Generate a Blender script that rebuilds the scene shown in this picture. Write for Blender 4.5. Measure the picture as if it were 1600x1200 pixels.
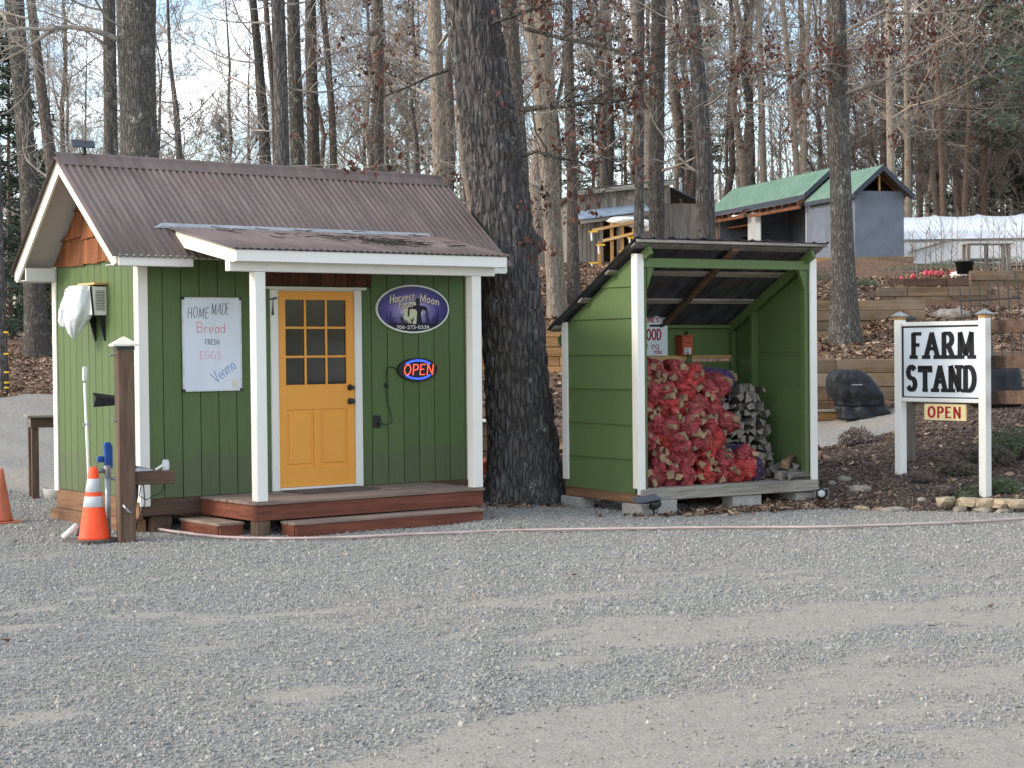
import bpy, bmesh, math, random
import numpy as np
from mathutils import Vector, Matrix, noise as mn
for o in list(bpy.data.objects): bpy.data.objects.remove(o)
S = bpy.context.scene
COL = S.collection
R = math.radians
PI = math.pi
# ------------------------------------------------------------------ camera
F_PX, TILT, ROLL, EYE = 2841.57, -0.0188, 0.0101, 1.43
cam = bpy.data.cameras.new('camera'); camo = bpy.data.objects.new('camera', cam); COL.objects.link(camo)
cam.sensor_width = 36; cam.lens = 36 * F_PX / 1600; cam.clip_end = 2000; cam.clip_start = .1
camo.matrix_world = Matrix.Translation((0, 0, EYE)) @ Matrix.Rotation(PI/2 + TILT, 4, 'X') @ Matrix.Rotation(-ROLL, 4, 'Z')
S.camera = camo
S.render.resolution_x = 1024; S.render.resolution_y = 768
# ------------------------------------------------------------------ sky, sun, exposure
SUN_EL, SUN_AZ = R(30), R(-104)          # azimuth clockwise from +Y (view direction): from the left, a little behind the camera
W = bpy.data.worlds.new('World'); S.world = W; W.use_nodes = True
wn, wl = W.node_tree.nodes, W.node_tree.links
bg = wn['Background']
sky = wn.new('ShaderNodeTexSky'); sky.sky_type = 'NISHITA'; sky.sun_disc = False
sky.sun_elevation = SUN_EL; sky.sun_rotation = SUN_AZ; sky.air_density = 1.0; sky.dust_density = 1.0
tc = wn.new('ShaderNodeTexCoord')
mp = wn.new('ShaderNodeMapping'); mp.inputs['Scale'].default_value = (1, 1, 2.2); wl.new(tc.outputs['Generated'], mp.inputs[0])
cn = wn.new('ShaderNodeTexNoise'); cn.inputs['Scale'].default_value = 5.2; cn.inputs['Detail'].default_value = 7; cn.inputs['Roughness'].default_value = .55
wl.new(mp.outputs[0], cn.inputs['Vector'])
cr = wn.new('ShaderNodeValToRGB'); cr.color_ramp.elements[0].position = .48; cr.color_ramp.elements[1].position = .66
wl.new(cn.outputs[0], cr.inputs[0])
mx = wn.new('ShaderNodeMix'); mx.data_type = 'RGBA'
mx.inputs['B'].default_value = (9.5, 9.4, 9.3, 1)
wl.new(cr.outputs[0], mx.inputs['Factor']); wl.new(sky.outputs[0], mx.inputs['A'])
wl.new(mx.outputs['Result'], bg.inputs['Color']); bg.inputs['Strength'].default_value = .15
sl = bpy.data.lights.new('sun', 'SUN'); slo = bpy.data.objects.new('sun', sl); COL.objects.link(slo)
sl.energy = 1.15; sl.angle = R(14); sl.color = (1, .93, .85)
sd = Vector((math.sin(SUN_AZ)*math.cos(SUN_EL), math.cos(SUN_AZ)*math.cos(SUN_EL), math.sin(SUN_EL)))
slo.rotation_euler = sd.to_track_quat('Z', 'Y').to_euler(); slo.location = sd*60
S.view_settings.view_transform = 'Standard'; S.view_settings.look = 'None'
S.view_settings.exposure = 1.15; S.view_settings.gamma = 1
S.view_settings.use_curve_mapping = False

# ------------------------------------------------------------------ helpers
def srgb(r, g, b):
    f = lambda c: c/12.92 if c <= .04045 else ((c+.055)/1.055)**2.4
    return tuple(f(v/255) for v in (r, g, b))
def at(px, py, depth):
    """a point of the place at a given distance from the camera, on the line of sight measured in the photograph"""
    x, y = px-800, 600-py
    c, s = math.cos(ROLL), math.sin(ROLL)
    X, Yv = c*x+s*y, -s*x+c*y
    ct, st = math.cos(TILT), math.sin(TILT)
    d = (X, F_PX*ct-Yv*st, F_PX*st+Yv*ct)
    k = depth/d[1]
    return Vector((d[0]*k, depth, EYE+d[2]*k))
_CB = None
def _cbox_topo():
    cs = [(a, b, c) for a in (-1, 1) for b in (-1, 1) for c in (-1, 1)]
    idx = {}; vs = []
    for c in cs:
        for k in range(3):
            idx[c, k] = len(vs); vs.append((c, k))
    faces = []
    for k in range(3):
        i, j = [q for q in range(3) if q != k]
        for s in (-1, 1):
            loop = []
            for a, b in ((-1, -1), (1, -1), (1, 1), (-1, 1)):
                c = [0, 0, 0]; c[k] = s; c[i] = a; c[j] = b; loop.append(idx[tuple(c), k])
            faces.append(loop)
    for k1, k2 in ((0, 1), (0, 2), (1, 2)):
        k3 = 3-k1-k2
        for s1 in (-1, 1):
            for s2 in (-1, 1):
                a = [0]*3; a[k1] = s1; a[k2] = s2; a[k3] = -1; b = list(a); b[k3] = 1
                a, b = tuple(a), tuple(b)
                faces.append([idx[a, k1], idx[b, k1], idx[b, k2], idx[a, k2]])
    for c in cs: faces.append([idx[c, 0], idx[c, 1], idx[c, 2]])
    P = np.array([[(c[q] if q == k else c[q]*.8) for q in range(3)] for c, k in vs])
    out = []
    for f in faces:
        n = np.cross(P[f[1]]-P[f[0]], P[f[2]]-P[f[1]])
        out.append(tuple(f) if n @ P[f].mean(0) > 0 else tuple(reversed(f)))
    return vs, out
CBV, CBF = _cbox_topo()
BF = [(0, 2, 3, 1), (4, 5, 7, 6), (0, 1, 5, 4), (2, 6, 7, 3), (0, 4, 6, 2), (1, 3, 7, 5)]
class MB:
    def __init__(s): s.v = []; s.f = []; s.mi = []; s.M = None
    def add(s, vs, fs, m=0):
        n = len(s.v)
        if s.M is not None: vs = [tuple(s.M @ Vector(p)) for p in vs]
        s.v.extend(vs); s.f.extend([tuple(i+n for i in f) for f in fs]); s.mi.extend([m]*len(fs)); return s
    def box(s, x0, x1, y0, y1, z0, z1, ch=0, m=0):
        x0, x1 = min(x0, x1), max(x0, x1); y0, y1 = min(y0, y1), max(y0, y1); z0, z1 = min(z0, z1), max(z0, z1)
        lo, hi = (x0, y0, z0), (x1, y1, z1)
        if ch:
            ch = min(ch, .45*min(x1-x0, y1-y0, z1-z0))
            vs = []
            for c, k in CBV:
                vs.append(tuple((lo[q] if c[q] < 0 else hi[q]) + (0 if q == k else (ch if c[q] < 0 else -ch)) for q in range(3)))
            return s.add(vs, CBF, m)
        return s.add([(x, y, z) for x in (x0, x1) for y in (y0, y1) for z in (z0, z1)], BF, m)
    def hexa(s, p, m=0):
        """eight corners in box order (x low/high, y low/high, z low/high)"""
        return s.add([tuple(q) for q in p], BF, m)
    def beam(s, a, b, w, h, up=(0, 0, 1), m=0, ch=0):
        a, b = Vector(a), Vector(b); d = (b-a); L = d.length; d.normalize()
        x = d.cross(Vector(up)); x = x.normalized() if x.length > 1e-5 else Vector((1, 0, 0)); z = x.cross(d)
        M = Matrix((x, d, z)).transposed().to_4x4(); M.translation = a
        o = s.M; s.M = (o @ M) if o is not None else M
        s.box(-w/2, w/2, 0, L, -h/2, h/2, ch, m); s.M = o; return s
    def tube(s, pts, rad, n=6, m=0, cap=True, ph=0):
        pts = [Vector(p) for p in pts]; k = len(pts)
        if not hasattr(rad, '__len__'): rad = [rad]*k
        vs = []; x = None
        for i, p in enumerate(pts):
            d = (pts[min(i+1, k-1)]-pts[max(i-1, 0)]).normalized()
            if x is None:
                x = d.orthogonal().normalized()
            else:
                x = (x-d*x.dot(d)); x = x.normalized() if x.length > 1e-6 else d.orthogonal().normalized()
            y = d.cross(x)
            for j in range(n):
                t = 2*PI*j/n+ph; q = p+(x*math.cos(t)+y*math.sin(t))*rad[i]; vs.append((q.x, q.y, q.z))
        fs = [(i*n+j, i*n+(j+1) % n, (i+1)*n+(j+1) % n, (i+1)*n+j) for i in range(k-1) for j in range(n)]
        if cap: fs += [tuple(range(n-1, -1, -1)), tuple((k-1)*n+j for j in range(n))]
        return s.add(vs, fs, m)
    def lathe(s, prof, n=24, m=0, c=(0, 0, 0)):
        vs = [(c[0]+r*math.cos(2*PI*j/n), c[1]+r*math.sin(2*PI*j/n), c[2]+z) for r, z in prof for j in range(n)]
        k = len(prof)
        fs = [(i*n+j, i*n+(j+1) % n, (i+1)*n+(j+1) % n, (i+1)*n+j) for i in range(k-1) for j in range(n)]
        fs += [tuple(range(n-1, -1, -1)), tuple((k-1)*n+j for j in range(n))]
        return s.add(vs, fs, m)
    def prism(s, poly, fn, d0, d1, m=0):
        """polygon in a plane (u,v), from depth d0 to d1; fn(u,v,d) -> 3D"""
        n = len(poly)
        vs = [tuple(fn(u, v, d0)) for u, v in poly]+[tuple(fn(u, v, d1)) for u, v in poly]
        fs = [tuple(range(n)), tuple(range(2*n-1, n-1, -1))]+[(j, n+j, n+(j+1) % n, (j+1) % n) for j in range(n)]
        return s.add(vs, fs, m)
    def mesh(s, name, smooth=False, fix=True):
        me = bpy.data.meshes.new(name); me.from_pydata(s.v, [], s.f)
        if any(s.mi): me.polygons.foreach_set('material_index', s.mi)
        if fix and len(s.f) < 4000:
            b = bmesh.new(); b.from_mesh(me); bmesh.ops.recalc_face_normals(b, faces=b.faces); b.to_mesh(me); b.free()
        if smooth: me.polygons.foreach_set('use_smooth', [True]*len(me.polygons))
        me.update(); return me
def obj(name, mb, mat, parent=None, smooth=False, M=None, fix=True):
    me = mb.mesh(name, smooth, fix) if isinstance(mb, MB) else mb
    if mat is not None and not me.materials:
        for q in (mat if isinstance(mat, (list, tuple)) else [mat]): me.materials.append(q)
    o = bpy.data.objects.new(name, me); COL.objects.link(o)
    if parent is not None: o.parent = parent
    if M is not None: o.matrix_local = M
    return o
def tag(o, label=None, cat=None, group=None, kind=None):
    if label: o['label'] = label
    if cat: o['category'] = cat
    if group: o['group'] = group
    if kind: o['kind'] = kind
    return o
def thing(name, label, cat, loc=(0, 0, 0), rz=0, group=None):
    o = bpy.data.objects.new(name, None); COL.objects.link(o); o.empty_display_size = .1
    o.location = loc; o.rotation_euler = (0, 0, rz)
    return tag(o, label, cat, group)
def dup(root, loc=None, rot=None, scale=None, label=None, group=None):
    r = root.copy(); COL.objects.link(r)
    if loc is not None: r.location = loc
    if rot is not None: r.rotation_euler = rot
    if scale is not None: r.scale = scale
    if label: r['label'] = label
    if group: r['group'] = group
    for ch in root.children:
        c = ch.copy(); COL.objects.link(c); c.parent = r
        for g in ch.children:
            d = g.copy(); COL.objects.link(d); d.parent = c
    return r
def board(parent, name, x0, x1, y0, y1, z0, z1, mat, ch=.004, M=None):
    return obj(name, MB().box(x0, x1, y0, y1, z0, z1, ch), mat, parent, M=M, fix=False)
def bar(parent, name, a, b, w, h, mat, up=(0, 0, 1), ch=.004):
    return obj(name, MB().beam(a, b, w, h, up, 0, ch), mat, parent, fix=True)
def lump(rx, ry, rz, seed, amp=.25, sub=2, fr=1.6, flat=None):
    b = bmesh.new(); bmesh.ops.create_icosphere(b, subdivisions=sub, radius=1)
    for v in b.verts:
        n = mn.noise(v.co*fr+Vector((seed*7.1, seed*3.3, 0)))
        n2 = mn.noise(v.co*fr*2.7+Vector((seed*2.1, 9, seed)))
        k = 1+amp*n*1.5+amp*.5*n2
        v.co = Vector((v.co.x*rx*k, v.co.y*ry*k, v.co.z*rz*k))
        if flat is not None and v.co.z < flat: v.co.z = flat
    m = MB(); m.v = [tuple(v.co) for v in b.verts]; m.f = [tuple(v.index for v in f.verts) for f in b.faces]; m.mi = [0]*len(m.f); b.free()
    return m

# ------------------------------------------------------------------ materials
class NB:
    def __init__(s, name):
        s.m = bpy.data.materials.new(name); s.m.use_nodes = True
        s.n, s.l = s.m.node_tree.nodes, s.m.node_tree.links; s.b = s.n['Principled BSDF']; s.out = s.n['Material Output']
    def new(s, t, **kw):
        x = s.n.new(t)
        for k, v in kw.items():
            if k in x.inputs.keys() if hasattr(x.inputs, 'keys') else False: x.inputs[k].default_value = v
            else: setattr(x, k, v)
        return x
    def link(s, a, b): s.l.new(a, b)
    def coord(s, sc=(1, 1, 1), rnd=True, out='Object'):
        t = s.new('ShaderNodeTexCoord'); o = t.outputs[out]
        if rnd:
            oi = s.new('ShaderNodeObjectInfo'); m = s.new('ShaderNodeMath', operation='MULTIPLY'); m.inputs[1].default_value = 57
            s.link(oi.outputs['Random'], m.inputs[0]); a = s.new('ShaderNodeVectorMath', operation='ADD')
            s.link(o, a.inputs[0]); s.link(m.outputs[0], a.inputs[1]); o = a.outputs[0]
        mp = s.new('ShaderNodeMapping'); mp.inputs['Scale'].default_value = sc; s.link(o, mp.inputs[0]); return mp.outputs[0]
    def noise(s, vec, scale, det=5, rough=.55, dist=0):
        n = s.new('ShaderNodeTexNoise'); n.inputs['Scale'].default_value = scale; n.inputs['Detail'].default_value = det
        n.inputs['Roughness'].default_value = rough; n.inputs['Distortion'].default_value = dist
        s.link(vec, n.inputs['Vector']); return n.outputs[0]
    def ramp(s, fac, stops):
        r = s.new('ShaderNodeValToRGB'); e = r.color_ramp.elements
        while len(e) < len(stops): e.new(.5)
        for i, (p, c) in enumerate(stops):
            e[i].position = p; e[i].color = tuple(c)+(1,) if hasattr(c, '__len__') else (c, c, c, 1)
        s.link(fac, r.inputs[0]); return r.outputs[0]
    def mix(s, fac, a, b, blend='MIX'):
        m = s.new('ShaderNodeMix', data_type='RGBA', blend_type=blend)
        for k, v in (('Factor', fac), ('A', a), ('B', b)):
            if hasattr(v, 'is_output'): s.link(v, m.inputs[k])
            else: m.inputs[k].default_value = v if k == 'Factor' else tuple(v)+(1,)
        return m.outputs['Result']
    def hsv(s, col, v=.15, obj=True):
        oi = s.new('ShaderNodeObjectInfo'); mr = s.new('ShaderNodeMapRange'); mr.inputs['To Min'].default_value = 1-v; mr.inputs['To Max'].default_value = 1+v
        s.link(oi.outputs['Random'], mr.inputs['Value']); h = s.new('ShaderNodeHueSaturation')
        s.link(mr.outputs[0], h.inputs['Value']); s.link(col, h.inputs['Color']); return h.outputs[0]
    def bump(s, hgt, st=.3, dist=.01):
        b = s.new('ShaderNodeBump'); b.inputs['Strength'].default_value = st; b.inputs['Distance'].default_value = dist
        s.link(hgt, b.inputs['Height']); s.link(b.outputs[0], s.b.inputs['Normal']); return b
    def fin(s, col, rough=.7, spec=.3, metal=0):
        if hasattr(col, 'is_output'): s.link(col, s.b.inputs['Base Color'])
        else: s.b.inputs['Base Color'].default_value = tuple(col)+(1,)
        if hasattr(rough, 'is_output'): s.link(rough, s.b.inputs['Roughness'])
        else: s.b.inputs['Roughness'].default_value = rough
        s.b.inputs['Specular IOR Level'].default_value = spec; s.b.inputs['Metallic'].default_value = metal; return s.m
def pm(name, c1, c2, rough=.7, sc=(1, 1, 1), ns=6, det=5, bump=.15, bd=.01, rnd=.12, spec=.3, metal=0, lo=.3, hi=.7, wear=None, stain=None):
    b = NB(name); v = b.coord(sc); n = b.noise(v, ns, det); c = b.ramp(n, [(lo, c1), (hi, c2)])
    if stain:      # broad blotches: (colour, scale, amount)
        v2 = b.coord(); n2 = b.noise(v2, stain[1], 4); f = b.ramp(n2, [(.45, 0.), (.75, stain[2])]); c = b.mix(f, c, stain[0])
    if wear:       # flecks: (colour, scale, threshold)
        v3 = b.coord(); n3 = b.noise(v3, wear[1], 3, .6); f = b.ramp(n3, [(wear[2], 0.), (wear[2]+.04, 1.)]); c = b.mix(f, c, wear[0])
    if rnd: c = b.hsv(c, rnd)
    if bump: b.bump(n, bump, bd)
    return b.fin(c, rough, spec, metal)
def wood(name, c1, c2, axis='x', rough=.75, g=14, rnd=.15, bump=.25, knots=None, grey=None):
    sc = {'x': (.09, 1, 1), 'y': (1, .09, 1), 'z': (1, 1, .09)}[axis]
    b = NB(name); v = b.coord(sc); n = b.noise(v, g, 6, .6, .4); n2 = b.noise(v, g*4.5, 3)
    c = b.ramp(n, [(.28, c1), (.72, c2)])
    f2 = b.ramp(n2, [(.35, .72), (.6, 1.)]); c = b.mix(1., c, f2, 'MULTIPLY')
    if grey:
        v2 = b.coord(); n3 = b.noise(v2, 3., 4); c = b.mix(b.ramp(n3, [(.42, 0.), (.68, .8)]), c, grey)
    c = b.hsv(c, rnd); b.bump(n2, bump, .004); return b.fin(c, rough, .25)
def paint(name, c, grain='z', rnd=.05, rough=.6, dirt=.25, dcol=(.12, .10, .07), splash=False):
    sc = {'x': (.06, 1, 1), 'y': (1, .06, 1), 'z': (1, 1, .06)}[grain]
    b = NB(name); v = b.coord(sc); n = b.noise(v, 45, 4, .6); v2 = b.coord(); n2 = b.noise(v2, 2.2, 5)
    c1 = b.mix(b.ramp(n2, [(.5, 0.), (.85, dirt)]), c, dcol)
    c1 = b.mix(b.ramp(b.noise(v2, 9, 6, .7), [(.35, 0.), (.8, .12)]), c1, tuple(min(1, q*1.35+.01) for q in c))
    if splash:
        sx = b.new('ShaderNodeSeparateXYZ'); b.link(b.new('ShaderNodeTexCoord').outputs['Object'], sx.inputs[0])
        ad = b.new('ShaderNodeMath', operation='MULTIPLY_ADD'); b.link(b.noise(v2, 7, 5, .7), ad.inputs[0]); ad.inputs[1].default_value = -.7; b.link(sx.outputs['Z'], ad.inputs[2])
        c1 = b.mix(b.ramp(ad.outputs[0], [(0., .4), (.1, 0.)]), c1, (.10, .09, .065))
        c1 = b.mix(b.ramp(n, [(.3, .35), (.55, 0.)]), c1, tuple(q*.72 for q in c))
    c1 = b.hsv(c1, rnd); b.bump(n, .3, .003); return b.fin(c1, rough, .35)
def bark(name, cr_, rd, lich=(.36, .38, .34), la=.62, sc=13, st=1.0, zst=.16, bdist=.03):
    b = NB(name); v = b.coord((1, 1, zst))
    w = b.new('ShaderNodeTexVoronoi', feature='DISTANCE_TO_EDGE'); w.inputs['Scale'].default_value = sc
    nv = b.new('ShaderNodeTexNoise'); nv.inputs['Scale'].default_value = sc*.7; b.link(v, nv.inputs['Vector'])
    mxv = b.mix(.12, v, nv.outputs['Color'], 'ADD'); b.link(mxv, w.inputs['Vector'])
    n = b.noise(v, sc*2.4, 6, .65)
    e = b.ramp(w.outputs['Distance'], [(0., 0.), (.22, 1.)])
    hgt = b.mix(.45, e, n)
    c = b.mix(hgt, cr_, rd)
    v2 = b.coord(); ln = b.noise(v2, 5.5, 5, .65); lf = b.ramp(ln, [(la, 0.), (la+.05, 1.)])
    ln2 = b.noise(v2, 34, 3); lf = b.mix(1., lf, b.ramp(ln2, [(.46, 0.), (.56, .85)]), 'MULTIPLY')
    c = b.mix(lf, c, lich)
    c = b.mix(b.ramp(b.noise(v2, 1.1, 3), [(.4, 0.), (.75, .35)]), c, tuple(.55*q for q in rd))
    c = b.hsv(c, .16)
    b.bump(hgt, st, bdist); return b.fin(c, .95, .1)
GREEN = srgb(85, 105, 60)
M = {}
M['green_v'] = paint('green_paint_vertical_grain', GREEN, 'z', .06, splash=True)
M['green_h'] = paint('green_paint_horizontal_grain', srgb(89, 109, 64), 'x', .05)
M['green_y'] = paint('green_paint_side_grain', srgb(89, 109, 64), 'y', .05)
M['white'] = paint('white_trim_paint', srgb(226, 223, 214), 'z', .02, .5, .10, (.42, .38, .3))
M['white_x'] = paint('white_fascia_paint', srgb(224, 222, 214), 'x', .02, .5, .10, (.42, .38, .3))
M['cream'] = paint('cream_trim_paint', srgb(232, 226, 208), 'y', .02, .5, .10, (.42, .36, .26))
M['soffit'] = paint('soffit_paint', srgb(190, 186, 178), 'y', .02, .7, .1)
M['door'] = paint('yellow_orange_door_paint', srgb(232, 158, 62), 'z', .0, .42, .06, (.45, .2, .05))
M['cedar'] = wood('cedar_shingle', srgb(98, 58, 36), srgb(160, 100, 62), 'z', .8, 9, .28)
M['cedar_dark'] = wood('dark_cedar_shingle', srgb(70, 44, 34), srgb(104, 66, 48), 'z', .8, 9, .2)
M['redwood_x'] = wood('red_stained_board_x', srgb(92, 50, 38), srgb(138, 82, 62), 'x', .7, 7, .14)
M['redwood_y'] = wood('red_stained_board_y', srgb(98, 54, 40), srgb(142, 86, 64), 'y', .7, 7, .14)
M['deck'] = wood('weathered_deck_board', srgb(120, 102, 92), srgb(158, 138, 124), 'x', .8, 9, .10)
M['deck_y'] = wood('weathered_tread_board', srgb(120, 100, 88), srgb(160, 138, 122), 'y', .8, 9, .10)
M['skid'] = wood('rough_sill_timber', srgb(108, 72, 46), srgb(164, 116, 78), 'x', .8, 6, .15)
M['skid_y'] = wood('rough_sill_timber_side', srgb(102, 74, 54), srgb(150, 114, 84), 'y', .8, 6, .15)
M['post'] = wood('brown_treated_post', srgb(82, 64, 52), srgb(124, 100, 82), 'z', .8, 10, .1, .5)
M['post_x'] = wood('brown_treated_rail', srgb(78, 60, 50), srgb(116, 92, 76), 'x', .8, 10, .12, .5)
M['timber'] = wood('landscape_timber', srgb(100, 80, 60), srgb(146, 120, 92), 'x', .85, 4, .26, .4, None, srgb(128, 116, 100))
M['timber_warm'] = wood('warm_landscape_timber', srgb(138, 102, 64), srgb(180, 140, 94), 'x', .85, 4, .16, .4)  # lighter, warmer brown than the plain landscape timber
M['grey_x'] = wood('grey_weathered_timber_x', srgb(118, 112, 102), srgb(176, 168, 154), 'x', .85, 8, .15, .4)
M['grey_y'] = wood('grey_weathered_timber_y', srgb(96, 92, 88), srgb(140, 134, 126), 'y', .85, 8, .2, .4)
M['grey_z'] = wood('grey_weathered_plank', srgb(98, 90, 82), srgb(156, 146, 134), 'z', .85, 8, .25, .4)
M['lumber'] = wood('fresh_lumber', srgb(190, 146, 92), srgb(224, 186, 132), 'x', .8, 6, .12, .2)
M['lumber_z'] = wood('fresh_lumber_upright', srgb(176, 128, 74), srgb(212, 168, 108), 'z', .8, 6, .12, .2)
M['orange_wood'] = wood('red_brown_rafter', srgb(98, 62, 42), srgb(146, 98, 66), 'y', .8, 6, .2, .2)
M['black'] = pm('black_plastic', (.012, .012, .013), (.03, .03, .032), .45, ns=20, bump=.05, rnd=0)
M['black_metal'] = pm('black_iron', (.014, .014, .015), (.035, .034, .033), .5, ns=30, bump=.1, rnd=0, spec=.5)
M['grill'] = pm('black_cover_cloth', srgb(26, 28, 31), srgb(44, 46, 51), .6, ns=9, bump=.25, bd=.02, rnd=0, spec=.35)
M['concrete'] = pm('concrete_block', srgb(138, 136, 130), srgb(180, 176, 168), .95, ns=40, bump=.5, bd=.004, rnd=.08)
M['rock'] = pm('field_stone', srgb(112, 104, 96), srgb(176, 166, 150), .9, ns=9, det=7, bump=.7, bd=.02, rnd=.2)
M['rock_tan'] = pm('tan_sandstone', srgb(136, 118, 94), srgb(188, 172, 144), .9, sc=(1, 1, 2.5), ns=8, det=7, bump=.7, bd=.015, rnd=.15)
M['steel'] = pm('galvanised_steel', srgb(120, 122, 122), srgb(176, 178, 178), .45, ns=12, bump=.08, rnd=0, spec=.5, metal=.6)
M['alu'] = pm('pale_aluminium', srgb(178, 180, 178), srgb(214, 216, 214), .4, ns=12, bump=.03, rnd=0, metal=.3)
M['flash'] = pm('pale_flashing', srgb(142, 144, 146), srgb(172, 174, 176), .45, ns=6, bump=.1, rnd=0, metal=.2)
M['pvc'] = pm('white_plastic', srgb(220, 218, 210), srgb(236, 234, 228), .4, ns=5, bump=.02, rnd=0)
M['blue'] = pm('blue_enamel', srgb(30, 66, 130), srgb(44, 88, 158), .35, ns=9, bump=.05, rnd=0, spec=.5)
M['terracotta'] = pm('terracotta', srgb(150, 74, 56), srgb(178, 92, 70), .8, ns=10, rnd=.1)
M['dark_interior'] = pm('dark_interior_board', srgb(96, 66, 52), srgb(132, 94, 76), .8, ns=5, rnd=.1)
M['pot'] = pm('black_nursery_pot', (.012, .014, .016), (.022, .024, .026), .5, ns=5, rnd=0)
M['redfoil'] = pm('red_foil_wrap', srgb(160, 30, 42), srgb(206, 96, 104), .4, ns=22, det=3, bump=.4, rnd=.1)
M['whitebag'] = pm('white_sack', srgb(206, 204, 196), srgb(236, 234, 228), .7, ns=10, bump=.4, rnd=.05)
M['yellow'] = pm('yellow_plastic', srgb(220, 170, 30), srgb(240, 194, 50), .45, ns=8, rnd=0)
M['slate'] = pm('slate_paint', srgb(74, 80, 88), srgb(88, 95, 104), .75, ns=3, rnd=.02, bump=.05)
M['shedgrey'] = pm('blue_grey_board', srgb(106, 112, 122), srgb(122, 128, 138), .8, ns=2.2, det=7, rnd=.03, bump=.08, stain=(srgb(92, 98, 110), 1.2, .5))
M['shedpale'] = pm('pale_grey_board', srgb(158, 158, 156), srgb(176, 176, 174), .8, ns=2, rnd=.03, bump=.05)
M['sheddark'] = pm('dark_blue_trim', srgb(56, 61, 70), srgb(72, 77, 86), .6, ns=4, rnd=.03)
M['greenroof'] = pm('green_metal_roof', srgb(104, 136, 114), srgb(126, 154, 134), .42, ns=3, rnd=.06, bump=.03, spec=.5)
M['bluetarp'] = pm('blue_tarp', srgb(48, 62, 116), srgb(84, 98, 150), .5, ns=12, rnd=0, bump=.4)
M['poly'] = pm('white_greenhouse_film', srgb(214, 220, 224), srgb(236, 240, 244), .35, sc=(.4, 1, 1), ns=5, det=6, bump=.3, bd=.05, rnd=0)
M['polyside'] = pm('white_wall_film', srgb(206, 206, 202), srgb(228, 228, 224), .5, sc=(2, 1, .3), ns=4, bump=.2, bd=.05, rnd=0)
M['paper'] = pm('paper_sticker', srgb(210, 204, 186), srgb(222, 216, 200), .8, ns=10, rnd=0, bump=0)
M['board_white'] = pm('whiteboard_face', srgb(206, 212, 222), srgb(218, 223, 231), .25, sc=(1, 1, .3), ns=3, rnd=0, bump=0, spec=.4)
M['ink_black'] = NB('black_marker').fin((.015, .015, .017), .6)
M['ink_red'] = NB('red_marker').fin(srgb(206, 76, 84), .6)
M['ink_pink'] = NB('faded_pink_marker').fin(srgb(226, 138, 150), .6)
M['ink_blue'] = NB('blue_marker').fin(srgb(46, 110, 176), .6)
M['sign_white'] = pm('sign_panel_white', srgb(212, 218, 222), srgb(224, 229, 232), .5, ns=4, rnd=0, bump=.03)
M['letter_black'] = NB('letter_black').fin((.012, .012, .013), .55)
M['sign_yellow'] = pm('pale_yellow_sign', srgb(230, 208, 148), srgb(240, 222, 168), .6, ns=6, rnd=0)
M['letter_red'] = NB('letter_red').fin(srgb(168, 34, 46), .55)
M['crimson'] = NB('crimson_print').fin(srgb(158, 28, 58), .6)
M['cone'] = pm('safety_orange', srgb(246, 74, 34), srgb(255, 92, 48), .5, ns=4, rnd=0, bump=.02)
M['cone_old'] = pm('faded_orange_rubber', srgb(176, 96, 72), srgb(206, 122, 94), .8, sc=(1, 1, .6), ns=6, rnd=0, bump=.1)
M['reflect'] = pm('reflective_band', srgb(178, 184, 184), srgb(206, 210, 210), .5, sc=(2, 2, .4), ns=9, rnd=0, bump=.05)
M['rubber'] = pm('dark_rubber', srgb(58, 56, 54), srgb(104, 98, 90), .9, ns=7, rnd=0, bump=.2)
M['paybox'] = pm('red_orange_box', srgb(170, 76, 50), srgb(190, 90, 60), .5, ns=5, rnd=0)
M['hose'] = pm('pale_pink_hose', srgb(170, 146, 140), srgb(196, 174, 168), .6, ns=2, rnd=0, bump=.05)
def glass():
    b = NB('window_glass'); g = b.new('ShaderNodeBsdfGlossy'); g.inputs['Roughness'].default_value = .03; g.inputs['Color'].default_value = (.9, .93, .95, 1)
    t = b.new('ShaderNodeBsdfTransparent'); t.inputs['Color'].default_value = (.5, .5, .5, 1)
    lw = b.new('ShaderNodeFresnel'); lw.inputs['IOR'].default_value = 1.33
    a = b.new('ShaderNodeMath', operation='MULTIPLY_ADD'); a.inputs[1].default_value = 1.; a.inputs[2].default_value = .0; b.link(lw.outputs[0], a.inputs[0])
    x = b.new('ShaderNodeMixShader'); b.link(a.outputs[0], x.inputs[0]); b.link(t.outputs[0], x.inputs[1]); b.link(g.outputs[0], x.inputs[2])
    b.link(x.outputs[0], b.out.inputs['Surface']); return b.m
M['glass'] = glass()
def netting(name, c1, c2, lo=.3, hi=.95):
    b = NB(name); v = b.coord(); n = b.noise(v, 16, 4, .6); c = b.ramp(n, [(.3, c1), (.7, c2)]); b.hsv(c, .1)
    vs = b.coord((60, 60, 60)); w = b.noise(v, 7, 5, .6, 1.5); a = b.ramp(w, [(.36, lo), (.56, hi)])
    b.link(a, b.b.inputs['Alpha']); b.bump(b.noise(v, 30, 4), .6, .01)
    c = b.mix(b.ramp(b.noise(v, 22, 5, .7, 2.), [(.56, 0.), (.68, .55)]), c, srgb(206, 150, 150)); return b.fin(b.hsv(c, .18), .8, .2)  # pale pink streaks: highlights on the net's folds painted into its colour
M['net_red'] = netting('red_mesh_netting', srgb(122, 36, 44), srgb(190, 88, 90), .42, .9)
M['net_orange'] = netting('bright_red_mesh_netting', srgb(140, 38, 42), srgb(198, 76, 70), .5, .92)
M['net_purple'] = netting('purple_mesh_netting', srgb(58, 46, 76), srgb(88, 70, 104), .65)
M['film'] = pm('clear_plastic_bag', srgb(206, 212, 212), srgb(236, 240, 240), .3, sc=(1, 1, .5), ns=9, det=6, bump=.5, bd=.02, rnd=0, spec=.5)
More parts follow.
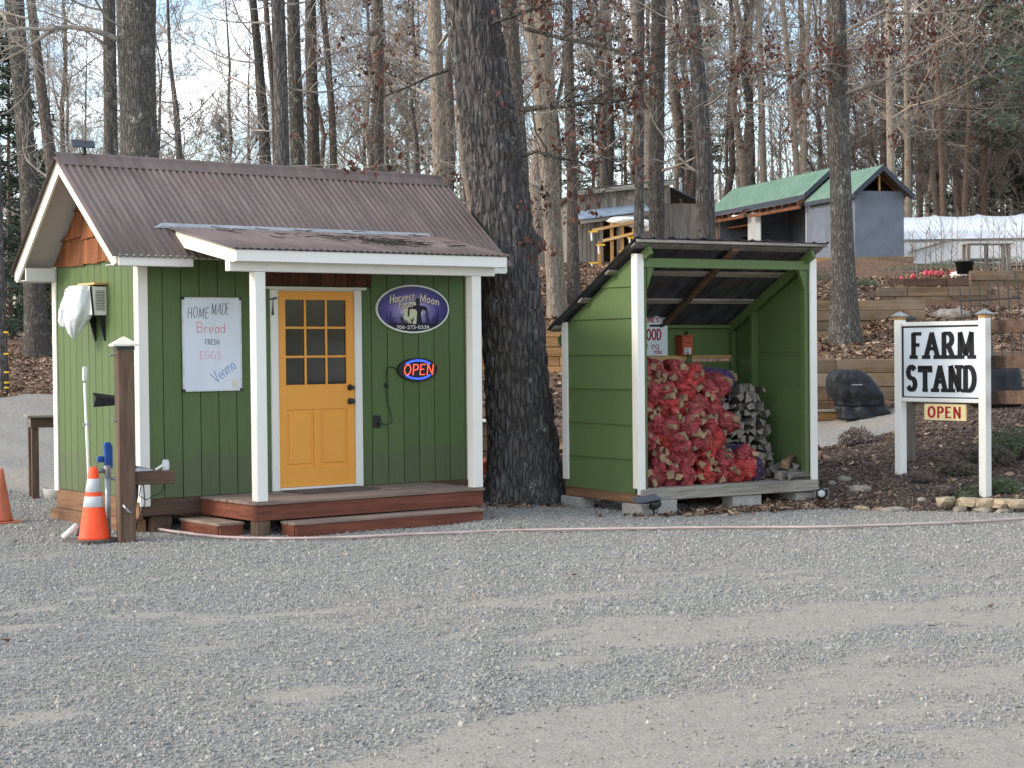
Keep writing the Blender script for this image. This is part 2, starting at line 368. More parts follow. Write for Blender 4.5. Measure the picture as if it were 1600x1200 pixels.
M['log_side'] = wood('split_log_side', srgb(100, 84, 70), srgb(170, 146, 116), 'y', .9, 7, .3, .6)
M['log_end'] = pm('log_cut_end', srgb(112, 92, 72), srgb(164, 136, 104), .9, ns=14, rnd=.2, bump=.3)
M['log_grey'] = wood('grey_split_log', srgb(78, 74, 69), srgb(136, 129, 119), 'y', .9, 8, .3, .7)
M['log_grey_end'] = pm('grey_cut_end', srgb(98, 94, 87), srgb(146, 138, 126), .9, ns=18, rnd=.25, bump=.5)
M['bark_dark'] = bark('dark_furrowed_oak_bark', srgb(40, 38, 38), srgb(122, 116, 112), (.36, .38, .37), .61, 17, 1., .22, .03)
M['bark_grey'] = bark('grey_bark', srgb(46, 43, 41), srgb(122, 116, 108), (.36, .37, .32), .57, 26, 1., .22)
M['bark_brown'] = bark('brown_bark', srgb(58, 52, 48), srgb(126, 116, 107), (.3, .31, .27), .6, 24, 1., .24)
M['bark_pale'] = bark('pale_smooth_bark', srgb(104, 94, 84), srgb(164, 150, 134), (.4, .4, .35), .60, 16, .7, .3)
M['bark_pine'] = bark('reddish_pine_bark', srgb(80, 66, 58), srgb(136, 114, 100), (.3, .26, .22), .7, 18, .8, .3)
M['twig'] = pm('twig_bark', srgb(112, 105, 98), srgb(168, 158, 146), .9, ns=4, rnd=.25, bump=0)
M['twig_pale'] = pm('pale_twig_bark', srgb(140, 126, 110), srgb(188, 170, 150), .9, ns=4, rnd=.15, bump=0)
M['leaf_red'] = pm('dead_red_brown_leaf', srgb(62, 38, 33), srgb(108, 68, 56), .8, ns=3, rnd=.2, bump=0)
M['needles'] = pm('dark_pine_needles', srgb(58, 68, 56), srgb(90, 98, 80), .7, ns=1.5, rnd=.2, bump=0)
M['needles_dark'] = pm('dark_cedar_needles', srgb(34, 48, 36), srgb(58, 74, 52), .7, ns=1.5, rnd=.2, bump=0)
M['shrub'] = pm('shrub_leaf', srgb(72, 82, 58), srgb(112, 116, 86), .7, ns=4, rnd=.2, bump=0)
M['shrub_dark'] = pm('dull_heather_leaf', srgb(72, 66, 58), srgb(104, 98, 80), .8, ns=4, rnd=.2, bump=0)
M['purplish'] = pm('purple_brown_twig', srgb(96, 82, 76), srgb(138, 122, 112), .8, ns=4, rnd=.2, bump=0)
def roofmat():
    b = NB('brown_corrugated_metal'); v = b.coord((1, .12, .12)); n = b.noise(v, 12, 6, .6); v2 = b.coord(); n2 = b.noise(v2, 60, 3, .7); n3 = b.noise(v2, 1.4, 4)
    c = b.ramp(n, [(.3, srgb(98, 85, 79)), (.7, srgb(128, 112, 105))])
    c = b.mix(b.ramp(n3, [(.45, 0.), (.8, .6)]), c, srgb(122, 98, 88))
    c = b.mix(b.ramp(n2, [(.6, 0.), (.75, .25)]), c, srgb(160, 146, 142)); c = b.hsv(c, .05)
    b.bump(n2, .1, .002); return b.fin(c, .55, .4, .15)
M['roof'] = roofmat()
M['darkroof'] = pm('dark_weathered_roof_metal', srgb(46, 48, 54), srgb(92, 94, 102), .55, sc=(1, .2, 1), ns=5, det=7, rnd=.12, bump=.1, spec=.4, metal=.2, stain=(srgb(110, 82, 66), 1.6, .4))
M['tin_blue'] = pm('blue_grey_tin', srgb(116, 132, 146), srgb(148, 162, 174), .5, ns=5, rnd=.05, spec=.4)
M['whiteline'] = M['pvc']
# ------------------------------------------------------------------ terrain
ST = [(-700, [(0,-.33),(22,-.33),(30,.2),(36,.75),(45,1.6),(60,2.2),(100,3),(220,6)]),
      (50,   [(0,-.33),(23,-.33),(30,.2),(35,.63),(45,1.6),(60,2.2),(100,3),(220,6)]),
      (400,  [(0,-.33),(24,-.33),(30,.0),(36,.6),(45,1.6),(60,2.2),(100,3.5),(220,7)]),
      (700,  [(0,-.33),(22.5,-.33),(24.9,-.1),(25.1,.36),(28.9,1.0),(29.1,1.3),(33,1.5),(45,2.8),(60,4),(100,6),(220,9)]),
      (755,  [(0,-.33),(22.5,-.3),(24.9,-.08),(25.1,.42),(28.9,1.08),(29.1,1.4),(33,1.6),(45,3),(60,4),(100,6),(220,9)]),
      (860,  [(0,-.33),(21.5,-.33),(24,-.1),(25.5,.35),(28.9,1.08),(29.1,1.75),(36,2.7),(45,3.45),(60,4.3),(100,6.5),(220,10)]),
      (1000, [(0,-.33),(21,-.33),(24,.0),(27,.5),(28.9,1.08),(29.1,1.75),(36,2.7),(45,3.45),(60,4.4),(100,6.5),(220,10)]),
      (1230, [(0,-.33),(20,-.33),(22,-.15),(25,.1),(28.9,.9),(29.1,1.4),(31.4,1.5),(31.6,2.1),(44,2.95),(60,4.2),(100,6.8),(220,10)]),
      (1290, [(0,-.33),(19.9,-.33),(20.6,-.22),(22,-.02),(25,.17),(26.3,.34),(26.95,.5),(27.05,1.18),(29,1.46),(31.4,1.55),(31.6,2.15),(36,2.6),(44,2.95),(48.9,3.3),(49.1,3.75),(60,4.2),(100,6.8),(220,10)]),
      (1400, [(0,-.33),(19.6,-.33),(20.0,-.2),(22,.08),(26.3,.52),(26.95,.6),(27.05,1.2),(29,1.6),(31.4,1.95),(31.6,2.15),(36.9,2.25),(37.1,2.55),(44,2.88),(48.9,3.3),(49.1,3.75),(58,4.05),(100,6.8),(220,10)]),
      (1450, [(0,-.33),(19.4,-.33),(19.8,-.27),(20.3,-.2),(22,.10),(26,.62),(26.95,.7),(27.05,1.25),(31,1.75),(36.9,2.2),(37.1,2.55),(41.9,2.7),(42.1,2.98),(50,3.58),(58,4.0),(100,6.8),(220,10)]),
      (1560, [(0,-.33),(19.2,-.33),(19.5,-.29),(20.2,-.23),(22,.15),(26,.85),(26.95,.95),(27.05,1.3),(31,1.75),(36.9,2.2),(37.1,2.55),(41.9,2.7),(42.1,2.98),(50,3.58),(58,4.0),(100,6.8),(220,10)]),
      (2300, [(0,-.33),(18.5,-.33),(19.0,-.15),(22,.3),(26,1.),(31,1.8),(36.9,2.25),(37.1,2.55),(41.9,2.7),(42.1,2.98),(50,3.58),(58,4.0),(100,6.8),(220,10)])]
SX = np.array([(p-800)/F_PX for p, _ in ST])
def H(X, Y):
    X = np.atleast_1d(np.asarray(X, float)); Y = np.atleast_1d(np.asarray(Y, float))
    s = X/np.maximum(Y, 3.); zs = np.array([np.interp(Y, [a for a, _ in k], [b for _, b in k]) for _, k in ST])
    i = np.clip(np.searchsorted(SX, s)-1, 0, len(SX)-2); t = np.clip((s-SX[i])/(SX[i+1]-SX[i]), 0, 1)
    r = np.arange(len(s)); z = zs[i, r]*(1-t)+zs[i+1, r]*t
    rough = .025*np.sin(X*1.9+1.3*np.sin(Y*1.1))*np.sin(Y*1.7+X*.6) + .012*np.sin(X*5.1+Y*3.7)
    k = np.clip((Y-18)/4, .12, 1); k2 = np.clip((Y-40)/40, 0, 1)
    return z+rough*k+k2*.25*np.sin(X*.21+1)*np.sin(Y*.17)
def h1(x, y): return float(H(x, y)[0])
EDGE = [(-700, 35), (50, 35), (400, 34), (690, 24), (755, 22.8), (860, 21.9), (1000, 20.7), (1100, 20.4), (1270, 19.75), (1300, 19.7), (1400, 19.55), (1450, 19.4), (1560, 19.0), (2300, 18.6)]
_ng = np.random.default_rng(99).random((64, 64))
def nz2(x, y):
    i0 = np.floor(x).astype(int); j0 = np.floor(y).astype(int); fx = x-i0; fy = y-j0; fx = fx*fx*(3-2*fx); fy = fy*fy*(3-2*fy)
    g = lambda a, b: _ng[a % 64, b % 64]
    return (g(i0, j0)*(1-fx)+g(i0+1, j0)*fx)*(1-fy)+(g(i0, j0+1)*(1-fx)+g(i0+1, j0+1)*fx)*fy
def fbm(x, y): return .5*nz2(x, y)+.28*nz2(x*2.1+7, y*2.1)+.15*nz2(x*4.3, y*4.3+3)+.07*nz2(x*9, y*9)
def cover(X, Y):
    """leaf litter, dark mulch, pale packed track (all 0..1)"""
    s = X/np.maximum(Y, 3.); px = s*F_PX+800
    e = np.interp(px, [a for a, _ in EDGE], [b for _, b in EDGE]) + .35*np.sin(X*2.3+Y)*np.clip((Y-20)/8, .15, 1.5)
    leaf = np.clip((Y-e)/.35+.5, 0, 1)
    pathg = ((px > 1180) & (px < 1420) & (Y > 24.0) & (Y < 26.4))
    leaf = np.where(pathg, np.clip((px-1300)/80, 0, 1)*0, leaf)
    mul = leaf*(px > 1230)*np.clip((26.9-Y)/.4, 0, 1)
    t = Y-.55*X
    wob = .25*np.sin(X*1.3+.4)+.15*np.sin(X*3.1+1)
    band = np.maximum(np.clip(1.2-np.abs(t-10.5-wob)/.6, 0, 1)*np.clip((X+.2)/1.4, 0, 1), np.clip((8.75+wob*.9-t)/.45, 0, 1)*np.clip((X+1.9+.5*np.sin(Y*2))/1.2, 0, 1)*(.78+.22*np.sin(X*2.2-Y*1.4)))
    band = np.maximum(band, .55*np.clip(1.1-np.abs(t-12.3-wob)/.25, 0, 1)*np.clip((X-1.2)/1., 0, 1))
    band = np.maximum(band, .5*np.clip(1.1-np.abs(Y-12.6-.2*X-wob)/.22, 0, 1)*np.clip((1.6-np.abs(X))/.8, 0, 1))
    band = np.maximum(band, .4*np.clip(1.1-np.abs(Y-11.7+.25*X-wob)/.25, 0, 1)*np.clip((-.6-X)/.8, 0, 1))
    nb = fbm((X+.5*Y)*1.1, (Y-.55*X)*2.6)
    band = np.clip(band*1.15+(nb-.5)*2.6*np.clip(band*3, 0, 1)+.9*np.clip((nb-.60)*6, 0, 1), 0, 1)
    band = band*np.clip((17.5-Y)/2, 0, 1)
    return leaf, mul, band
ys = np.concatenate([np.arange(-12, 6, 1.), np.arange(6, 19, .2), np.arange(19, 32, .1), np.arange(32, 62, .3), np.arange(62, 100, 2), np.arange(100, 230, 10)])
xs = np.concatenate([np.arange(-130, -24, 8), np.arange(-24, -10, .7), np.arange(-10, 10, .2), np.arange(10, 24, .6), np.arange(24, 135, 8)])
XX, YY = np.meshgrid(xs, ys); ZZ = H(XX.ravel(), YY.ravel()).reshape(XX.shape)
nx, ny = len(xs), len(ys)
gv = np.stack([XX.ravel(), YY.ravel(), ZZ.ravel()], 1)
ii = np.arange(nx*ny).reshape(ny, nx)
gf = np.stack([ii[:-1, :-1].ravel(), ii[:-1, 1:].ravel(), ii[1:, 1:].ravel(), ii[1:, :-1].ravel()], 1)
gm = bpy.data.meshes.new('ground'); gm.from_pydata(gv.tolist(), [], gf.tolist())
gm.polygons.foreach_set('use_smooth', [True]*len(gm.polygons))
ca = gm.color_attributes.new('cover', 'FLOAT_COLOR', 'POINT')
lf, mu, bd_ = cover(gv[:, 0], gv[:, 1])
ca.data.foreach_set('color', np.stack([lf, mu, bd_, np.ones_like(lf)], 1).ravel())
def groundmat():
    b = NB('gravel_and_leaf_ground'); tcd = b.new('ShaderNodeTexCoord'); v = tcd.outputs['Object']
    at_ = b.new('ShaderNodeAttribute', attribute_name='cover'); sp = b.new('ShaderNodeSeparateColor'); b.link(at_.outputs['Color'], sp.inputs[0])
    vo = b.new('ShaderNodeTexVoronoi'); vo.inputs['Scale'].default_value = 46; b.link(v, vo.inputs['Vector'])
    sv = b.new('ShaderNodeSeparateColor'); b.link(vo.outputs['Color'], sv.inputs[0])
    g = b.ramp(sv.outputs[0], [(0., srgb(112, 111, 107)), (.45, srgb(138, 136, 130)), (.8, srgb(153, 149, 140)), (1., srgb(170, 164, 153))])
    big = b.noise(v, .55, 5); g = b.mix(b.ramp(big, [(.42, 0.), (.7, .5)]), g, srgb(160, 148, 130))
    fine = b.noise(v, 120, 3, .7)
    sand = b.ramp(b.noise(v, 14, 6, .7), [(.25, srgb(144, 138, 126)), (.75, srgb(172, 164, 149))])
    sand = b.mix(b.ramp(fine, [(.4, 0.), (.7, .4)]), sand, srgb(120, 118, 114))
    nz = b.noise(v, 5, 5, .7)
    bf = b.new('ShaderNodeMath', operation='MULTIPLY_ADD'); b.link(nz, bf.inputs[0]); bf.inputs[1].default_value = 1.6; bf.inputs[2].default_value = -.8
    bs = b.new('ShaderNodeMath', operation='ADD'); b.link(sp.outputs[2], bs.inputs[0]); b.link(bf.outputs[0], bs.inputs[1])
    c = b.mix(b.ramp(bs.outputs[0], [(.25, 0.), (.7, 1.)]), g, sand)
    leafc = b.ramp(b.noise(v, 22, 5, .7), [(.25, srgb(74, 60, 52)), (.5, srgb(110, 90, 76)), (.75, srgb(150, 126, 104))])
    leafc = b.mix(b.ramp(b.noise(v, 1.2, 3), [(.45, 0.), (.7, .6)]), leafc, srgb(136, 104, 78))
    mulc = b.ramp(b.noise(v, 40, 5, .7), [(.25, srgb(64, 54, 50)), (.55, srgb(98, 84, 76)), (.8, srgb(130, 114, 104))])
    le = b.new('ShaderNodeMath', operation='ADD'); b.link(sp.outputs[0], le.inputs[0]); b.link(bf.outputs[0], le.inputs[1])
    lc = b.mix(sp.outputs[1], leafc, mulc)
    c = b.mix(b.ramp(le.outputs[0], [(.35, 0.), (.6, 1.)]), c, lc)
    hg = b.mix(.5, vo.outputs['Distance'], fine); b.bump(hg, .8, .02); return b.fin(c, .95, .15)
go = obj('ground', gm, groundmat()); tag(go, 'grey gravel lot rising to leaf covered banks and a wooded hillside', None, None, 'structure')

# ------------------------------------------------------------------ scatter: gravel, leaves, mulch chips (stuff)
def scatter(name, label, pts, scl, shape, mat, seed, tilt=PI, parent=None):
    me = bpy.data.meshes.new(name); me.from_pydata(np.asarray(pts).tolist(), [], [])
    a = me.attributes.new('size', 'FLOAT', 'POINT'); a.data.foreach_set('value', np.asarray(scl, dtype=np.float32))
    o = bpy.data.objects.new(name, me); COL.objects.link(o); tag(o, label, None, None, 'stuff')
    if parent is not None: o.parent = parent
    g = bpy.data.node_groups.new(name, 'GeometryNodeTree')
    g.interface.new_socket('Geometry', in_out='INPUT', socket_type='NodeSocketGeometry')
    g.interface.new_socket('Geometry', in_out='OUTPUT', socket_type='NodeSocketGeometry')
    N, L = g.nodes, g.links; gi = N.new('NodeGroupInput'); go_ = N.new('NodeGroupOutput')
    J = N.new('GeometryNodeGeometryToInstance')
    for k in range(4):
        pos = N.new('GeometryNodeInputPosition'); sp = N.new('GeometryNodeSetPosition'); nt = N.new('ShaderNodeTexNoise'); nt.noise_dimensions = '4D'
        nt.inputs['W'].default_value = k*3.7+seed; nt.inputs['Scale'].default_value = .9 if shape == 'pebble' else 1.3; nt.inputs['Detail'].default_value = 1
        L.new(pos.outputs[0], nt.inputs['Vector'])
        sub = N.new('ShaderNodeVectorMath'); sub.operation = 'SUBTRACT'; sub.inputs[1].default_value = (.5, .5, .5); L.new(nt.outputs['Color'], sub.inputs[0])
        mul = N.new('ShaderNodeVectorMath'); mul.operation = 'MULTIPLY'; L.new(sub.outputs[0], mul.inputs[0])
        if shape == 'pebble':
            pr = N.new('GeometryNodeMeshIcoSphere'); pr.inputs['Radius'].default_value = .5; pr.inputs['Subdivisions'].default_value = 1
            mul.inputs[1].default_value = (1.3, 1.3, 1.3); sc = (1, .72+.06*k, .5+.06*k)
        elif shape == 'leaf':
            pr = N.new('GeometryNodeMeshGrid'); pr.inputs['Size X'].default_value = 1; pr.inputs['Size Y'].default_value = .55
            pr.inputs['Vertices X'].default_value = 4; pr.inputs['Vertices Y'].default_value = 3
            mul.inputs[1].default_value = (.5, .5, 1.3); sc = (1, 1-.1*k, 1)
        else:
            pr = N.new('GeometryNodeMeshCube'); pr.inputs['Size'].default_value = (1, .3, .16)
            mul.inputs[1].default_value = (.4, .3, .2); sc = (1, 1, 1)
        L.new(pr.outputs[0], sp.inputs['Geometry']); L.new(mul.outputs[0], sp.inputs['Offset'])
        tr = N.new('GeometryNodeTransform'); tr.inputs['Scale'].default_value = sc; L.new(sp.outputs[0], tr.inputs['Geometry'])
        sm = N.new('GeometryNodeSetMaterial'); sm.inputs['Material'].default_value = mat; L.new(tr.outputs[0], sm.inputs['Geometry'])
        L.new(sm.outputs[0], J.inputs[0])
    ip = N.new('GeometryNodeInstanceOnPoints'); L.new(gi.outputs[0], ip.inputs['Points']); L.new(J.outputs[0], ip.inputs['Instance'])
    ip.inputs['Pick Instance'].default_value = True
    rv = N.new('FunctionNodeRandomValue'); rv.data_type = 'FLOAT_VECTOR'; rv.inputs[0].default_value = (-tilt, -tilt, 0); rv.inputs[1].default_value = (tilt, tilt, 6.28)
    L.new(rv.outputs[0], ip.inputs['Rotation'])
    na = N.new('GeometryNodeInputNamedAttribute'); na.data_type = 'FLOAT'; na.inputs['Name'].default_value = 'size'
    L.new(na.outputs[0], ip.inputs['Scale']); L.new(ip.outputs[0], go_.inputs[0])
    md = o.modifiers.new('scatter', 'NODES'); md.node_group = g
    return o
def gravelmat():
    b = NB('gravel_stone'); oi = b.new('ShaderNodeObjectInfo')
    c = b.ramp(oi.outputs['Random'], [(0., srgb(124, 125, 121)), (.3, srgb(143, 142, 137)), (.62, srgb(157, 155, 147)), (.9, srgb(166, 159, 146)), (.985, srgb(180, 174, 162)), (1., srgb(200, 195, 186))])
    v = b.coord(out='Generated'); c = b.mix(b.ramp(b.noise(v, 5, 4), [(.3, 0.), (.8, .3)]), c, srgb(104, 104, 102)); return b.fin(c, .95, .15)
def randcol(name, stops, rough=.9):
    b = NB(name); oi = b.new('ShaderNodeObjectInfo'); return b.fin(b.ramp(oi.outputs['Random'], stops), rough, .15)
rs = np.random.default_rng(7)
def inview(n, y0, y1, pw, m=1.3):
    u_ = rs.random(n); y = (y0**pw+u_*(y1**pw-y0**pw))**(1/pw); x = (rs.random(n)*2-1)*(.29*y+m); return x, y
x, y = inview(680000, 6.3, 23.5, 1.0, 3.2)
lfv, muv, bdv = cover(x, y)
dens = np.clip((.29*y+3.2-abs(x))/1.6, 0, 1)*(1-np.clip(lfv*1.2, 0, .97))*(1-.92*np.clip(bdv*1.15, 0, 1)); pat = .25+1.25*fbm(x*.9+4, y*1.7)
keep = rs.random(len(x)) < dens*np.clip(pat, .3, 1); x, y = x[keep], y[keep]
sz = rs.lognormal(math.log(.0134), .38, len(x))*np.where(y > 12, 1.12, 1.); sz = np.clip(sz, .009, .055)
z = H(x, y)+sz*.12
scatter('gravel', 'loose grey gravel covering the lot', np.stack([x, y, z], 1), sz, 'pebble', gravelmat(), 1)
LEAFST = [(0., srgb(80, 62, 52)), (.35, srgb(116, 92, 76)), (.7, srgb(146, 120, 98)), (1., srgb(186, 164, 140))]
leafm = randcol('fallen_leaf', LEAFST)
x, y = inview(60000, 19.2, 48, 1.3, 1.5); lfv, muv, bdv = cover(x, y); keep = rs.random(len(x)) < np.clip(lfv*(1-.88*muv), 0, 1); x, y = x[keep], y[keep]
sz = rs.uniform(.06, .13, len(x)); z = H(x, y)+.012+rs.random(len(x))*.02
scatter('leaf_litter', 'brown fallen leaves lying on the banks and terraces', np.stack([x, y, z], 1), sz, 'leaf', leafm, 5, .5)
# leaf drift in front of the wood shelter and strays on the gravel
an_ = rs.uniform(0, 6.28, 420); rr_ = rs.uniform(.5, 1.0, 420)
scatter('leaf_ring', 'dry leaves gathered round the foot of the big oak', np.stack([1.02*0+(822-800)/F_PX*20.9+rr_*np.cos(an_), 20.9+rr_*np.sin(an_)*.9, H((822-800)/F_PX*20.9+rr_*np.cos(an_), 20.9+rr_*np.sin(an_)*.9)+.015], 1), rs.uniform(.05, .09, 420), 'leaf', leafm, 12, .5)
x = np.concatenate([rs.normal(2.55, .55, 900), rs.uniform(-5, 6, 26)]); y = np.concatenate([19.62+.42*(x[:900]-2.55)+rs.normal(0, .16, 900), rs.uniform(9, 19, 26)])
scatter('leaf_drift', 'drift of dry brown leaves on the gravel below the wood shelter', np.stack([x, y, H(x, y)+.02], 1), np.concatenate([rs.uniform(.05, .1, 900), rs.uniform(.04, .06, 26)]), 'leaf', leafm, 9, .5)
chipm = randcol('mulch_chip', [(0., srgb(62, 52, 47)), (.5, srgb(98, 84, 75)), (.9, srgb(126, 110, 98)), (1., srgb(160, 142, 126))])
x = rs.uniform(2.6, 8.2, 52000); y = rs.uniform(19, 27, 52000); lfv, muv, bdv = cover(x, y); keep = rs.random(len(x)) < muv; x, y = x[keep], y[keep]
scatter('mulch', 'dark bark mulch on the bank around the farm sign', np.stack([x, y, H(x, y)+.008], 1), rs.uniform(.02, .055, len(x)), 'chip', chipm, 3, .5)
# ------------------------------------------------------------------ stroke lettering
def arc(cx, cy, rx, ry, a0, a1, n=9):
    return [(cx+rx*math.cos(R(a0+(a1-a0)*i/n)), cy+ry*math.sin(R(a0+(a1-a0)*i/n))) for i in range(n+1)]
GL = {
'A': (.8, [[(0,0),(.4,1),(.8,0)], [(.15,.36),(.65,.36)]], [(0,0),(.8,0)]),
'B': (.68, [[(0,0),(0,1)], [(0,1)]+arc(.38,.76,.24,.24,90,-90)+[(0,.52)], [(0,.52)]+arc(.4,.26,.28,.26,90,-90)+[(0,0)]], []),
'D': (.72, [[(.06,0),(.06,1)], [(.06,1)]+arc(.3,.5,.42,.5,90,-90,12)+[(.06,0)]], []),
'E': (.62, [[(.06,0),(.06,1)], [(.06,1),(.6,1)], [(.06,.52),(.48,.52)], [(.06,0),(.62,0)]], []),
'F': (.6, [[(.08,0),(.08,1)], [(.08,1),(.6,1)], [(.08,.52),(.46,.52)]], [(.08,0)]),
'G': (.75, [arc(.4,.5,.38,.5,50,360,14)+[(.78,.45),(.5,.45)]], []),
'H': (.72, [[(.06,0),(.06,1)], [(.66,0),(.66,1)], [(.06,.5),(.66,.5)]], [(.06,0),(.06,1),(.66,0),(.66,1)]),
'K': (.7, [[(.06,0),(.06,1)], [(.64,1),(.06,.42)], [(.25,.6),(.66,0)]], [(.06,0),(.06,1),(.66,0)]),
'M': (.95, [[(.08,0),(.1,1)], [(.1,1),(.47,.1)], [(.47,.1),(.85,1)], [(.85,1),(.87,0)]], [(.08,0),(.87,0)]),
'N': (.78, [[(.08,0),(.08,1)], [(.08,1),(.7,0)], [(.7,0),(.7,1)]], [(.08,0),(.7,1)]),
'O': (.8, [arc(.4,.5,.36,.5,90,450,18)], []),
'P': (.64, [[(.08,0),(.08,1)], [(.08,1)]+arc(.36,.74,.26,.26,90,-90)+[(.08,.48)]], [(.08,0)]),
'R': (.72, [[(.08,0),(.08,1)], [(.08,1)]+arc(.36,.75,.26,.25,90,-90)+[(.08,.5)], [(.36,.5),(.68,0)]], [(.08,0),(.68,0)]),
'S': (.62, [arc(.32,.75,.26,.25,35,270,10)+arc(.32,.25,.28,.25,90,-150,10)[1:]], []),
'T': (.84, [[(.42,0),(.42,1)], [(0,.97),(.84,.97)], [(.03,1),(.03,.80)], [(.81,1),(.81,.80)]], [(.42,0)]),
'U': (.74, [[(.06,1),(.06,.3)]+arc(.37,.3,.31,.3,180,360)+[(.68,1)]], [(.06,1),(.68,1)]),
'V': (.74, [[(0,1),(.37,0),(.74,1)]], [(0,1),(.74,1)]),
'W': (1.05, [[(0,1),(.26,0),(.52,.85),(.78,0),(1.05,1)]], [(0,1),(1.05,1)]),
'Y': (.74, [[(0,1),(.37,.5),(.74,1)], [(.37,.5),(.37,0)]], [(0,1),(.74,1),(.37,0)]),
'a': (.52, [arc(.25,.28,.24,.28,30,390,12), [(.47,.56),(.48,.08),(.55,0)]], []),
'd': (.54, [arc(.25,.28,.24,.28,30,390,12), [(.5,1),(.5,.05),(.56,0)]], []),
'e': (.5, [[(.03,.3),(.46,.3)]+arc(.25,.3,.22,.28,0,310,12)], []),
'm': (.86, [[(.04,0),(.04,.56)], [(.04,.4)]+arc(.22,.4,.18,.16,180,0)+[(.4,0)], [(.4,.4)]+arc(.6,.4,.2,.16,180,0)+[(.8,0)]], []),
'n': (.52, [[(.04,0),(.04,.56)], [(.04,.38)]+arc(.25,.38,.21,.18,180,0)+[(.46,0)]], []),
'o': (.54, [arc(.26,.28,.23,.28,90,450,14)], []),
'r': (.4, [[(.06,0),(.06,.56)], [(.06,.36)]+arc(.24,.36,.18,.2,180,50)], []),
's': (.42, [arc(.21,.43,.17,.14,30,270,8)+arc(.21,.15,.18,.15,90,-150,8)[1:]], []),
't': (.38, [[(.18,.85),(.18,.1),(.34,0)], [(0,.56),(.36,.56)]], []),
'v': (.46, [[(0,.56),(.23,0),(.46,.56)]], []),
'0': (.62, [arc(.3,.45,.28,.45,90,450,16)], []),
'2': (.6, [arc(.3,.62,.26,.28,170,-30)+[(.04,0),(.6,0)]], []),
'3': (.6, [arc(.28,.68,.24,.22,150,-90)+arc(.28,.23,.28,.23,90,-150)[1:]], []),
'6': (.6, [arc(.3,.27,.26,.27,0,360,14), [(.05,.34)]+arc(.42,.34,.37,.56,180,90)], []),
'7': (.58, [[(0,.9),(.58,.9),(.2,0)]], []),
'9': (.6, [arc(.3,.62,.26,.27,0,360,14), [(.56,.6),(.5,.25),(.25,0)]], []),
'-': (.4, [[(.04,.4),(.36,.4)]], []),
}
def stroke(mb, pts, w, fn, d0, d1, contrast=0.):
    """a pen stroke as overlapping raised bars, each a hair prouder than the last"""
    k = 0
    for i in range(len(pts)-1):
        (x0, y0), (x1, y1) = pts[i], pts[i+1]; dx, dy = x1-x0, y1-y0; L = math.hypot(dx, dy)
        if L < 1e-9: continue
        ww = w*(1-contrast+contrast*abs(dy)/L)/2; nx_, ny_ = -dy/L*ww, dx/L*ww; e = .35*ww/L
        ax, ay, bx, by = x0-dx*e, y0-dy*e, x1+dx*e, y1+dy*e
        mb.prism([(ax-nx_, ay-ny_), (bx-nx_, by-ny_), (bx+nx_, by+ny_), (ax+nx_, ay+ny_)], fn, d0, d1+.00004*(k % 7)); k += 1
def text_mb(txt, h, w, fn, d0, d1, x=0., y=0., sp=.22, wx=1., serif=0., slant=0., contrast=0., jit=0., seed=0, path=None, each=False):
    rg = random.Random(seed); out = []; mb = MB(); cx = x
    for ch in txt:
        if ch == ' ': cx += h*.5*wx; continue
        gw, sts, sf = GL[ch]; oy = y+rg.uniform(-jit, jit)*h; rot = rg.uniform(-jit, jit)*1.2
        def T(p):
            px_, py_ = p[0]*h*wx, p[1]*h
            px_, py_ = px_-py_*rot+py_*slant, py_+px_*rot
            q = (cx+px_, oy+py_); return path(*q) if path else q
        for s_ in sts: stroke(mb, [T(p) for p in s_], w, fn, d0, d1, contrast)
        if serif:
            ends = sf if sf else [s_[0] for s_ in sts if len(s_) == 2 and ch in 'EBDP' and s_[0][0] < .1 and abs(s_[0][1]-s_[1][1]) > .5]
            sr = serif*(.6 if ch == 'T' else 1.)
            for p in ends:
                stroke(mb, [T((p[0]-sr/wx, p[1])), T((p[0]+sr/wx, p[1]))], w*.62, fn, d0, d1+.0004)
        cx += (gw+sp)*h*wx
        if each: out.append(mb); mb = MB()
    return (out, cx) if each else (mb, cx)

# ------------------------------------------------------------------ the farm stand cabin
TH = .6507
cab = thing('farm_stand_cabin', 'green board sided cabin with yellow door and brown corrugated roof', 'cabin', (-3.6354, 17.7641, 0), TH)
L, Dp = 4.02, 2.03
RZ, RB = 3.43, 1.013            # ridge
SF, SB = .797, .947             # roof slopes, front and back
DA0, DA1, DZ0, DZ1 = 1.55, 2.47, .03, 2.06
rg = random.Random(3)
# core of the walls behind the boards
core = MB()
core.box(.02, DA0-.03, .03, .09, 0, 2.55); core.box(DA1+.03, L-.02, .03, .09, 0, 2.55); core.box(DA0-.03, DA1+.03, .03, .09, DZ1+.03, 2.55)
core.box(.02, .08, .09, Dp-.03, 0, 2.42); core.box(L-.08, L-.02, .09, Dp-.03, 0, 2.42); core.box(.08, L-.08, Dp-.09, Dp-.03, 0, 2.35)
for a in (.02, L-.08):
    core.prism([(.03, 2.4), (Dp-.03, 2.4), (RB, RZ-.1)], lambda u, v, d, a=a: (a+d, u, v), 0, .06)
obj('wall', core, M['green_v'], cab)
board(cab, 'floor', .09, L-.09, .1, Dp-.1, -.05, .02, M['dark_interior'])
intr = MB().box(.09, L-.09, 1.2, 1.24, .02, 2.3); obj('partition', intr, M['dark_interior'], cab)
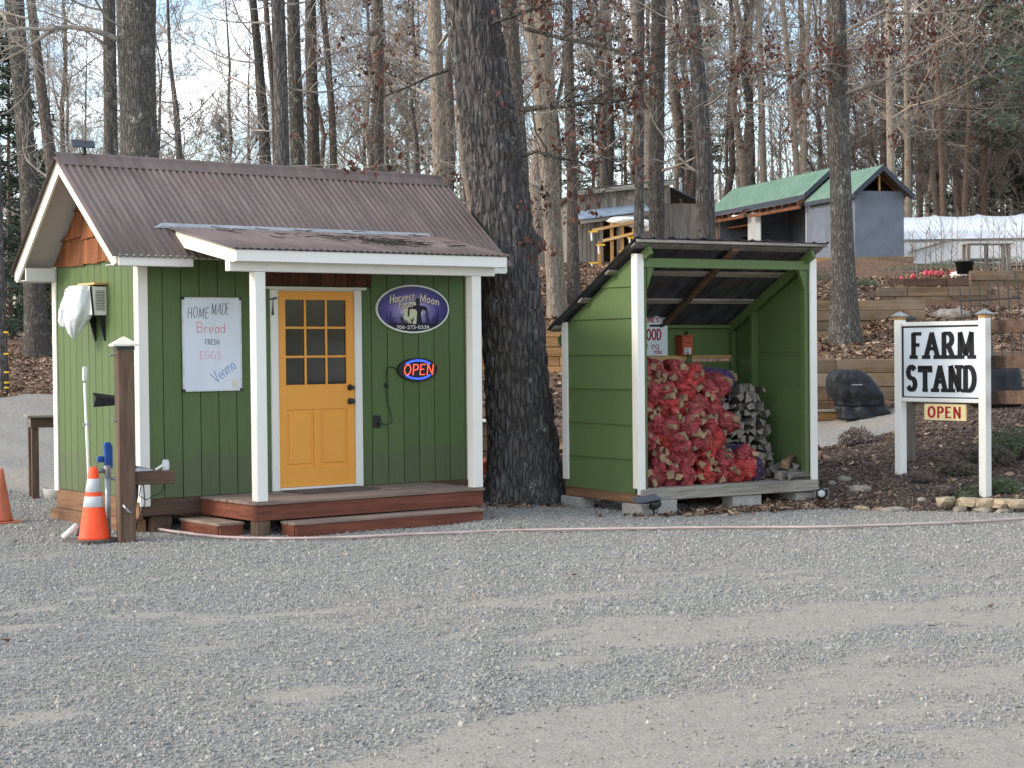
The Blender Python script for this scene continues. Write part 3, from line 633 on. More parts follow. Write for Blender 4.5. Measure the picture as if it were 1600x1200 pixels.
# front siding boards
gx = .05; k = 0
while gx < L-.1:
    x0, x1 = max(gx+.004, .085), min(gx+.2032-.004, L-.085)
    if x1-x0 > .02:
        cuts = [(0, 2.5)]
        if x1 > DA0-.09 and x0 < DA1+.09:
            cuts = []
            if x0 < DA0-.09: cuts.append((x0, DA0-.092, 0, 2.1))
            if x1 > DA1+.09: cuts.append((DA1+.092, x1, 0, 2.1))
        for c in cuts:
            q0, q1, z0, z1 = (x0, x1)+c if len(c) == 2 else c
            if q1-q0 > .008: board(cab, 'siding_board', q0, q1, rg.uniform(-.001, .001), .03, z0, z1, M['green_v'], .003)
    gx += .2032
# cedar panel above the door
a = 1.36
while a < 2.66:
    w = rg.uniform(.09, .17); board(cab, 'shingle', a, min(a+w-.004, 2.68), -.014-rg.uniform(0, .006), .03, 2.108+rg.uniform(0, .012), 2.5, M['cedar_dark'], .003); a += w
# left wall boards (rows of twelve) and gable shingles
for k in range(12):
    board(cab, 'siding_board', rg.uniform(-.001, .001), .02, .075+k*(Dp-.15)/12+.003, .075+(k+1)*(Dp-.15)/12-.003, 0, 2.45, M['green_y'] if False else M['green_v'], .003)
for k in range(10):
    board(cab, 'siding_board', L-.02, L, .075+k*(Dp-.15)/10+.003, .075+(k+1)*(Dp-.15)/10-.003, 0, 2.45, M['green_v'], .003)
def roofz(b): return RZ-.11-(SF*(RB-b) if b < RB else SB*(b-RB))
for r, zb in enumerate((2.36, 2.63, 2.90, 3.12)):
    b = .02
    while b < Dp:
        w = rg.uniform(.085, .19); b1 = min(b+w, Dp-.02); z0 = zb+rg.uniform(-.022, .014); z1 = zb+.30
        t0, t1 = min(z1, roofz(b)), min(z1, roofz(b1-.004))
        if b < RB < b1: pass
        if max(t0, t1) > z0+.03:
            t0, t1 = max(t0, z0+.01), max(t1, z0+.01); o = -.012-.004*rg.random()
            f_ = o-.014
            obj('shingle', MB().hexa([(f_, b, z0), (o+.012, b, t0), (f_, b1-.004, z0), (o+.012, b1-.004, t1), (o+.03, b, z0), (.03, b, t0), (o+.03, b1-.004, z0), (.03, b1-.004, t1)]), M['cedar'], cab)
        b = b1 if b1 < Dp-.03 else Dp
# corner boards
def corner(a0, a1, b0, b1, z0, z1, name='corner_board', mat='white'): return board(cab, name, a0, a1, b0, b1, z0, z1, M[mat], .004)
corner(-.018, .088, -.02, .004, -.07, 2.46); corner(-.02, .0, .004, .075, -.03, 2.5, mat='cream')
corner(-.02, .0, Dp-.075, Dp+.02, -.02, 2.36, mat='cream')
corner(L-.088, L+.02, -.02, .004, -.0, 2.46); corner(L, L+.02, .004, .08, 0, 2.46)
corner(L, L+.02, Dp-.08, Dp+.02, 0, 2.36)
# sill boards and skids
board(cab, 'sill_board', .0, .66, .0, .04, -.165, -.004, M['post_x'])
board(cab, 'sill_board', 3.36, L, .0, .04, -.165, -.004, M['post_x'])
board(cab, 'sill_board', -.005, .04, .045, Dp, -.2, -.004, M['skid_y'])
board(cab, 'skid', -.06, .1, .1, Dp+.05, -.35, -.202, M['skid_y'], .012)
board(cab, 'skid', .12, .34, .02, .16, -.36, -.168, M['post_x'], .01)
board(cab, 'skid', L-.2, L, .0, Dp, -.36, -.168, M['skid_y'], .012)
board(cab, 'skid', 1.2, 1.4, .3, Dp, -.36, -.168, M['skid_y'], .012)
# door
door = obj('door', MB(), None, cab)
dm = MB(); y0, y1 = .0, .045
pz = [1.10, 1.395, 1.69, 1.985]; px_ = [.105, .345, .585, .825]
dw = DA1-DA0
def dbox(m, x0, x1, z0, z1, f=0., b=.045, ch=.003): return m.box(DA0+x0, DA0+x1, f, b, DZ0+z0, DZ0+z1, ch)
dbox(dm, 0, .092, .0, 2.03); dbox(dm, dw-.092, dw, 0, 2.03)
dbox(dm, .092, dw-.092, 1.94, 2.03); dbox(dm, .092, dw-.092, .0, .2); dbox(dm, .092, dw-.092, .80, 1.06)
dbox(dm, .42, .50, .2, .80)
door.data = dm.mesh('door'); door.data.materials.append(M['door'])
for x0, x1 in ((.092, .42), (.50, dw-.092)):
    obj('door_panel', MB().box(DA0+x0, DA0+x1, .014, .04, DZ0+.2, DZ0+.80), M['door'], door)
    obj('raised_field', MB().box(DA0+x0+.03, DA0+x1-.03, .004, .02, DZ0+.235, DZ0+.765, .008), M['door'], door)
gw = (dw-.184-2*.024)/3; gh = (.88-2*.024)/3
for i in range(3):
    for j in range(3):
        xa = DA0+.092+i*(gw+.024); za = DZ0+1.06+j*(gh+.024)
        obj('pane', MB().box(xa, xa+gw, .02, .026, za, za+gh), M['glass'], door)
for i in (1, 2):
    xa = DA0+.092+i*gw+(i-1)*.024; obj('muntin', MB().box(xa, xa+.024, .006, .034, DZ0+1.06, DZ0+1.94, .004), M['door'], door)
    za = DZ0+1.06+i*gh+(i-1)*.024; obj('muntin', MB().box(DA0+.092, DA0+dw-.092, .008, .032, za, za+.024, .004), M['door'], door)
for zz, rr in ((1.02, .024), (.875, .03)):
    kb = MB(); kb.tube([(DA1-.055, 0, DZ0+zz), (DA1-.055, -.008, DZ0+zz)], [.034, .032], 16); kb.tube([(DA1-.055, -.008, DZ0+zz), (DA1-.055, -.03, DZ0+zz), (DA1-.055, -.045, DZ0+zz), (DA1-.055, -.062, DZ0+zz), (DA1-.055, -.068, DZ0+zz)], [.012, .014, rr, rr*.9, rr*.5], 14)
    obj('door_knob' if rr > .025 else 'deadbolt', kb, M['black_metal'], door, True)
for x0, x1 in ((DA0-.09, DA0-.004), (DA1+.004, DA1+.09)): board(cab, 'door_casing', x0, x1, -.022, .03, -.0, 2.075, M['white'], .004)
board(cab, 'door_casing', DA0-.14, DA1+.14, -.05, .03, 2.078, 2.104, M['white_x'], .004)
board(cab, 'door_jamb', DA0-.004, DA1+.004, .002, .03, DZ1+.003, 2.076, M['white_x'], .002)
board(cab, 'threshold', DA0-.004, DA1+.004, -.03, .08, .005, .028, M['white_x'], .004)
# wall outlet with its plug
ot = board(cab, 'outlet', 2.70, 2.79, -.02, -.0, .615, .745, M['black'], .004); board(ot, 'plug', 2.745, 2.775, -.05, -.021, .64, .675, M['black'], .004)
# main roof -----------------------------------------------------------------
A0, A1 = -.36, 4.29; E0, E1 = -.285, 2.185
def corr(parent, a0, a1, p0, p1, mat, seed, amp=.0085, per=.0762, name='roof_sheet'):
    """corrugated sheet between two edges p0 (upper) and p1 (lower), each (b, z)"""
    n = max(4, int((a1-a0)/per*6)); vs = []; rr = random.Random(seed); tw = rr.uniform(-.003, .003)
    nb, nz = -(p1[1]-p0[1]), (p1[0]-p0[0]); q = math.hypot(nb, nz); nb, nz = nb/q, nz/q
    if nz < 0: nb, nz = -nb, -nz
    for (b, z), off in ((p0, 0), (p1, tw)):
        for th in (0, -.0025):
            for i in range(n+1):
                a = a0+(a1-a0)*i/n; hh = amp*math.cos(2*PI*a/per)+th+off; vs.append((a, b+nb*hh, z+nz*hh))
    k = n+1; fs = []
    for i in range(n):
        fs += [(i, i+1, 2*k+i+1, 2*k+i), (k+i, 3*k+i, 3*k+i+1, k+i+1), (2*k+i, 2*k+i+1, 3*k+i+1, 3*k+i), (i, k+i, k+i+1, i+1)]
    fs += [(0, 2*k, 3*k, k), (n, k+n, 3*k+n, 2*k+n)]
    return obj(name, MB().add(vs, fs), mat, parent, True)
zf = lambda b: RZ-SF*(RB-b); zb_ = lambda b: RZ-SB*(b-RB)
sh_w = [A0-.03, .55, 1.32, 2.09, 2.86, 3.62, A1+.02]
for i in range(6):
    up = .002*(i % 2)
    corr(cab, sh_w[i]-.03, sh_w[i+1]+.03, (RB-.01, zf(RB-.01)+up), (E0-.05, zf(E0-.05)+up), M['roof'], i)
    corr(cab, sh_w[i]-.03, sh_w[i+1]+.03, (RB+.01, zb_(RB+.01)+up), (E1+.04, zb_(E1+.04)+up), M['roof'], i+9)
# roof deck (plywood) under the sheets, with soffit paint under the overhangs
dk = MB(); dk.prism([(E0, zf(E0)-.016), (RB, RZ-.016), (RB, RZ-.05), (E0, zf(E0)-.05)], lambda u, v, d: (d, u, v), A0+.01, A1-.01)
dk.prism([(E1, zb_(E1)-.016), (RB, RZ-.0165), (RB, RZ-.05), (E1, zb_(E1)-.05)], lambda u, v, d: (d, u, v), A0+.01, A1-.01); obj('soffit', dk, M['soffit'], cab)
rc = MB()
rc.prism([(RB-.13, zf(RB-.13)+.006), (RB-.045, zf(RB-.045)+.018), (RB-.02, RZ+.022), (RB, RZ+.034), (RB+.02, RZ+.022), (RB+.045, zb_(RB+.045)+.018), (RB+.13, zb_(RB+.13)+.006), (RB+.13, zb_(RB+.13)+.010), (RB+.046, zb_(RB+.046)+.022), (RB+.02, RZ+.027), (RB, RZ+.039), (RB-.02, RZ+.027), (RB-.046, zf(RB-.046)+.022), (RB-.13, zf(RB-.13)+.010)], lambda u, v, d: (d, u, v), A0-.05, A1+.04)
obj('ridge_cap', rc, M['roof'], cab)
def rake(a0, a1, sgn, cut):
    z_ = zf if sgn < 0 else zb_; e = E0 if sgn < 0 else E1
    hgt = .13
    return [(RB, RZ-.014), (e, z_(e)-.014), (e, z_(e)-.014-.09), (e-sgn*.07, z_(e)-.014-.11), (RB, RZ-.014-hgt*1.28)]
for a0, a1 in ((A0-.012, A0+.012), (A1-.012, A1+.012)):
    for s_ in (-1, 1): obj('rake_board', MB().prism(rake(a0, a1, s_, 0), lambda u, v, d: (d, u, v), a0, a1), M['cream'], cab)
# front fascia, interrupted by the porch, and back fascia
board(cab, 'fascia', A0+.013, .44, E0-.024, E0, zf(E0)-.125, zf(E0)-.018, M['white_x'])
board(cab, 'fascia', 3.56, A1-.013, E0-.024, E0, zf(E0)-.125, zf(E0)-.018, M['white_x'])
board(cab, 'fascia', A0+.013, A1-.013, E1, E1+.024, zb_(E1)-.125, zb_(E1)-.018, M['white_x'])
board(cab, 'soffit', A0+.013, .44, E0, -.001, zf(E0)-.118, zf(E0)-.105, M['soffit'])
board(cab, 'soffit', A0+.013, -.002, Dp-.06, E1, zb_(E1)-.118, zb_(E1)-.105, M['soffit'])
board(cab, 'eave_return', A0+.013, -.021, Dp-.09, Dp-.065, zb_(E1)-.12, zb_(E1)+.02, M['white_x'])
# porch roof -----------------------------------------------------------------
PA0, PA1, PB = .40, 3.545, -1.24; PZ0, PZ1 = 2.655, 2.405
pzf = lambda b: PZ0+(PZ1-PZ0)*(b/PB)
ww = [PA0-.03, 1.2, 2.0, 2.8, PA1+.03]
for i in range(4): corr(cab, ww[i]-.025, ww[i+1]+.025, (.03, pzf(.03)+.012+.002*(i % 2)), (PB-.05, pzf(PB-.05)+.012+.002*(i % 2)), M['roof'], 40+i)
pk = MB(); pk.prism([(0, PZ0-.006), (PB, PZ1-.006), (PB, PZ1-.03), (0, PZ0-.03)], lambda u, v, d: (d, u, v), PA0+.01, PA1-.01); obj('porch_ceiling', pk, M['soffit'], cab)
fl = MB(); fl.hexa([(PA0-.22, .03, PZ0+.012), (PA0-.12, .03, PZ0+.034), (PA0-.12, .07, PZ0+.058), (PA0-.12, .07, PZ0+.066), (PA1-.05, .03, PZ0+.012), (PA1-.05, .03, PZ0+.030), (PA1-.05, .07, PZ0+.054), (PA1-.05, .07, PZ0+.060)])
obj('flashing', fl, M['flash'], cab)
for a0, a1 in ((PA0-.012, PA0+.012), (PA1-.012, PA1+.012)):
    obj('rake_board', MB().prism([(-.04, pzf(-.04)-.004), (PB, PZ1-.004), (PB, PZ1-.12), (PB+.05, PZ1-.125), (-.04, pzf(-.04)-.155)], lambda u, v, d: (d, u, v), a0, a1), M['cream'], cab)
board(cab, 'fascia', PA0-.012, PA1+.012, PB-.026, PB-.001, PZ1-.12, PZ1-.012, M['white_x'])
board(cab, 'beam', PA0-.0, PA1-.03, -1.112, -1.02, 2.20, 2.325, M['white_x'], .005)
board(cab, 'porch_soffit', PA0+.014, PA1-.014, PB+.0, -1.0, PZ1-.10, PZ1-.088, M['white_x'])
for a0 in (.665, 3.215): board(cab, 'porch_post', a0, a0+.115, -1.118, -1.003, .004, 2.198, M['white'], .006)
for a0, s_ in ((.72, 0), (3.33, 0)):
    hk = MB(); bx = a0+.11 if a0 < 1 else a0
    hk.tube([(bx-.0, -1.09, 1.93), (bx+.10, -1.16, 1.955), (bx+.115, -1.22, 1.95), (bx+.03, -1.26, 1.925), (bx-.02, -1.27, 1.91), (bx-.028, -1.27, 1.88), (bx-.03, -1.27, 1.78)], [.008]*5+[.009, .013], 8)
    hk = MB(); e = a0+.06
    hk.tube([(e+.05, -1.10, 1.935), (e+.09, -1.16, 1.95), (e+.05, -1.24, 1.945), (e-.03, -1.32, 1.93), (e-.05, -1.335, 1.915), (e-.052, -1.335, 1.86), (e-.052, -1.335, 1.78)], [.008]*5+[.009, .014], 8)
    obj('plant_hook', hk, M['black_metal'], cab, True)
# deck and steps -----------------------------------------------------------------
dk_ = obj('deck', MB().box(.68, 3.29, -1.05, -.06, -.17, -.032), M['redwood_x'], cab)
for k in range(8):
    b0 = -1.125+k*.1405
    board(dk_, 'deck_board', .635+rg.uniform(-.008, .008), 3.345+rg.uniform(-.008, .008), b0, b0+.133, -.03, .0+rg.uniform(-.002, .002), M['deck'], .004)
board(dk_, 'skirt_board', .65, 3.335, -1.105, -1.065, -.18, -.033, M['redwood_x'])
board(dk_, 'skirt_board', .65, .685, -1.063, -.002, -.18, -.033, M['redwood_y'])
board(dk_, 'skirt_board', 3.302, 3.335, -1.063, -.002, -.18, -.033, M['redwood_y'])
board(dk_, 'deck_post', .67, .81, -1.10, -.96, -.36, -.183, M['post'], .006)
board(dk_, 'deck_post', 3.18, 3.32, -1.10, -.96, -.36, -.183, M['post'], .006)
def step(a0, a1, b0, b1, zt, long):
    st = obj('step', MB().box(a0+.03, a1-.03, b0+.03, b1-.02, -.345, zt-.03), M['redwood_x'], cab)
    n = 2
    if long == 'a':
        for k in range(2): board(st, 'tread_board', a0, a1, b0+k*(b1-b0)/2, b0+(k+1)*(b1-b0)/2-.008, zt-.028, zt, M['deck'], .004)
    else:
        for k in range(3): board(st, 'tread_board', a0+k*(a1-a0)/3, a0+(k+1)*(a1-a0)/3-.008, b0, b1, zt-.028, zt, M['deck_y'], .004)
    board(st, 'riser', a0+.02, a1-.02, b0+.005, b0+.03, -.34, zt-.03, M['redwood_x'])
    board(st, 'riser', a0+.005, a0+.03, b0+.031, b1-.02, -.34, zt-.03, M['redwood_y'])
    return st
step(.90, 3.14, -1.40, -1.125, -.188, 'a')
step(.38, .67, -.86, -.05, -.200, 'b')
board(cab, 'door_mat', 1.52, 2.42, -.56, -.12, .004, .014, M['rubber'], .003)
for o in [q for q in cab.children if q.name.startswith('door_mat')]:
    o.parent = None; o.matrix_world = Matrix.Translation((-3.6354, 17.7641, 0)) @ Matrix.Rotation(TH, 4, 'Z'); tag(o, 'dark rubber door mat lying on the deck before the yellow door', 'mat')
CABM = Matrix.Translation((-3.6354, 17.7641, 0)) @ Matrix.Rotation(TH, 4, 'Z')
def oncab(name, label, cat, a, b, z, group=None):
    p = CABM @ Vector((a, b, z)); return thing(name, label, cat, p, TH, group)
wall = lambda u, v, d: (u, -d, v)       # drawing on a board that faces the front
# whiteboard
wb = oncab('whiteboard', 'white marker board with hand lettering on the green wall left of the door', 'whiteboard', .455, -.004, 1.045)
board(wb, 'panel', .006, .654, -.016, -.0, .006, .934, M['board_white'], .002)
for x0, x1, z0, z1 in ((0, .66, 0, .014), (0, .66, .926, .94), (0, .014, .014, .926), (.646, .66, .014, .926)): board(wb, 'frame', x0, x1, -.024, 0, z0, z1, M['alu'], .002)
for x0 in (0, .638):
    for z0 in (0, .918): board(wb, 'corner_cap', x0-.003, x0+.025, -.027, .0, z0-.003, z0+.025, M['black'], .003)
for txt, h, x, y, mt, kw in (('HOME', .105, .06, .735, 'ink_black', dict(wx=.58, slant=.1, sp=.22)), ('MADE', .11, .325, .77, 'ink_black', dict(wx=.48, slant=.12, sp=.2)), ('Bread', .10, .165, .585, 'ink_red', dict(wx=.88, sp=.22)),
                             ('FRESH', .05, .25, .468, 'ink_black', dict(wx=.72, sp=.28)), ('EGGS', .075, .19, .325, 'ink_pink', dict(wx=.85, sp=.3))):
    t_, _ = text_mb(txt, h, .0056, wall, .016, .0172, x, y, jit=.04, seed=len(txt)+int(h*999), **kw); obj('lettering', t_, M[mt], wb)
def rotp(x0, y0, an): return lambda u, v: (x0+u*math.cos(an)-v*math.sin(an), y0+u*math.sin(an)+v*math.cos(an))
t_, _ = text_mb('Venmo', .12, .0062, wall, .016, .0172, 0, 0, wx=.62, sp=.14, jit=.04, path=rotp(.375, .075, R(35))); obj('lettering', t_, M['ink_blue'], wb)
board(wb, 'sticker', .55, .62, -.018, -.016, .03, .115, M['paper'], .0005)
# oval sign
ov = oncab('oval_sign', 'purple oval farm sign with moon and scarecrow on the green wall', 'sign', 3.215, -.006, 1.882)
def ell(rx, ry, n=48, cx=0, cy=0): return [(cx+rx*math.cos(2*PI*i/n), cy+ry*math.sin(2*PI*i/n)) for i in range(n)]
obj('rim', MB().prism(ell(.476, .262), wall, 0, .022), M['pvc'], ov)
def ovalmat():
    b = NB('purple_printed_face'); v = b.new('ShaderNodeTexCoord').outputs['Object']
    mp_ = b.new('ShaderNodeMapping'); mp_.inputs['Location'].default_value = (.03, 0, .02); mp_.inputs['Scale'].default_value = (1.9, 0, 3.3); b.link(v, mp_.inputs[0])
    ln = b.new('ShaderNodeVectorMath', operation='LENGTH'); b.link(mp_.outputs[0], ln.inputs[0])
    c = b.ramp(ln.outputs['Value'], [(.1, srgb(206, 196, 214)), (.36, srgb(150, 132, 186)), (.62, srgb(74, 58, 138)), (.9, srgb(38, 32, 88))])
    sx = b.new('ShaderNodeSeparateXYZ'); b.link(v, sx.inputs[0]); mr = b.new('ShaderNodeMapRange'); mr.inputs['From Min'].default_value = -.12; mr.inputs['From Max'].default_value = -.19; b.link(sx.outputs['Z'], mr.inputs['Value'])
    c = b.mix(mr.outputs[0], c, srgb(20, 22, 36)); return b.fin(c, .4, .4)
obj('printed_face', MB().prism(ell(.458, .244), wall, .0221, .0235), ovalmat(), ov)
obj('moon', MB().prism(ell(.125, .125, 36, -.01, -.045), wall, .0236, .0240), NB('moon_print').fin(srgb(216, 212, 176), .5), ov)
sil = MB(); BK = [[(.035, -.17), (.05, -.03), (.03, -.005), (-.0, .0), (-.045, .0), (-.05, -.02), (-.05, -.055), (-.062, -.085), (-.075, -.08), (-.076, -.045), (-.07, .01), (-.04, .03), (.03, .04), (.045, .05), (.075, .05), (.09, .04), (.16, .03), (.185, .005), (.185, -.05), (.175, -.08), (.165, -.075), (.16, -.02), (.12, -.005), (.1, -.04), (.115, -.17)],
      ell(.026, .032, 14, .06, .068), [(.0, .085), (.03, .09), (.035, .115), (.06, .12), (.085, .115), (.09, .09), (.118, .085), (.1, .078), (.02, .078)],
      [(-.3, -.175), (-.28, -.15), (-.2, -.16), (-.1, -.15), (0, -.165), (.1, -.15), (.2, -.16), (.3, -.145), (.33, -.165), (.26, -.195), (0, -.205), (-.25, -.2)]]
for k, p in enumerate(BK): sil.prism(p, wall, .0241, .0246+.0001*k)
r2 = random.Random(5)
for i in range(44):
    x0 = r2.uniform(-.33, .33); hh = r2.uniform(.03, .13)*(1.2 if abs(x0) > .12 else .6); x1 = x0+r2.uniform(-.05, .05)
    if x0 > 0 and x0 < .15: continue
    stroke(sil, [(x0, -.17), (x0+(x1-x0)*.5, -.17+hh*.6), (x1, -.17+hh)], .006, wall, .0241, .0248)
    stroke(sil, [(x0, -.16+hh*.4), (x0+r2.uniform(-.03, .03), -.16+hh*.7)], .006, wall, .0241, .0249)
obj('scarecrow_print', sil, NB('silhouette_print').fin(srgb(22, 18, 40), .5), ov)
gold = NB('cream_print').fin(srgb(226, 208, 192), .5)
PUR = NB('purple_outline_print').fin(srgb(52, 40, 92), .5)
arcp = lambda u, v: (u, v-.42*u*u)
for txt, h, w, x_, y_, kw in (('Harvest', .085, .013, -.305, .095, dict(wx=.80, sp=.2, slant=.1)), ('Moon', .085, .014, .085, .085, dict(wx=.95, sp=.18, slant=.1)), ('Farm', .072, .012, -.185, .022, dict(wx=.80, sp=.2, slant=.1, serif=.1))):
    t_, _ = text_mb(txt, h, w*1.75, wall, .0247, .0250, x_+.003, y_-.003, path=arcp, **kw); obj('lettering', t_, PUR, ov)
    t_, _ = text_mb(txt, h, w, wall, .0254, .0262, x_, y_, path=arcp, **kw); obj('lettering', t_, gold, ov)
t_, _ = text_mb('706-273-0339', .036, .0075, wall, .0241, .0252, -.22, -.212, wx=1.3, sp=.2, contrast=.3); obj('lettering', t_, M['pvc'], ov)
# lit open sign
op = oncab('open_sign', 'lit oval sign reading OPEN with red letters between blue arcs', 'lit sign', 3.265, -.005, 1.226)
obj('case', MB().prism(ell(.255, .128), wall, 0, .03), M['black'], op)
def emis(name, c, st):
    b = NB(name); b.b.inputs['Base Color'].default_value = tuple(q*.4 for q in c)+(1,); b.b.inputs['Emission Color'].default_value = c+(1,); b.b.inputs['Emission Strength'].default_value = st; return b.m
EM_R = emis('red_led', (1., .10, .06), 1.6); EM_B = emis('blue_led', (.04, .10, 1.), 1.7)
def dots(pts, r, mb, d0=.03):
    for u, v in pts: mb.prism([(u+r*math.cos(R(60*q)), v+r*math.sin(R(60*q))) for q in range(6)], wall, d0, d0+.006)
def resamp(p, stp):
    out = []; acc = 0
    for (x0, y0), (x1, y1) in zip(p, p[1:]):
        Ls = math.hypot(x1-x0, y1-y0)
        while acc < Ls: out.append((x0+(x1-x0)*acc/Ls, y0+(y1-y0)*acc/Ls)); acc += stp
        acc -= Ls
    return out
mr_ = MB(); cx = -.19
for ch in 'OPEN':
    g_ = GL[ch]
    for s_ in g_[1]: dots(resamp([(cx+p[0]*.112+p[1]*.014, -.055+p[1]*.11) for p in s_], .0085), .0038, mr_)
    cx += (g_[0]+.2)*.112
obj('red_lights', mr_, EM_R, op)
mb_ = MB()
for sgn in (1, -1):
    for rr in (1., .9): dots([(.205*rr*math.cos(R(t)), sgn*.104*rr*math.sin(R(t))) for t in np.arange(38, 143, 4.5 if rr == 1 else 5)], .0044, mb_)
obj('blue_lights', mb_, EM_B, op)
cd = MB(); cd.tube([(-.25, -.012, -.0), (-.3, -.012, .028), (-.36, -.01, .035), (-.395, -.01, .005), (-.4, -.01, -.09), (-.4, -.01, -.2), (-.395, -.01, -.3), (-.36, -.01, -.42), (-.335, -.014, -.5), (-.335, -.016, -.56), (-.4, -.02, -.585), (-.49, -.04, -.565)], .0045, 6); cd.box(-.415, -.385, -.026, 0, -.19, -.135, .005)
obj('power_cord', cd, M['black'], op, True)
# solar panel on the ridge
sp_ = oncab('solar_panel', 'small dark solar panel on a stalk at the left end of the roof ridge', 'solar panel', -.10, RB-.02, RZ+.03)
obj('stalk', MB().tube([(0, 0, 0), (0, 0, .05), (.01, -.0, .12)], [.03, .018, .014], 8), M['black'], sp_)
obj('panel', MB().beam((-.125, .02, .105), (.10, -.035, .097), .125, .014, (-.35, -.55, .75), ch=.003), M['sheddark'], sp_)
# air conditioner and its plastic cover on the left wall
ac = oncab('air_conditioner', 'white window air conditioner sticking out of the left green wall', 'air conditioner', 0, .90, 1.82)
obj('case', MB().box(-.23, .0, -.24, .24, 0, .40, .008), M['pvc'], ac)
for k in range(13): obj('grille_slat', MB().box(-.17, -.03, -.246, -.241, .07+k*.022, .078+k*.022), M['black'], ac)
obj('strap', MB().beam((-.24, -.243, .40), (-.20, -.243, -.02), .03, .006, (0, 1, 0)), M['black'], ac)
for y_ in (-.19, .12): obj('bracket', MB().prism([(0, 0), (-.1, 0), (-.0, -.36), (.015, -.36), (.015, 0)], lambda u, v, d, y_=y_: (u-.015, y_+d, v), 0, .02), M['black'], ac)
obj('board', MB().box(-.2, -.0, -.28, .3, .425, .455, .004), M['lumber'], ac)
def loft(levels, n=48, seed=0, sq=2.6, fine=.02):
    m = MB(); vs = []
    for k, (z, rx, ry, cx, cy, fa) in enumerate(levels):
        for j in range(n):
            t = 2*PI*j/n; c_, s_ = math.cos(t), math.sin(t); e = (abs(c_)**sq+abs(s_)**sq)**(-1/sq)
            fo = 1+fa*(abs(math.sin(t*3.5+.9*mn.noise(Vector((z*3, t, seed)))+seed))*2-1)+fine*3*mn.noise(Vector((c_*4, s_*4, z*9+seed)))+fine*1.5*mn.noise(Vector((c_*10, s_*10, z*24+seed)))
            vs.append((cx+rx*e*c_*fo, cy+ry*e*s_*fo, z+fine*.6*mn.noise(Vector((c_*3+seed, s_*3, k)))))
    k = len(levels); fs = [(i*n+j, i*n+(j+1) % n, (i+1)*n+(j+1) % n, (i+1)*n+j) for i in range(k-1) for j in range(n)]+[tuple(range(n-1, -1, -1)), tuple((k-1)*n+j for j in range(n))]
    return m.add(vs, fs)
def dense(lv, k=3):
    out = []
    for a, b in zip(lv, lv[1:]): out += [tuple(a[q]+(b[q]-a[q])*i/k for q in range(6)) for i in range(k)]
    return out+[lv[-1]]
pcv = oncab('plastic_cover', 'white plastic bag wrapped over the wall air conditioner', 'plastic bag', -.17, .95, 1.93)
LV = [(-.46, .015, .02, -.06, .14, .1), (-.40, .06, .06, -.06, .13, .12), (-.30, .11, .13, -.05, .10, .10), (-.18, .15, .20, -.04, .05, .07), (-.02, .17, .25, -.03, .02, .05), (.12, .17, .25, -.02, .0, .04), (.21, .16, .24, -.01, .0, .03), (.255, .12, .19, .0, .0, .03), (.268, .03, .05, .0, .0, .0)]
obj('bag', loft(dense(LV), 56, 2, 3.2, .025), M['film'], pcv, True)
LV = [(-.30, .05, .03, -.16, .22, .1), (-.22, .08, .06, -.15, .24, .1), (-.08, .10, .08, -.12, .23, .1), (.06, .10, .10, -.09, .20, .08), (.17, .09, .10, -.06, .16, .06), (.215, .05, .06, -.05, .15, .04), (.225, .01, .01, -.05, .15, 0)]
obj('flap', loft(dense(LV), 40, 5, 2.2, .03), M['film'], pcv, True)
ac.scale = (.72, .72, .72); pcv.scale = (.74, .74, .74)
# twigs on the porch roof
tw = MB(); r3 = random.Random(11)
for i in range(110):
    a = r3.gauss(2.35, .33) if i < 80 else r3.uniform(.6, 3.2); bfr = -.55-.22*(a-1.8)+r3.gauss(0, .09) if i < 95 else r3.uniform(-.2, -.05)
    bfr = max(-1.2, min(-.06, bfr)); z = pzf(bfr)+.028+r3.uniform(0, .03); an = r3.gauss(-.2, .5); Lw = r3.uniform(.05, .24)
    p = [(a+Lw*t*math.cos(an)+r3.uniform(-.012, .012), bfr+Lw*t*math.sin(an)+r3.uniform(-.012, .012), z+.2*Lw*t*math.sin(an)+r3.uniform(-.006, .012)) for t in (0, .5, 1)]
    tw.tube(p, [.006, .005, .003], 4)
to = obj('fallen_twigs', tw, pm('dark_twig', srgb(48, 42, 40), srgb(84, 76, 72), .9, rnd=0, bump=0)); to.matrix_world = CABM; tag(to, 'dark fallen twigs lying across the low porch roof', None, None, 'stuff')
# ------------------------------------------------------------------ firewood shelter
WTH = R(31)
ws = thing('wood_shelter', 'open fronted green firewood shelter with dark slanting metal roof and white posts', 'shelter', (1.35, 19.15, 0), WTH)
WM = Matrix.Translation((1.35, 19.15, 0)) @ Matrix.Rotation(WTH, 4, 'Z')
WL, WD = 2.36, 1.44
rg = random.Random(21)
wz = lambda b: 2.46-.536*b          # underside of the roof sheets
def under(b0, b1, z0, z1):
    lim = lambda b: wz(b)-.004
    if lim(b1) >= z1: return [(b0, z0), (b1, z0), (b1, z1), (b0, z1)]
    P = [(b0, z0)]
    if lim(b1) > z0+.01: P += [(b1, z0), (b1, lim(b1))]
    else: P += [((wz(0)-.004-z0)/.536, z0)]
    bt = (wz(0)-.004-z1)/.536
    P += [(bt, z1), (b0, z1)] if bt > b0+.005 else [(b0, lim(b0))]
    return P
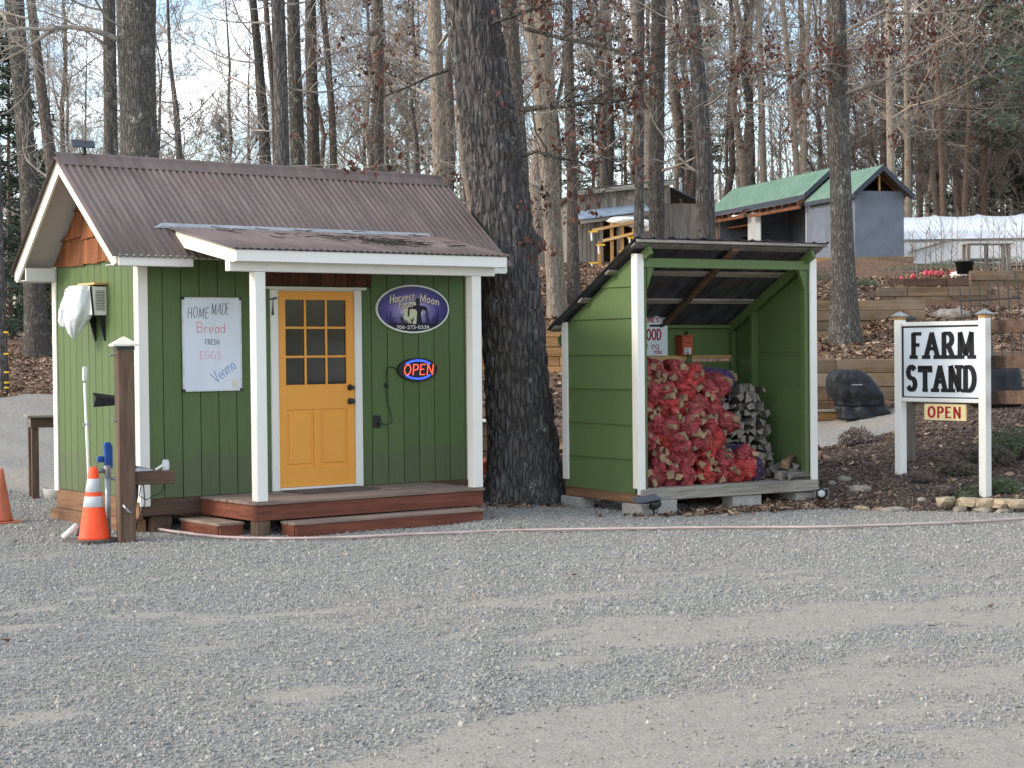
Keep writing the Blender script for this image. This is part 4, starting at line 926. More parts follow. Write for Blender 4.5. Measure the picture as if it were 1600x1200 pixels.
for z0, z1 in [(-.1, .25), (.25, .62), (.62, 1.0), (1.0, 1.37), (1.37, 1.75), (1.75, 2.08), (2.08, 2.45)]:
    z0 += rg.uniform(-.008, .008)
    obj('siding_board', MB().prism(under(.07, WD-.01, z0, z1+.012), lambda u, v, d, z0=z0: (d-.018*max(0, 1-(v-z0)/.37) if d < 0 else d, u, v+.006*math.sin(u*2.1+z0*9)*(v < z0+.02)), -.010, .012), M['green_y'], ws)
    obj('siding_board', MB().prism(under(.05, WD-.01, z0, z1+.004), lambda u, v, d: (WL-.012+d, u, v), 0, .024), M['green_y'], ws)
for z0, z1 in ((-.1, .34), (.345, .8), (.805, 1.27), (1.31, 1.66)):
    board(ws, 'back_board', 0.02, WL-.02, WD-.03, WD-.005, z0, z1, M['green_h'])
    
# studs, shelf rails
for a in (.03, .62, 1.0, 1.62, 2.27): board(ws, 'stud', a, a+.06, WD-.10, WD-.031, -.05, wz(WD)-.06, M['green_v'])
board(ws, 'top_plate', .03, WL-.03, WD-.09, WD-.031, 1.66, 1.70, M['green_h'])
board(ws, 'shelf_rail', .69, 1.615, WD-.095, WD-.035, 1.30, 1.345, M['lumber']); board(ws, 'shelf_rail', 1.685, 2.26, WD-.095, WD-.035, 1.30, 1.345, M['lumber'])
board(ws, 'stud', WL-.10, WL-.013, .95, 1.01, -.05, wz(.98)-.06, M['green_v'])
board(ws, 'small_shelf', 1.45, 1.75, 1.18, 1.33, 1.135, 1.155, M['green_h'])
# posts: white trim outside, green post inside
for a in (.048, WL-.105): board(ws, 'post', a, a+.055, .012, .10, -.10, 2.42, M['green_v'], .005)
board(ws, 'trim_board', -.045, .046, -.022, .008, -.115, 2.425, M['white'], .004)
board(ws, 'trim_board', -.046, -.022, .009, .085, -.05, 2.43, M['cream'], .004)
board(ws, 'trim_board', WL-.048, WL+.045, -.022, .008, -.06, 2.42, M['white'], .004)
board(ws, 'trim_board', WL+.020, WL+.044, .009, .085, -.06, 2.42, M['white'], .004)
board(ws, 'trim_board', -.046, -.022, WD-.09, WD+.02, -.02, 1.73, M['white'], .004)
board(ws, 'beam', .05, WL-.05, -.01, .03, 2.285, 2.385, M['green_h'], .004)
for a, s_ in ((.105, 1), (WL-.107, -1)):
    obj('knee_brace', MB().prism([(0, 2.283), (s_*.085, 2.283), (0, 2.06)], lambda u, v, d, a=a: (a+u, .002+d, v), 0, .05), M['green_v'], ws)
# roof
sl_ = .536; ca_ = math.atan(sl_)
for a in (.06, 1.24, 2.27):
    bar(ws, 'rafter', (a if a != 1.24 else 1.19, -.125, wz(-.125)-(.06 if a != 1.24 else .035)), (a if a != 1.24 else 1.29, 1.66 if a != 1.24 else 1.40, wz(1.66 if a != 1.24 else 1.40)-(.06 if a != 1.24 else .035)), .045 if a != 1.24 else .08, .10 if a != 1.24 else .045, M['green_y'] if a != 1.24 else M['post_x'])
for b in (-.07, .42, .95, 1.5):
    bar(ws, 'purlin', (-.13, b, wz(b)+.012), (WL+.06, b, wz(b)+.012), .085, .024, M['grey_x'] if b > 0 else M['grey_y'], up=(0, sl_, 1))
for k in range(6):
    a0 = -.155+k*(WL+.24)/6; a1 = a0+(WL+.24)/6+.03; up = .0025*(k % 2)
    m = MB(); n = 12; vs = []
    for b in (-.175, .3, 1.0, 1.60):
        for th in (0, -.003):
            for i in range(n+1):
                a = a0+(a1-a0)*i/n; rib = .016 if i in (0, 1, 6, n-1, n) else 0.
                vs.append((a, b+rib*.4, wz(b)+.030+up+rib+th+(.004*math.sin(3*b+k) if b < 1.5 else 0)))
    q = n+1; fs = []
    for r_ in range(3):
        for i in range(n):
            t0 = r_*2*q+i; b0 = t0+q; fs += [(t0, t0+1, t0+2*q+1, t0+2*q), (b0, b0+2*q, b0+2*q+1, b0+1)]
    for i in range(n): fs += [(i, q+i, q+i+1, i+1), (6*q+i, 6*q+i+1, 7*q+i+1, 7*q+i)]
    for r_ in range(3): fs += [(r_*2*q, r_*2*q+2*q, r_*2*q+3*q, r_*2*q+q), (r_*2*q+n, r_*2*q+q+n, r_*2*q+3*q+n, r_*2*q+2*q+n)]
    obj('roof_sheet', m.add(vs, fs), M['darkroof'], ws)
bar(ws, 'roof_edge_strip', (-.14, -.155, wz(-.155)+.010), (WL+.08, -.155, wz(-.155)+.010), .02, .035, M['grey_x'], up=(0, sl_, 1))
# floor, sills and blocks
for k in range(9): board(ws, 'floor_board', .0, WL, .03+k*.156, .03+k*.156+.148, -.075, -.052, M['grey_x'])
board(ws, 'front_sill', -.02, WL+.03, -.05, .0, -.18, -.055, M['grey_x'], .008)
board(ws, 'side_sill', -.02, .03, .002, WD, -.21, -.102, M['skid_y'], .008)
board(ws, 'side_sill', WL-.03, WL+.03, .002, WD, -.19, -.076, M['skid_y'], .008)
board(ws, 'joist', .03, WL-.03, .5, .55, -.18, -.077, M['grey_x']); board(ws, 'joist', .03, WL-.03, 1.2, 1.25, -.18, -.077, M['grey_x'])
for a0, a1, b0, b1, zt in ((-.06, .14, -.09, .28, -.212), (.16, .42, -.07, .12, -.182), (1.2, 1.6, -.02, .18, -.182), (-.05, .14, 1.1, 1.5, -.212), (2.1, 2.4, -.0, .3, -.192), (1.2, 1.6, 1.2, 1.4, -.182)):
    board(ws, 'concrete_block', a0, a1, b0, b1, -.40, zt, M['concrete'], .008)
# ------------------------------------------------------------------ things in the shelter
def inws(name, label, cat, a, b, z, group=None, rz=0): return thing(name, label, cat, WM @ Vector((a, b, z)), WTH+rz, group)
ms = inws('price_sign', 'white sign with crimson and black lettering and an arrow inside the wood shelter', 'sign', .84, WD-.11, 1.345)
wl2 = lambda u, v, d: (u, -d, v)
board(ms, 'panel', 0, .475, -.012, 0, 0, .465, M['sign_white'], .001)
for txt, h, w, x, y, mt, kw in (('MONEY', .055, .012, .095, .385, 'crimson', dict(wx=1.05, sp=.14, serif=.1, contrast=.4)), ('WOOD', .115, .020, .09, .185, 'crimson', dict(wx=.62, sp=.22)),
                                ('0 ea', .085, .009, .14, .078, 'crimson', dict(wx=1.0, sp=.14, contrast=.3)), ('THANK', .036, .008, .02, .022, 'crimson', dict(wx=.9, sp=.2, serif=.1)), ('YOU', .036, .010, .275, .022, 'crimson', dict(wx=1.15, sp=.22, serif=.12))):
    t_, _ = text_mb(txt, h, w, wl2, .0121, .0135, x, y, **kw); obj('lettering', t_, M[mt], ms)
ar = MB().prism([(.22, .332), (.37, .332), (.37, .318), (.455, .345), (.37, .372), (.37, .358), (.22, .358)], wl2, .0121, .0135); obj('arrow', ar, M['letter_black'], ms)
pb_ = inws('pay_box', 'red orange metal pay box standing on the back rail of the wood shelter', 'pay box', 1.565, WD-.10, 1.347)
obj('case', MB().box(-.075, .075, -.07, .07, 0, .215, .006), M['paybox'], pb_)
obj('lid', MB().box(-.082, .082, -.078, .076, .217, .232, .004), M['paybox'], pb_); obj('front_plate', MB().box(-.055, .055, -.077, -.0705, .09, .20, .002), M['paybox'], pb_)
obj('slot', MB().box(-.035, .035, -.0785, -.0772, .14, .150), M['black'], pb_); obj('lock', MB().box(-.008, .008, -.074, -.0702, -.0+.004, .02), M['black'], pb_)
obj('label', MB().box(-.045, .045, -.0725, -.0707, .012, .085), M['sign_white'], pb_)
for txt, y in (('PAY', .055), ('HERE', .022)):
    t_, _ = text_mb(txt, .02, .0045, wl2, .0726, .0732, -.03 if txt == 'PAY' else -.034, y, wx=.8, sp=.2); obj('lettering', t_, M['letter_black'], pb_)
# split logs: wedge meshes shared
def wedge(seed, L=.38, r=.07):
    q = random.Random(seed); n = q.choice((3, 4, 4, 5)); an = sorted(q.uniform(0, 2*PI/n*.7)+2*PI*i/n for i in range(n))
    m = MB(); rad = [r*q.uniform(.7, 1.15) for _ in an]; rings = []
    for y in (0, L*.33, L*.66, L):
        rings.append([(rd*math.cos(t)*q.uniform(.9, 1.08), y, rd*math.sin(t)*q.uniform(.9, 1.08)) for rd, t in zip(rad, an)])
    vs = [p for g_ in rings for p in g_]; fs = [(i*n+j, i*n+(j+1) % n, (i+1)*n+(j+1) % n, (i+1)*n+j) for i in range(3) for j in range(n)]
    m.add(vs, fs, 0); m.add([], []); 
    m.f += [tuple(range(n-1, -1, -1)), tuple(3*n+j for j in range(n))]; m.mi += [1, 1]; return m.mesh('split_log')
LOGS = []; GLOGS = []
for k in range(8):
    a = wedge(k); a.materials.append(M['log_side']); a.materials.append(M['log_end']); LOGS.append(a)
    g_ = wedge(k+30, .36, .062); g_.materials.append(M['log_grey']); g_.materials.append(M['log_grey_end']); GLOGS.append(g_)
def baglogs(seed):
    q = random.Random(seed*13+1); out = [(0., 0., .05)]
    for k in range(6):
        th = 2*PI*k/6+q.uniform(-.35, .35); out.append((.085*q.uniform(.75, 1.2)*math.cos(th)*1.1, .085*q.uniform(.7, 1.15)*math.sin(th)*.92, q.uniform(.038, .056)))
    return out
def bagmesh(seed, L=.40):
    q = random.Random(seed); lg = baglogs(seed % 10); m = MB(); n, k = 34, 15; vs = []
    def hull(th):
        c_, s_ = math.cos(th), math.sin(th); best = .05; sup = 0
        for x_, y_, r in lg:
            d = x_*c_+y_*s_; p = abs(-x_*s_+y_*c_); sup = max(sup, d+r)
            if p < r: best = max(best, d+math.sqrt(r*r-p*p))
        return .45*best+.55*sup
    for i in range(k+1):
        t = i/k; y = -.01+L*t; e = [.30, .72, .93][i] if i < 3 else (.35 if i == k else .75 if i == k-1 else 1.)
        for j in range(n):
            th = 2*PI*j/n; cr_ = .055*(abs(math.sin(th*5+2.5*mn.noise(Vector((t*4, seed, th)))))-.5)*(1.3-t)
            nn = .10*mn.noise(Vector((math.cos(th)*2+seed*3, math.sin(th)*2, t*3)))+.07*mn.noise(Vector((math.cos(th)*6+seed, math.sin(th)*6, t*12)))
            rr = hull(th)*e*(1.03+nn+cr_); vs.append((rr*math.cos(th), y+.045*mn.noise(Vector((math.cos(th)*2.5, math.sin(th)*2.5, seed+t))), rr*math.sin(th)))
    fs = [(i*n+j, i*n+(j+1) % n, (i+1)*n+(j+1) % n, (i+1)*n+j) for i in range(k) for j in range(n)]+[tuple(range(n-1, -1, -1)), tuple(k*n+j for j in range(n))]
    return m.add(vs, fs).mesh('mesh_bag', False)
BAGS = {}
for mt in ('net_red', 'net_orange', 'net_purple'):
    BAGS[mt] = []
    for k in range(6):
        b_ = bagmesh(k+(0 if mt == 'net_red' else 10)); b_.materials.append(M[mt]); BAGS[mt].append(b_)
def bag(a, b, z, rx, ry, rz, mt, label, seed, group=None, s=1.):
    q = random.Random(seed); t = inws('firewood_bag', label, 'firewood bag', a, b, z, group)
    t.rotation_euler = (WM.to_3x3() @ (Matrix.Rotation(rz, 3, 'Z') @ Matrix.Rotation(rx, 3, 'X') @ Matrix.Rotation(ry, 3, 'Y'))).to_euler(); t.scale = (s*q.uniform(.95, 1.12), s, s*q.uniform(.86, 1.))
    obj('mesh_bag', BAGS[mt][seed % 6], None, t)
    for x_, y_, r in baglogs(seed % 6):
        obj('split_log', LOGS[q.randrange(8)], None, t, M=Matrix.Translation((x_, q.choice((-.025, .01, .03, .04, .05, .06)), y_)) @ Matrix.Rotation(q.uniform(0, 6), 4, 'Y') @ Matrix.Diagonal((r/.072, .9, r/.072, 1)))
    return t
ORD = ['leftmost', 'second from the left', 'third from the left', 'fourth from the left', 'fifth from the left', 'sixth from the left']
ROWN = ['bottom', 'second', 'third', 'fourth', 'fifth', 'sixth', 'top']
rg = random.Random(77); seed = 0
for r_ in range(7):
    n = [6, 6, 5, 5, 5, 5, 4][r_]; z = .055+r_*.183
    for c in range(n):
        a = .225+(.125 if r_ % 2 else 0)+c*.243+rg.uniform(-.03, .03); seed += 1
        if a > 1.47-.0*r_ and r_ > 1: continue
        mt = 'net_orange' if rg.random() < .3 else 'net_red'
        bag(a, .10+.022*r_+rg.uniform(-.04, .05), z+rg.uniform(-.015, .02), rg.uniform(-.28, .16), rg.uniform(0, 6), rg.uniform(-.5, .6) if c else rg.uniform(-.3, .0), mt, f'{ORD[c]} red mesh firewood bag in the {ROWN[r_]} row of the stack', seed, 'red mesh bags of firewood in the shelter', rg.uniform(.98, 1.12))
bag(1.62, .12, .06, .05, .4, .9, 'net_orange', 'bright red mesh bag slumped on the floor right of the bag stack', 61, 'red mesh bags of firewood in the shelter')
bag(1.78, .20, .06, .05, 1.4, .75, 'net_purple', 'purple mesh bag lying on the shelter floor beside loose logs', 62, 'purple mesh bags of firewood')
bag(1.74, .34, .27, -.15, 2.4, .9, 'net_purple', 'purple mesh bag resting against the grey log pile', 63, 'purple mesh bags of firewood', .9)
bag(1.58, .46, 1.06, .1, 2.0, .5, 'net_purple', 'purple mesh bag on top of the pile next to the red bags', 64, 'purple mesh bags of firewood', .95)
# grey stacked split wood
for r_ in range(11):
    for c in range(9):
        a = 1.40+c*.095+(.05 if r_ % 2 else 0)+rg.uniform(-.02, .02); z = .0+r_*.096+rg.uniform(-.012, .012)
        if a > 2.22-.012*r_ or (r_ == 10 and c < 4): continue
        o = obj('split_log', GLOGS[rg.randrange(8)], None); o.matrix_world = WM @ Matrix.Translation((a, .44+rg.uniform(-.07, .07)+.012*r_, z)) @ Matrix.Rotation(rg.uniform(-.4, .3), 4, 'Z') @ Matrix.Rotation(rg.uniform(-.1, .1), 4, 'X') @ Matrix.Rotation(rg.uniform(0, 6.28), 4, 'Y') @ Matrix.Diagonal((rg.uniform(.8, 1.25), 1, rg.uniform(.8, 1.25), 1))
        tag(o, 'grey split log in the %s of the pile right of the red bags' % ('bottom third', 'middle third', 'top third')[min(2, r_//4)], 'log', 'grey split logs stacked in the shelter')
for i, (a, b, z, rz, rx, g_) in enumerate([(1.95, .14, .0, 1.25, .05, 1), (2.1, .08, .0, 1.4, 0, 1), (1.98, .26, .06, 1.0, .1, 1), (2.16, .22, .03, 1.7, .05, 1), (1.9, .05, .0, 1.1, .0, 1), (2.06, .16, .12, .95, .12, 0), (2.2, .12, .1, 1.15, -.1, 1), (2.24, .3, .0, 1.3, .0, 1), (2.02, .02, -.01, 1.5, 0., 1)]):
    o = obj('split_log', (GLOGS if g_ else LOGS)[i % 8], None); o.matrix_world = WM @ Matrix.Translation((a, b, z)) @ Matrix.Rotation(-rz, 4, 'Z') @ Matrix.Rotation(rx, 4, 'X') @ Matrix.Rotation(i*1.3, 4, 'Y')
    tag(o, 'loose grey log fallen on the shelter floor at the right' if g_ else 'pale tan split log lying on the loose grey logs', 'log', 'loose logs on the shelter floor' if g_ else None)
# spot lights
def spot(p, rz, label, big):
    t = thing('spot_light', label, 'spot light', p, rz)
    obj('stake', MB().tube([(0, 0, 0), (0, 0, .10)], .012, 8), M['black'], t)
    if big:
        obj('lamp_head', MB().tube([(.0, .05, .10), (.0, -.01, .12), (.0, -.07, .15)], [.035, .05, .055], 12), M['black'], t, True)
        obj('solar_panel', MB().beam((-.22, 0, .175), (.06, 0, .21), .15, .012, (-.2, -.3, 1), ch=.003), M['slate'], t)
    else:
        obj('lamp_head', MB().tube([(0, .06, .10), (0, -.02, .10), (0, -.07, .10)], [.05, .06, .06], 14), M['black'], t, True)
        obj('lens', MB().tube([(0, -.071, .10), (0, -.082, .10)], [.045, .03], 14), M['reflect'], t, True)
        obj('bracket', MB().tube([(-.075, 0, .05), (-.075, 0, .15), (.075, 0, .15), (.075, 0, .05)], .008, 6), M['steel'], t)
spot((1.47, 19.0, h1(1.47, 19.0)), .4, 'black solar spot light tipped up before the left corner of the wood shelter', True)
spot((3.44, 20.25, h1(3.44, 20.25)-.02), -.2, 'round black spot light at the foot of the right shelter post', False)
# ------------------------------------------------------------------ farm stand road sign
L0, R0 = Vector((4.485, 21.0, 0)), Vector((5.20, 20.0, 0)); du = (R0-L0); SW = du.length; sth = math.atan2(du.y, du.x)
fs_ = thing('farm_stand_sign', 'white two post roadside sign reading FARM STAND in heavy black letters', 'sign', (L0.x, L0.y, 0), sth)
for x, zb, zt in ((0, -.1, 1.73), (SW, -.45, 1.73)):
    p_ = board(fs_, 'post', x-.05, x+.05, -.05, .05, zb, zt, M['white'], .006)
    board(p_, 'cap_block', x-.052, x+.052, -.052, .052, zt+.001, zt+.035, M['lumber_z'], .003)
    obj('cap', MB().lathe([(.10, 0), (.102, .012), (.03, .05), (.008, .058)], 4, 0), M['steel'], p_, M=Matrix.Translation((x, 0, zt+.036)) @ Matrix.Rotation(PI/4, 4, 'Z'))
board(fs_, 'rail', .051, SW-.051, -.03, .03, 1.655, 1.70, M['white_x']); board(fs_, 'rail', .051, SW-.051, -.03, .03, .79, .835, M['white_x'])
board(fs_, 'frame', .052, .0642, -.028, .02, .837, 1.653, M['letter_black'], .002); board(fs_, 'frame', SW-.064, SW-.052, -.022, .02, .837, 1.653, M['letter_black'], .002)
board(fs_, 'frame', .0645, SW-.0645, -.022, .02, 1.638, 1.653, M['letter_black'], .002); board(fs_, 'frame', .0645, SW-.0645, -.022, .02, .837, .848, M['letter_black'], .002)
board(fs_, 'panel', .0645, SW-.0645, -.012, .01, .8485, 1.6375, M['sign_white'], .001)
for txt, z, x, wx in (('FARM', 1.30, .20, .80), ('STAND', .925, .125, .705)):
    ls, _ = text_mb(txt, .265, .067, wl2, .0121, .018, x, z, sp=.36, wx=wx, serif=.20, contrast=.4, each=True)
    for q in ls: obj('letter', q, M['letter_black'], fs_)
hs = thing('hanging_sign', 'small cream board reading OPEN in red hung under the farm sign', 'sign', L0+du*.30+Vector((0, 0, .585)), sth)
board(hs, 'panel', 0, .60, -.012, .012, 0, .185, M['sign_yellow'], .003)
t_, _ = text_mb('OPEN', .115, .032, wl2, .0121, .0135, .06, .035, sp=.34, wx=1.05, serif=.11, contrast=.45); obj('lettering', t_, M['letter_red'], hs)
for x in (.06, .54): obj('hanger', MB().tube([(x, 0, .185), (x, 0, .206)], .004, 6), M['steel'], hs)
# ------------------------------------------------------------------ plank fence behind the sign
fe = thing('plank_fence', 'brown three rail plank fence running from behind the farm sign out of the picture', 'fence', (4.74, 21.75, 0), 0)
g1p, g2p = Vector((0, 0, 0)), Vector((1.55, -4.0, 0))
for q, nm in ((0, 'post'), (1, 'post')):
    p = g1p.lerp(g2p, q); zb = h1(4.74+p.x, 21.75+p.y)-.1
    po = board(fe, 'post', p.x-.07, p.x+.07, p.y-.07, p.y+.07, zb, 1.74, M['grey_z'] if q == 0 else M['post'], .008)
    obj('cap', MB().lathe([(.12, 0), (.12, .02), (.02, .06)], 4), M['black_metal'], po, M=Matrix.Translation((p.x, p.y, 1.741)) @ Matrix.Rotation(PI/4, 4, 'Z'))
for z in (1.58, 1.19, .80): bar(fe, 'rail', (.0, .08, z), (1.55, -3.92, z+.11), .15, .045, M['post_x'], up=(1, .4, 0), ch=.006)
# iron trellis behind the fence
tr = thing('iron_trellis', 'black wrought iron trellis panel leaning behind the plank fence', 'trellis', at(1555, 560, 24.5), -.25)
hz_ = 1.0
for i in range(7): obj('rod', MB().tube([(-.40+i*.125, .0, -.05), (-.46+i*.125, .08, hz_+.02*i)], .009, 6), M['black_metal'], tr)
for z in (.35, .78): obj('crossbar', MB().tube([(-.46-.02*z, .08*z, z), (.36-.02*z, .08*z, z+.03)], .010, 6), M['black_metal'], tr)
for i in range(3):
    cx = -.2+i*.2; obj('scroll', MB().tube([(cx+.05*t*math.cos(t*6), .03, .5+.05*t*math.sin(t*6)) for t in np.linspace(.2, 1.2, 14)], .006, 5), M['black_metal'], tr)
# ------------------------------------------------------------------ covered grill and second cover
LV = [(.0, .31, .28, .11, 0, .16), (.10, .32, .27, .09, 0, .14), (.17, .30, .26, .06, 0, .10), (.19, .295, .25, .05, 0, .06), (.205, .30, .27, .035, 0, .07), (.26, .315, .28, .03, 0, .07), (.35, .335, .30, -.01, 0, .06), (.46, .335, .30, -.055, 0, .05), (.60, .285, .28, -.117, 0, .035), (.675, .215, .25, -.14, 0, .02), (.705, .15, .2, -.135, 0, .01), (.712, .03, .05, -.13, 0, 0)]
p = at(1335, 640, 26.1); gz = h1(p.x, 26.1)
gt = thing('covered_grill', 'grill under a fitted dark grey cloth cover by the low timber wall', 'grill', (p.x+.02, 26.1, gz-.01), .1); obj('cover', loft(dense(LV), 96, 4, 4.5, .032), M['grill'], gt, True)
obj('label_patch', MB().beam((-.16, -.335, .50), (.0, -.34, .50), .004, .02, (0, 0, 1)), M['steel'], gt)
p = at(1556, 606, 24.6); LV = [(-.32, .30, .28, 0, 0, .12), (-.1, .33, .30, 0, 0, .08), (.15, .32, .3, -.02, 0, .05), (.32, .22, .24, -.04, 0, .04), (.36, .04, .05, -.04, 0, 0)]; gt2 = obj('covered_barrel', loft(dense(LV), 64, 8, 3.2, .02), M['grill'], None, True); gt2.location = (p.x, 24.6, h1(p.x, 24.6)+.32); tag(gt2, 'rounded object under a black cover behind the plank fence', 'cover')
# ------------------------------------------------------------------ cones, post, hydrant, broom, table, pipe, hose
def cone(p, mt, H_, label, bands, rz=.3):
    t = thing('traffic_cone', label, 'traffic cone', p, rz+.5); b = H_/.71
    ba = MB(); sq = [(.225*b*math.cos(R(a)), .225*b*math.sin(R(a))) for a in range(0, 360, 12)]
    sqp = [(max(-.215*b, min(.215*b, 1.36*u)), max(-.215*b, min(.215*b, 1.36*v))) for u, v in sq]
    ba.prism(sqp, lambda u, v, d: (u, v, d), .0, .035*b); obj('base', ba, M['rubber'] if bands else M['cone_old'], t)
    if not bands: obj('foot', MB().box(-.17*b, .17*b, -.17*b, .17*b, -.02, -.0005, .01), M['black'], t)
    R_ = lambda z: (.154-.118*(z/.71))*b
    pr = [(R_(.036)+.004, .036), (R_(.05), .05), (R_(.3), .3*b), (R_(.5), .5*b), (R_(.685), .69*b), (R_(.70)*.9, .705*b), (R_(.70)*.6, .708*b)]
    obj('body', MB().lathe(pr, 28), M[mt], t, True)
    if bands:
        for z0, z1 in ((.335, .435), (.475, .60)): obj('reflective_band', MB().lathe([(R_(z0)+.0005, z0), (R_(z0)+.003, z0+.002), (R_(z1)+.003, z1-.002), (R_(z1)+.0005, z1)], 28), M['reflect'], t, True)
    return t
cone((-3.93, 17.02, -.335), 'cone', .71, 'bright orange cone with two pale bands beside the brown post', True)
cone((-5.36, 19.0, -.335), 'cone_old', .58, 'faded orange cone with no bands at the left edge', False, .1)
pt = thing('gate_post', 'square brown wooden post with pyramid cap and short side arm by the cabin corner', 'post', (-3.62, 16.98, 0), .42)
board(pt, 'post', -.078, .078, -.078, .078, -.36, 1.46, M['post'], .01)
obj('cap_collar', MB().box(-.086, .086, -.086, .086, 1.462, 1.50, .006), M['black_metal'], pt)
obj('cap', MB().lathe([(.165, 0), (.168, .015), (.02, .085), (.004, .09)], 4), M['paper'], pt, M=Matrix.Translation((0, 0, 1.501)) @ Matrix.Rotation(PI/4, 4, 'Z'))
board(pt, 'side_arm', .08, .46, -.045, .045, .20, .325, M['post_x'], .008)
obj('hinge_pin', MB().tube([(-.085, -.02, 1.42), (-.14, -.02, 1.42)], .012, 8), M['steel'], pt)
obj('latch', MB().tube([(-.04, -.085, .02), (-.03, -.11, .0), (.0, -.11, -.04), (.03, -.09, -.05)], .012, 7), M['steel'], pt)
obj('hook', MB().tube([(-.082, 0, .80), (-.11, 0, .80), (-.115, 0, .85)], .008, 6), M['steel'], pt)
t = thing('glass_jar', 'small clear jar standing at the end of the brown side arm', 'jar', pt.matrix_basis @ Vector((.38, 0, .326))); obj('body', MB().lathe([(.03, 0), (.034, .01), (.034, .075), (.028, .085), (.028, .1)], 14), M['reflect'], t, True)
t = thing('hand_tool', 'small grey metal tool lying on the brown side arm beside the post', 'tool', pt.matrix_basis @ Vector((.16, 0, .33)), .4)
obj('blade', MB().hexa([(-.09, -.03, 0), (-.06, -.02, .03), (-.09, .03, 0), (-.06, .02, .05), (.09, -.03, 0), (.09, -.02, .012), (.09, .03, 0), (.09, .02, .012)]), M['steel'], t)
obj('handle', MB().tube([(.12, 0, .006), (.2, .01, .05)], .012, 7), M['pvc'], t)
cb = MB(); cb.tube([(.1, -.01, .20), (.09, -.02, .1), (.06, -.03, -.05), (.03, -.05, -.15), (.05, -.06, -.3)], [.02, .022, .018, .016, .012], 8); cb.tube([(.14, -.02, .2), (.12, -.03, .1), (.18, -.05, .06), (.26, -.05, .1), (.33, -.04, .12), (.36, -.02, .2)], .005, 5); cb.tube([(.16, -.03, .2), (.17, -.04, .02), (.1, -.05, -.12), (.06, -.05, -.3)], .006, 5)
obj('cable', cb, M['black'], pt, True)
hy = thing('yard_hydrant', 'grey pipe water hydrant with blue handle between cone and brown post', 'water hydrant', (-3.86, 17.3, -.34), .5)
obj('pipe', MB().tube([(0, 0, 0), (.0, 0, .62)], .026, 12), M['steel'], hy, True)
hb = MB(); hb.box(-.035, .035, -.03, .03, .70, .93, .012); hb.beam((.03, 0, .90), (.03, 0, .68), .035, .03); hb.box(-.10, -.036, -.022, .022, .74, .80, .008); obj('head', hb, M['blue'], hy)
obj('spout', MB().tube([(-.04, 0, .66), (-.09, 0, .66), (-.12, 0, .62), (-.12, 0, .56)], [.024, .024, .022, .026], 10), M['steel'], hy, True); obj('collar', MB().tube([(0, 0, .60), (0, 0, .71)], [.036, .036], 12), M['steel'], hy)
obj('knob', MB().tube([(.03, 0, .58), (.10, 0, .58)], [.014, .022], 8), M['steel'], hy)
br = thing('broom', 'white handled broom leaning on the left green wall', 'broom', (-4.10, 17.62, -.33), .3)
obj('handle', MB().tube([(0, 0, .1), (-.035, .08, 1.48)], .014, 8), M['pvc'], br, True); obj('grip', MB().box(-.055, -.005, .06, .10, 1.49, 1.64, .012), M['alu'], br); obj('bristles', MB().hexa([(-.14, -.03, 0), (-.09, -.02, .16), (-.14, .03, 0), (-.09, .02, .16), (.14, -.03, 0), (.09, -.02, .16), (.14, .03, 0), (.09, .02, .16)]), M['black'], br)
obj('clip', MB().box(-.055, .02, .045, .075, 1.06, 1.09, .004), M['steel'], br)
dp = thing('dustpan', 'black dustpan hung upright on the left green wall behind the post', 'dustpan', (-3.89, 17.52, .92), .45)
obj('pan', MB().add([(-.15, -.02, 0), (.17, -.02, .02), (.15, .08, .03), (-.13, .08, .02), (-.13, -.04, .09), (.15, -.04, .10), (-.15, .0, .14), (.13, .09, .1)], [(0, 1, 2, 3), (0, 4, 5, 1), (0, 3, 6, 4), (1, 5, 7, 2), (4, 6, 7, 5), (3, 2, 7, 6)]), M['black'], dp)
obj('handle', MB().tube([(.10, .04, .08), (.11, .05, .36)], .014, 8), M['black'], dp)
tb = thing('work_table', 'small weathered wooden table half hidden behind the left cabin corner', 'table', (-5.62, 22.2, -.33), .35)
for k in range(4): board(tb, 'top_board', -.32, .42, -.3+k*.15, -.158+k*.15, 1.0, 1.03, M['grey_x'])
board(tb, 'apron', -.28, .38, -.27, -.235, .88, .998, M['post_x']); board(tb, 'apron', -.28, -.245, -.234, .25, .88, .998, M['grey_y']); board(tb, 'apron', .345, .38, -.234, .25, .88, .998, M['grey_y'])
for x_, y_ in ((-.27, -.23), (.27, -.23), (-.27, .17), (.27, .17)): board(tb, 'leg', x_, x_+.085, y_, y_+.085, -.03, .997, M['post'], .005)
pl = thing('low_planter', 'low grey tub standing between the legs of the work table', 'tub', (-5.48, 21.95, -.34)); obj('body', MB().lathe([(.17, 0), (.2, .15), (.19, .16), (.15, .14)], 20), M['concrete'], pl, True)
pv = thing('plastic_pipe', 'short white plastic pipe end poking out of the gravel left of the cone', 'pipe', (-4.26, 17.3, -.30)); obj('tube', MB().tube([(-.03, -.02, -.02), (.1, .03, .10)], .032, 14), M['pvc'], pv, True)
hp = [(212, 822, 17.5), (245, 830, 0), (300, 838, 0), (345, 843, 0), (400, 845, 0), (480, 845, 0), (560, 843, 0), (640, 839, 0), (720, 836, 0), (800, 833, 0), (900, 831, 0), (1000, 829.5, 0), (1100, 828.5, 0), (1200, 828, 0), (1300, 827, 0), (1400, 824, 0), (1500, 820, 0), (1600, 814, 0), (1700, 806, 0)]
hps = []
for i, (x_, y_, D) in enumerate(hp):
    D = 1.752/((y_-546.6+.0101*(x_-800))/F_PX); q = at(x_, y_, D); hps.append((q.x, q.y, -.33+.03))
cv = []
